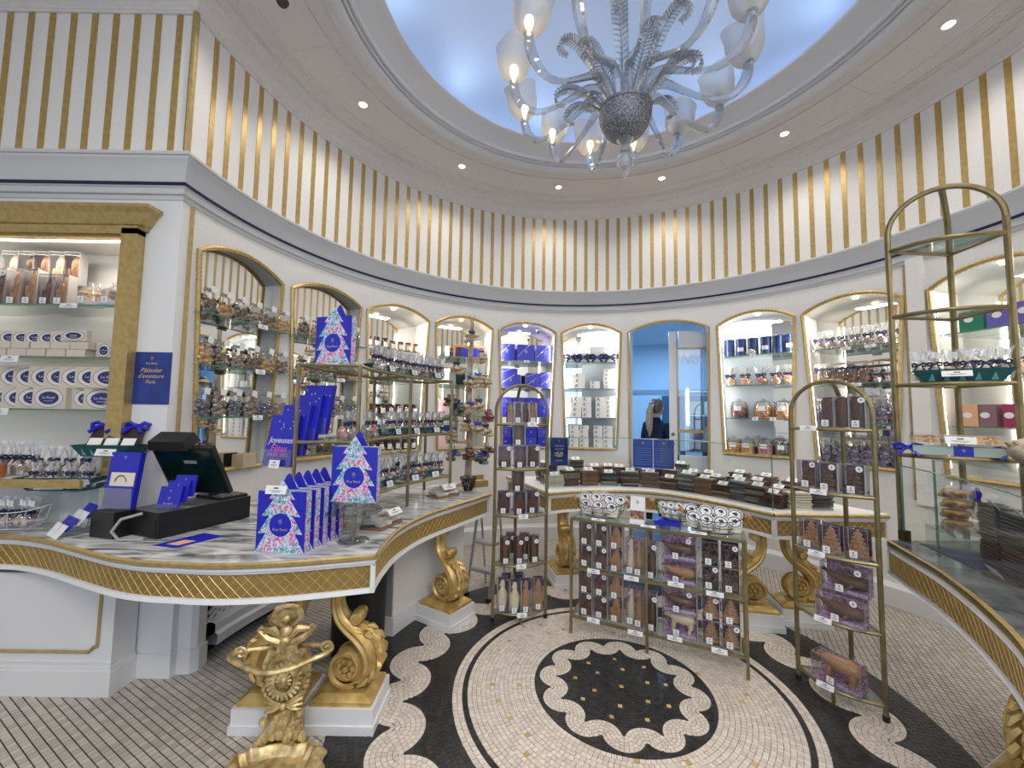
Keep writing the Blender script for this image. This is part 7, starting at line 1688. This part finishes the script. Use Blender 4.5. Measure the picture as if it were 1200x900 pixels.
# niche of navy gift boxes
NB = mat('ultramarine_card', (0.045, 0.050, 0.48), 0.35); gN = 'ultramarine gift boxes with silver crest'
for k, o_ in enumerate((-0.255, 0.0, 0.25)):
    gift_box('crest_box', npos(4, o_, 2.281), (0.225, 0.16, 0.215), NB, 'ultramarine box with silver crest, %s of three on the top shelf' % ('left', 'middle', 'right')[k], gN, nrz(4, o_), em=SILV, sash=SILV)
for k, (o_, z, dims, nm) in enumerate(((-0.20, 1.931, (0.27, 0.18, 0.165), 'lower left'), (-0.225, 2.097, (0.24, 0.16, 0.075), 'upper left'), (0.10, 1.931, (0.17, 0.16, 0.125), 'middle'), (0.275, 1.931, (0.17, 0.16, 0.125), 'right'), (0.10, 2.057, (0.17, 0.16, 0.065), 'flat middle'), (0.275, 2.057, (0.17, 0.16, 0.08), 'flat right'))):
    gift_box('crest_box', npos(4, o_, z), dims, NB, 'ultramarine box with silver crest, %s one on the second shelf' % nm, gN, nrz(4, o_), em=SILV if dims[2] > 0.1 else None, sash=SILV)
for q, (z, sn) in enumerate(((1.551, 'third shelf'), (1.157, 'sill'))):
    for k in range(4):
        for j in range(2):
            o_ = -0.25 + 0.165 * k
            gift_box('crest_box', npos(4, o_, z + 0.125 * j), (0.15, 0.14, 0.122), NB if (k + j) % 3 else BLUE, 'small ultramarine box, %s in the %s layer on the %s' % (nth(k, 4), ('lower', 'upper')[j], sn), gN, nrz(4, o_), em=SILV)
for k, (o_, z) in enumerate(((0.0, 2.268), (-0.18, 1.918), (0.16, 1.918))): price(npos(4, o_, z, R + 0.01), 0.075, 0.03, nrz(4, o_), 'white price card, %s in the niche of ultramarine boxes' % ('under the top middle box', 'under the large left box', 'under the right pair')[k], -0.1)
cam_ = thing('dome_camera', 'small black dome camera under the arch of the niche of ultramarine boxes', 'camera', npos(4, 0.15, 2.668, R + 0.05)); ob('dome', M().ball((0, 0, 0), 0.018, 10, 6), BLACK, cam_); ob('mount', M().lathe([(0.02, 0.01), (0.022, 0.03), (0.001, 0.03)], 12), WHITE, cam_)
# niche of white boxes with ribbons and K lettering
WB = mat('white_gift_card', (0.80, 0.80, 0.79), 0.45); gW = 'white gift boxes in the niche of white boxes'
def wbox(o_, z, dims, label, k_=True, r=R + 0.13, bw=False):
    t = thing('white_gift_box', label, 'gift box', npos(5, o_, z, r), nrz(5, o_), gW); w, d, h = dims
    ob('carton', cached(('wb', w, d, h), lambda: M().box((0, 0, h * 0.36), (w * 0.985, d * 0.985, h * 0.72)).mesh('carton')), WB, t); ob('lid', cached(('wl', w, d, h), lambda: M().box((0, 0, h * 0.855), (w, d, h * 0.27)).mesh('lid')), WB, t)
    if k_: text('lettering', 'K', h * 0.95, INK, t, (-w * 0.22, -d / 2 - 0.001, h * 0.5), (PI2, 0, 0), shear=0.2)
    if bw: ob('ribbon', cached('bow', lambda: bow_mesh(1.15)), BOW, t, (0, -d / 2 - 0.006, h * 0.55)).scale = (2.6, 1.5, 2.6)
    return t
for k, o_ in enumerate((-0.245, -0.085, 0.085, 0.25)): wbox(o_, 2.281, (0.155, 0.13, 0.125), 'white box tied with navy bow, %s on the top shelf' % nth(k, 4), False, bw=True)
wbox(0.09, 2.407, (0.19, 0.13, 0.085), 'plain white box lying across the two middle bowed boxes', False); wbox(0.26, 2.407, (0.14, 0.13, 0.045), 'flat white box on top of the last bowed box', False); wbox(-0.25, 2.407, (0.12, 0.13, 0.03), 'thin white box on top of the first bowed box', False)
def wstack(o_, z, n, sn, cn, w=0.13, h=0.068): 
    for j in range(n): wbox(o_ + rnd.uniform(-.006, .006), z + h * j, (w, 0.13, h - 0.001), 'white box lettered K, %s up in the %s stack on the %s shelf' % (ORD[j], cn, sn), True)
wstack(-0.14, 1.931, 3, 'second', 'left', 0.15); wstack(0.235, 1.931, 5, 'second', 'right', 0.15, 0.052); wstack(0.06, 1.931, 2, 'second', 'middle', 0.13, 0.05); wbox(-0.28, 1.931, (0.12, 0.13, 0.15), 'tall plain white box at the left end of the second shelf', False)
for c_, o_ in (('left', -0.17), ('centre left', -0.045), ('centre right', 0.125), ('right', 0.25)): wstack(o_, 1.551, 4 if 'right' != c_ else 5, 'third', c_, 0.124, 0.068 if c_ != 'right' else 0.056)
wbox(-0.275, 1.551, (0.08, 0.13, 0.20), 'tall plain white box at the left end of the third shelf', False)
for c_, o_ in (('left', -0.20), ('centre left', -0.08), ('centre right', 0.10), ('right', 0.22)): wstack(o_, 1.157, 5, 'bottom', c_, 0.118, 0.058)
# jars and tins
gT = 'tall blue tins on the top shelf'
for k, o_ in enumerate((-0.285, -0.165, -0.05, 0.075, 0.19, 0.30)):
    t = thing('blue_tin', 'tall slate blue tin, %s on the top shelf of the %s' % (nth(k, 6), NW[7]), 'tin', npos(7, o_, 2.296, R + 0.13), nrz(7, o_), gT)
    ob('body', cached('tin', lambda: M().lathe([(0.001, 0), (0.054, 0.0), (0.054, 0.165), (0.001, 0.165)], 18).mesh('body', True)), TINB, t); ob('lid', cached('tinl', lambda: M().lathe([(0.056, 0.16), (0.056, 0.195), (0.05, 0.2), (0.001, 0.2)], 18).mesh('lid', True)), TINB, t)
    ob('silver_band', cached('tinb', lambda: M().lathe([(0.0545, 0.05), (0.0545, 0.095)], 8, a0=pi - 0.6, a1=pi + 0.6).mesh('silver_band', True)), SILV if k % 2 else NAVY, t)
sh_ = thing('seashell', 'small pale shell in front of the blue tins', 'shell', npos(7, -0.055, 2.296, R + 0.045), nrz(7)); sm_ = M()
for k in range(9): a = radians(-70 + 17.5 * k); sm_.tube([(0, 0, 0.004), (0.05 * sin(a), -0.012, 0.004 + 0.055 * cos(a))], [0.005, 0.011], 6)
ob('valve', sm_.mesh('valve', True), NOUGW, sh_)
for k, o_ in enumerate((-0.28, -0.13, 0.02, 0.16, 0.28)):
    bag(npos(7, o_, 1.956), 'clear bag of %s sweets, %s on the second shelf of the %s' % ('red' if k == 2 else 'orange', nth(k, 5), NW[7]), 'bags on the second shelf of the jar niche', C_RED if k == 2 else C_ORANGE, nrz(7, o_), 1.2, card=False, nar=1.15)
def sweetjar(o_, z, fill, label, r=0.075, h=0.15, rr=R + 0.14):
    t = thing('sweet_jar', label, 'jar', npos(7, o_, z, rr), nrz(7, o_), 'glass sweet jars')
    ob('sweets', cached(('sj', r), lambda: M().lathe([(0.001, 0.004), (r * 0.93, 0.004), (r * 0.95, h * 0.52), (r * 0.6, h * 0.58), (0.001, h * 0.60)], 18).mesh('sweets', True)), fill, t)
    ob('glass', cached(('sg', r), lambda: M().lathe([(0.001, 0), (r * 0.97, 0.0), (r, 0.008), (r, h * 0.62), (r * 0.8, h * 0.72), (r * 0.8, h * 0.76)], 18).mesh('glass', True)), JARG, t)
    ob('stopper', cached(('ss', r), lambda: M().lathe([(r * 0.84, h * 0.75), (r * 0.86, h * 0.80), (r * 0.5, h * 0.86), (0.012, h * 0.90), (0.02, h * 0.96), (0.001, h)], 18).mesh('stopper', True)), JARG, t)
    ob('label', cached(('sl', r), lambda: M().lathe([(r * 1.01, h * 0.36), (r * 1.01, h * 0.60)], 6, a0=pi - 0.4, a1=pi + 0.4).mesh('label', True)), TAG, t)
for k, (o_, f, nm) in enumerate(((-0.20, C_PLUM, 'plum'), (0.03, C_ORANGE, 'pale orange'), (0.22, C_ORANGE, 'bright orange'))): sweetjar(o_, 1.581, f, 'glass jar of %s sweets with a stopper, %s of three on the third shelf' % (nm, ('left', 'middle', 'right')[k]), 0.092, 0.225)
for k, (o_, f, nm) in enumerate(((-0.26, C_ORANGE, 'orange'), (-0.13, C_GOLD, 'golden brown'), (0.04, C_PINKS, 'pink'), (0.20, C_GREY, 'dark grey'))): sweetjar(o_, 1.177, f, 'glass jar of %s sweets with a stopper on the sill of the jar niche' % nm, 0.082, 0.20)
for k, (o_, f) in enumerate(((-0.05, C_GREY), (0.13, C_PLUM))): sweetjar(o_, 1.177, f, 'glass jar of dark sweets, %s one of the rear pair on the sill' % ('left', 'right')[k], 0.07, 0.21, R + 0.27)
for k, (o_, z) in enumerate(((-0.02, 1.575), (0.15, 1.575), (0.12, 1.165), (-0.03, 2.28))): price(npos(7, o_, z, R + 0.012), 0.06, 0.04, nrz(7, o_), 'white price card, %s in the niche of jars and tins' % ('left one by the orange jars', 'right one by the orange jars', 'on the sill before the jars', 'under the tins')[k], -0.1)
# bags by the tree rack
g8 = 'bagged sweets in the niche behind the tree rack'
for k in range(7):
    o_ = -0.31 + 0.098 * k; bag(npos(8, o_, 2.281), 'clear bag of brown sweets with navy bow, %s on the top shelf behind the tree rack' % nth(k, 7), g8, C_BROWN, nrz(8, o_), 1.15, card=k % 3 == 1, nar=0.92)
for k in range(5):
    o_ = -0.30 + 0.085 * k; pouchbag(npos(8, o_, 1.931, R + 0.10), nrz(8, o_), 'tall bag of brown sweets, %s on the second shelf behind the tree rack' % nth(k, 5), g8, C_BROWN, 0.10, 0.20, False); ob('bow', cached('bow', lambda: bow_mesh(1.15)), BOW, bpy.data.objects[[o.name for o in COL.objects if o.name.startswith('stand_up_bag')][-1]], (0, -0.015, 0.15))
for k in range(3): bag(npos(8, 0.13 + 0.08 * k, 1.931), 'low bag of plum sweets, %s at the right of the second shelf behind the tree rack' % nth(k, 3), g8, C_PLUM, nrz(8), 0.8)
for q, z in enumerate((1.551, 1.157)):
    for k in range(6):
        o_ = -0.28 + 0.11 * k; pouchbag(npos(8, o_, z, R + 0.09), nrz(8, o_), 'bag of blue wrapped sweets, %s on the %s behind the tree rack' % (nth(k, 6), ('third shelf', 'sill')[q]), g8, C_BLUEB, 0.105, 0.23, False); bag(npos(8, o_, z, R + 0.22), 'bag of blue wrapped sweets, %s in the rear line on the %s behind the tree rack' % (nth(k, 6), ('third shelf', 'sill')[q]), g8, C_BLUEB, nrz(8, o_), 1.5)
for k, (o_, z) in enumerate(((-0.05, 2.262), (0.14, 2.262), (0.02, 1.915))): price(npos(8, o_, z, R + 0.01), 0.085, 0.03, nrz(8, o_), 'white price card, %s in the niche behind the tree rack' % ('on the top shelf towards the jars', 'on the top shelf towards the tall rack', 'on the second shelf')[k], -0.1)
# pastel cartons behind the tall rack
for k, (o_, z, m_, nm) in enumerate(((-0.14, 2.281, GREENB, 'emerald green'), (0.02, 2.281, PURPB, 'violet'), (0.16, 2.281, PURPB, 'second violet'), (-0.18, 1.551, PEACHB, 'peach'), (-0.08, 1.551, MAUVEB, 'mauve'), (0.05, 1.551, CRIMB, 'crimson'), (0.18, 1.551, MAUVEB, 'second mauve'))):
    t = gift_box('oval_carton', npos(9, o_, z, R + 0.07), (0.145 if z > 2 else 0.095, 0.10, 0.15 if z > 2 else 0.165), m_, '%s carton with white oval label in the niche behind the tall rack' % nm, 'coloured cartons behind the tall rack', nrz(9, o_), cat='box')
    ob('white_oval', cached('wov', lambda: M().lathe([(0.001, 0), (0.022, 0), (0.022, 0.001), (0.001, 0.001)], 18, xf=Matrix.Rotation(PI2, 4, 'X'), sx=1.25)), TAG, t, (-0.012, -0.0515, 0.085))
for k in range(4): bag(npos(9, -0.2 + 0.13 * k, 1.931), 'pale bag, %s on the middle shelf behind the tall rack' % nth(k, 4), 'pale bags behind the tall rack', C_CREAM, nrz(9), 1.2)

# ------------------------------------------------------------------ chocolate bars on the back counter
bar0 = M().box((0, 0, 0.0075), (0.165, 0.10, 0.0145)).mesh('bar'); bar1 = M().box((0, 0, 0.0095), (0.15, 0.09, 0.0170)).mesh('bar')
BW = [noisy('dark_bar', (0.045, 0.022, 0.016), (0.085, 0.045, 0.03), 30, 0.28), noisy('milk_bar', (0.15, 0.075, 0.045), (0.22, 0.12, 0.075), 30, 0.3), noisy('grey_film_bar', (0.085, 0.08, 0.075), (0.14, 0.13, 0.12), 20, 0.25), noisy('pale_bar', (0.50, 0.47, 0.36), (0.60, 0.57, 0.46), 20, 0.35)]
BV = [[BW[0], BW[0], mat('reddish_bar', (0.13, 0.055, 0.038), 0.3), mat('foil_edge_bar', (0.24, 0.20, 0.17), 0.3)], [BW[1], BW[1], mat('hazel_bar', (0.26, 0.155, 0.10), 0.3)], [BW[2], BW[2], mat('silver_film_bar', (0.27, 0.27, 0.26), 0.25), mat('deep_film_bar', (0.05, 0.05, 0.05), 0.25)], [BW[3], BW[3], mat('cream_bar', (0.66, 0.62, 0.50), 0.35)]]
BN = ['dark', 'milk', 'film-wrapped dark', 'pale']
def stack(x, y, rz, n, kind, where, thick=False):
    for j in range(n):
        h = 0.0212 if thick else 0.0186
        tag(ob('chocolate_bar', bar1 if thick else bar0, rnd.choice(BV[kind]), loc=(x + rnd.uniform(-.008, .008), y + rnd.uniform(-.008, .008), HT + 0.001 + h * j), rz=rz + rnd.uniform(-.09, .09)), '%s chocolate bar, %s up in the %s' % (BN[kind], ORD[j], where), 'chocolate bar', 'bars in the ' + where)
    return HT + 0.001 + (0.0212 if thick else 0.0186) * n
nst = 0
def gpt(t):      # along the guard line
    L = [(-0.30, 1.50), (0.12, 1.625), (0.62, 1.575), (0.96, 1.34), (1.20, 1.02), (1.36, 0.74)]
    L = smooth(L, 8); f = t * (len(L) - 1); i = min(int(f), len(L) - 2); a, b = L[i], L[i + 1]; q = f - i
    d = (b[0] - a[0], b[1] - a[1]); return a[0] + d[0] * q, a[1] + d[1] * q, atan2(d[1], d[0])
cnt = 0
for row, (offr, ts_, nn_) in enumerate(((0.06, [0.035 + 0.0775 * k for k in range(13)], 8), (0.22, [0.05 + 0.088 * k for k in range(11)], 9), (0.42, [0.07 + 0.108 * k for k in range(9)], 10))):
    for k, t_ in enumerate(ts_):
        x, y, rz = gpt(t_); x += -sin(rz) * offr; y += cos(rz) * offr
        if x > 1.2 and y < 0.74: y = 0.74
        kind = 3 if (row == 0 and k in (0,)) else (0, 0, 1, 2, 0, 1, 0, 2, 1, 0, 2)[(k + row * 3) % 11]
        wn = '%s %s-row stack behind the glass guard' % (ORD[k], ('front', 'second', 'rear')[row])
        top = stack(x, y, rz, nn_ - (2 if (k * 5 + row) % 3 == 0 else 0), kind, wn, thick=kind == 2)
        price((x, y - 0.0, top + 0.012), 0.085, 0.045, rz, 'white price card on the ' + wn, -0.95)
for k in range(2): stack(1.55 + 0.17 * k, 0.76, 0.05, 7, 3 if k == 0 else 2, 'stack outside the glass guard, %s one' % ('pale', 'dark')[k])

# signs at the glass guard
sg = tag(ob('sign', M().box((0, 0, 0), (0.18, 0.004, 0.27)).mesh('sign'), noisy('sign_blue', (0.008, 0.03, 0.20), (0.010, 0.05, 0.24), 5, 0.2), loc=(-0.235, 1.478, 1.232), rz=radians(14)), 'upright blue sign with an oval picture at the end of the glass guard near the slim rack', 'sign')
ob('oval_picture', M().lathe([(0.001, 0), (0.028, 0), (0.028, 0.001), (0.001, 0.001)], 20, xf=Matrix.Rotation(PI2, 4, 'X'), sx=1.7), C_MIX, sg, (0, -0.003, -0.025))
text('lettering', 'Tablettes', 0.026, SILV, sg, (0, -0.003, 0.055), (PI2, 0, 0)); text('lettering', 'chocolat', 0.026, SILV, sg, (0, -0.003, 0.025), (PI2, 0, 0)); text('lettering', 'Roy René', 0.018, SILV, sg, (0, -0.003, -0.085), (PI2, 0, 0)); emblem(sg, (0, -0.003, 0.105), 0.012, SILV)
bkl = thing('sign', 'wide double blue menu board with white rules on the glass guard before the door', 'sign', (0.665, 1.455, 1.228), radians(-14))
sgm = noisy('menu_blue', (0.008, 0.035, 0.26), (0.012, 0.055, 0.32), 5, 0.2)
for s in (-1, 1):
    p_ = ob('page', M().box((0, 0, 0), (0.185, 0.004, 0.275)), sgm, bkl, (s * 0.0945, 0, 0))
    for k in range(8): ob('print_line', cached('mln', lambda: M().box((0, 0, 0), (0.15, 0.0008, 0.0022))), mat_rule if 'mat_rule' in globals() else globals().setdefault('mat_rule', mat('rule_blue', (0.18, 0.30, 0.60), 0.4)), p_, (0, -0.0025, 0.05 - 0.022 * k))
    emblem(p_, (0, -0.003, 0.10), 0.014, SILV)
ob('border', M().tube([(-0.19, 0, -0.139), (0.19, 0, -0.139), (0.19, 0, 0.139), (-0.19, 0, 0.139)], 0.003, 4, closed=True).tube([(0, -0.002, -0.139), (0, -0.002, 0.139)], 0.003, 4), TAG, bkl)
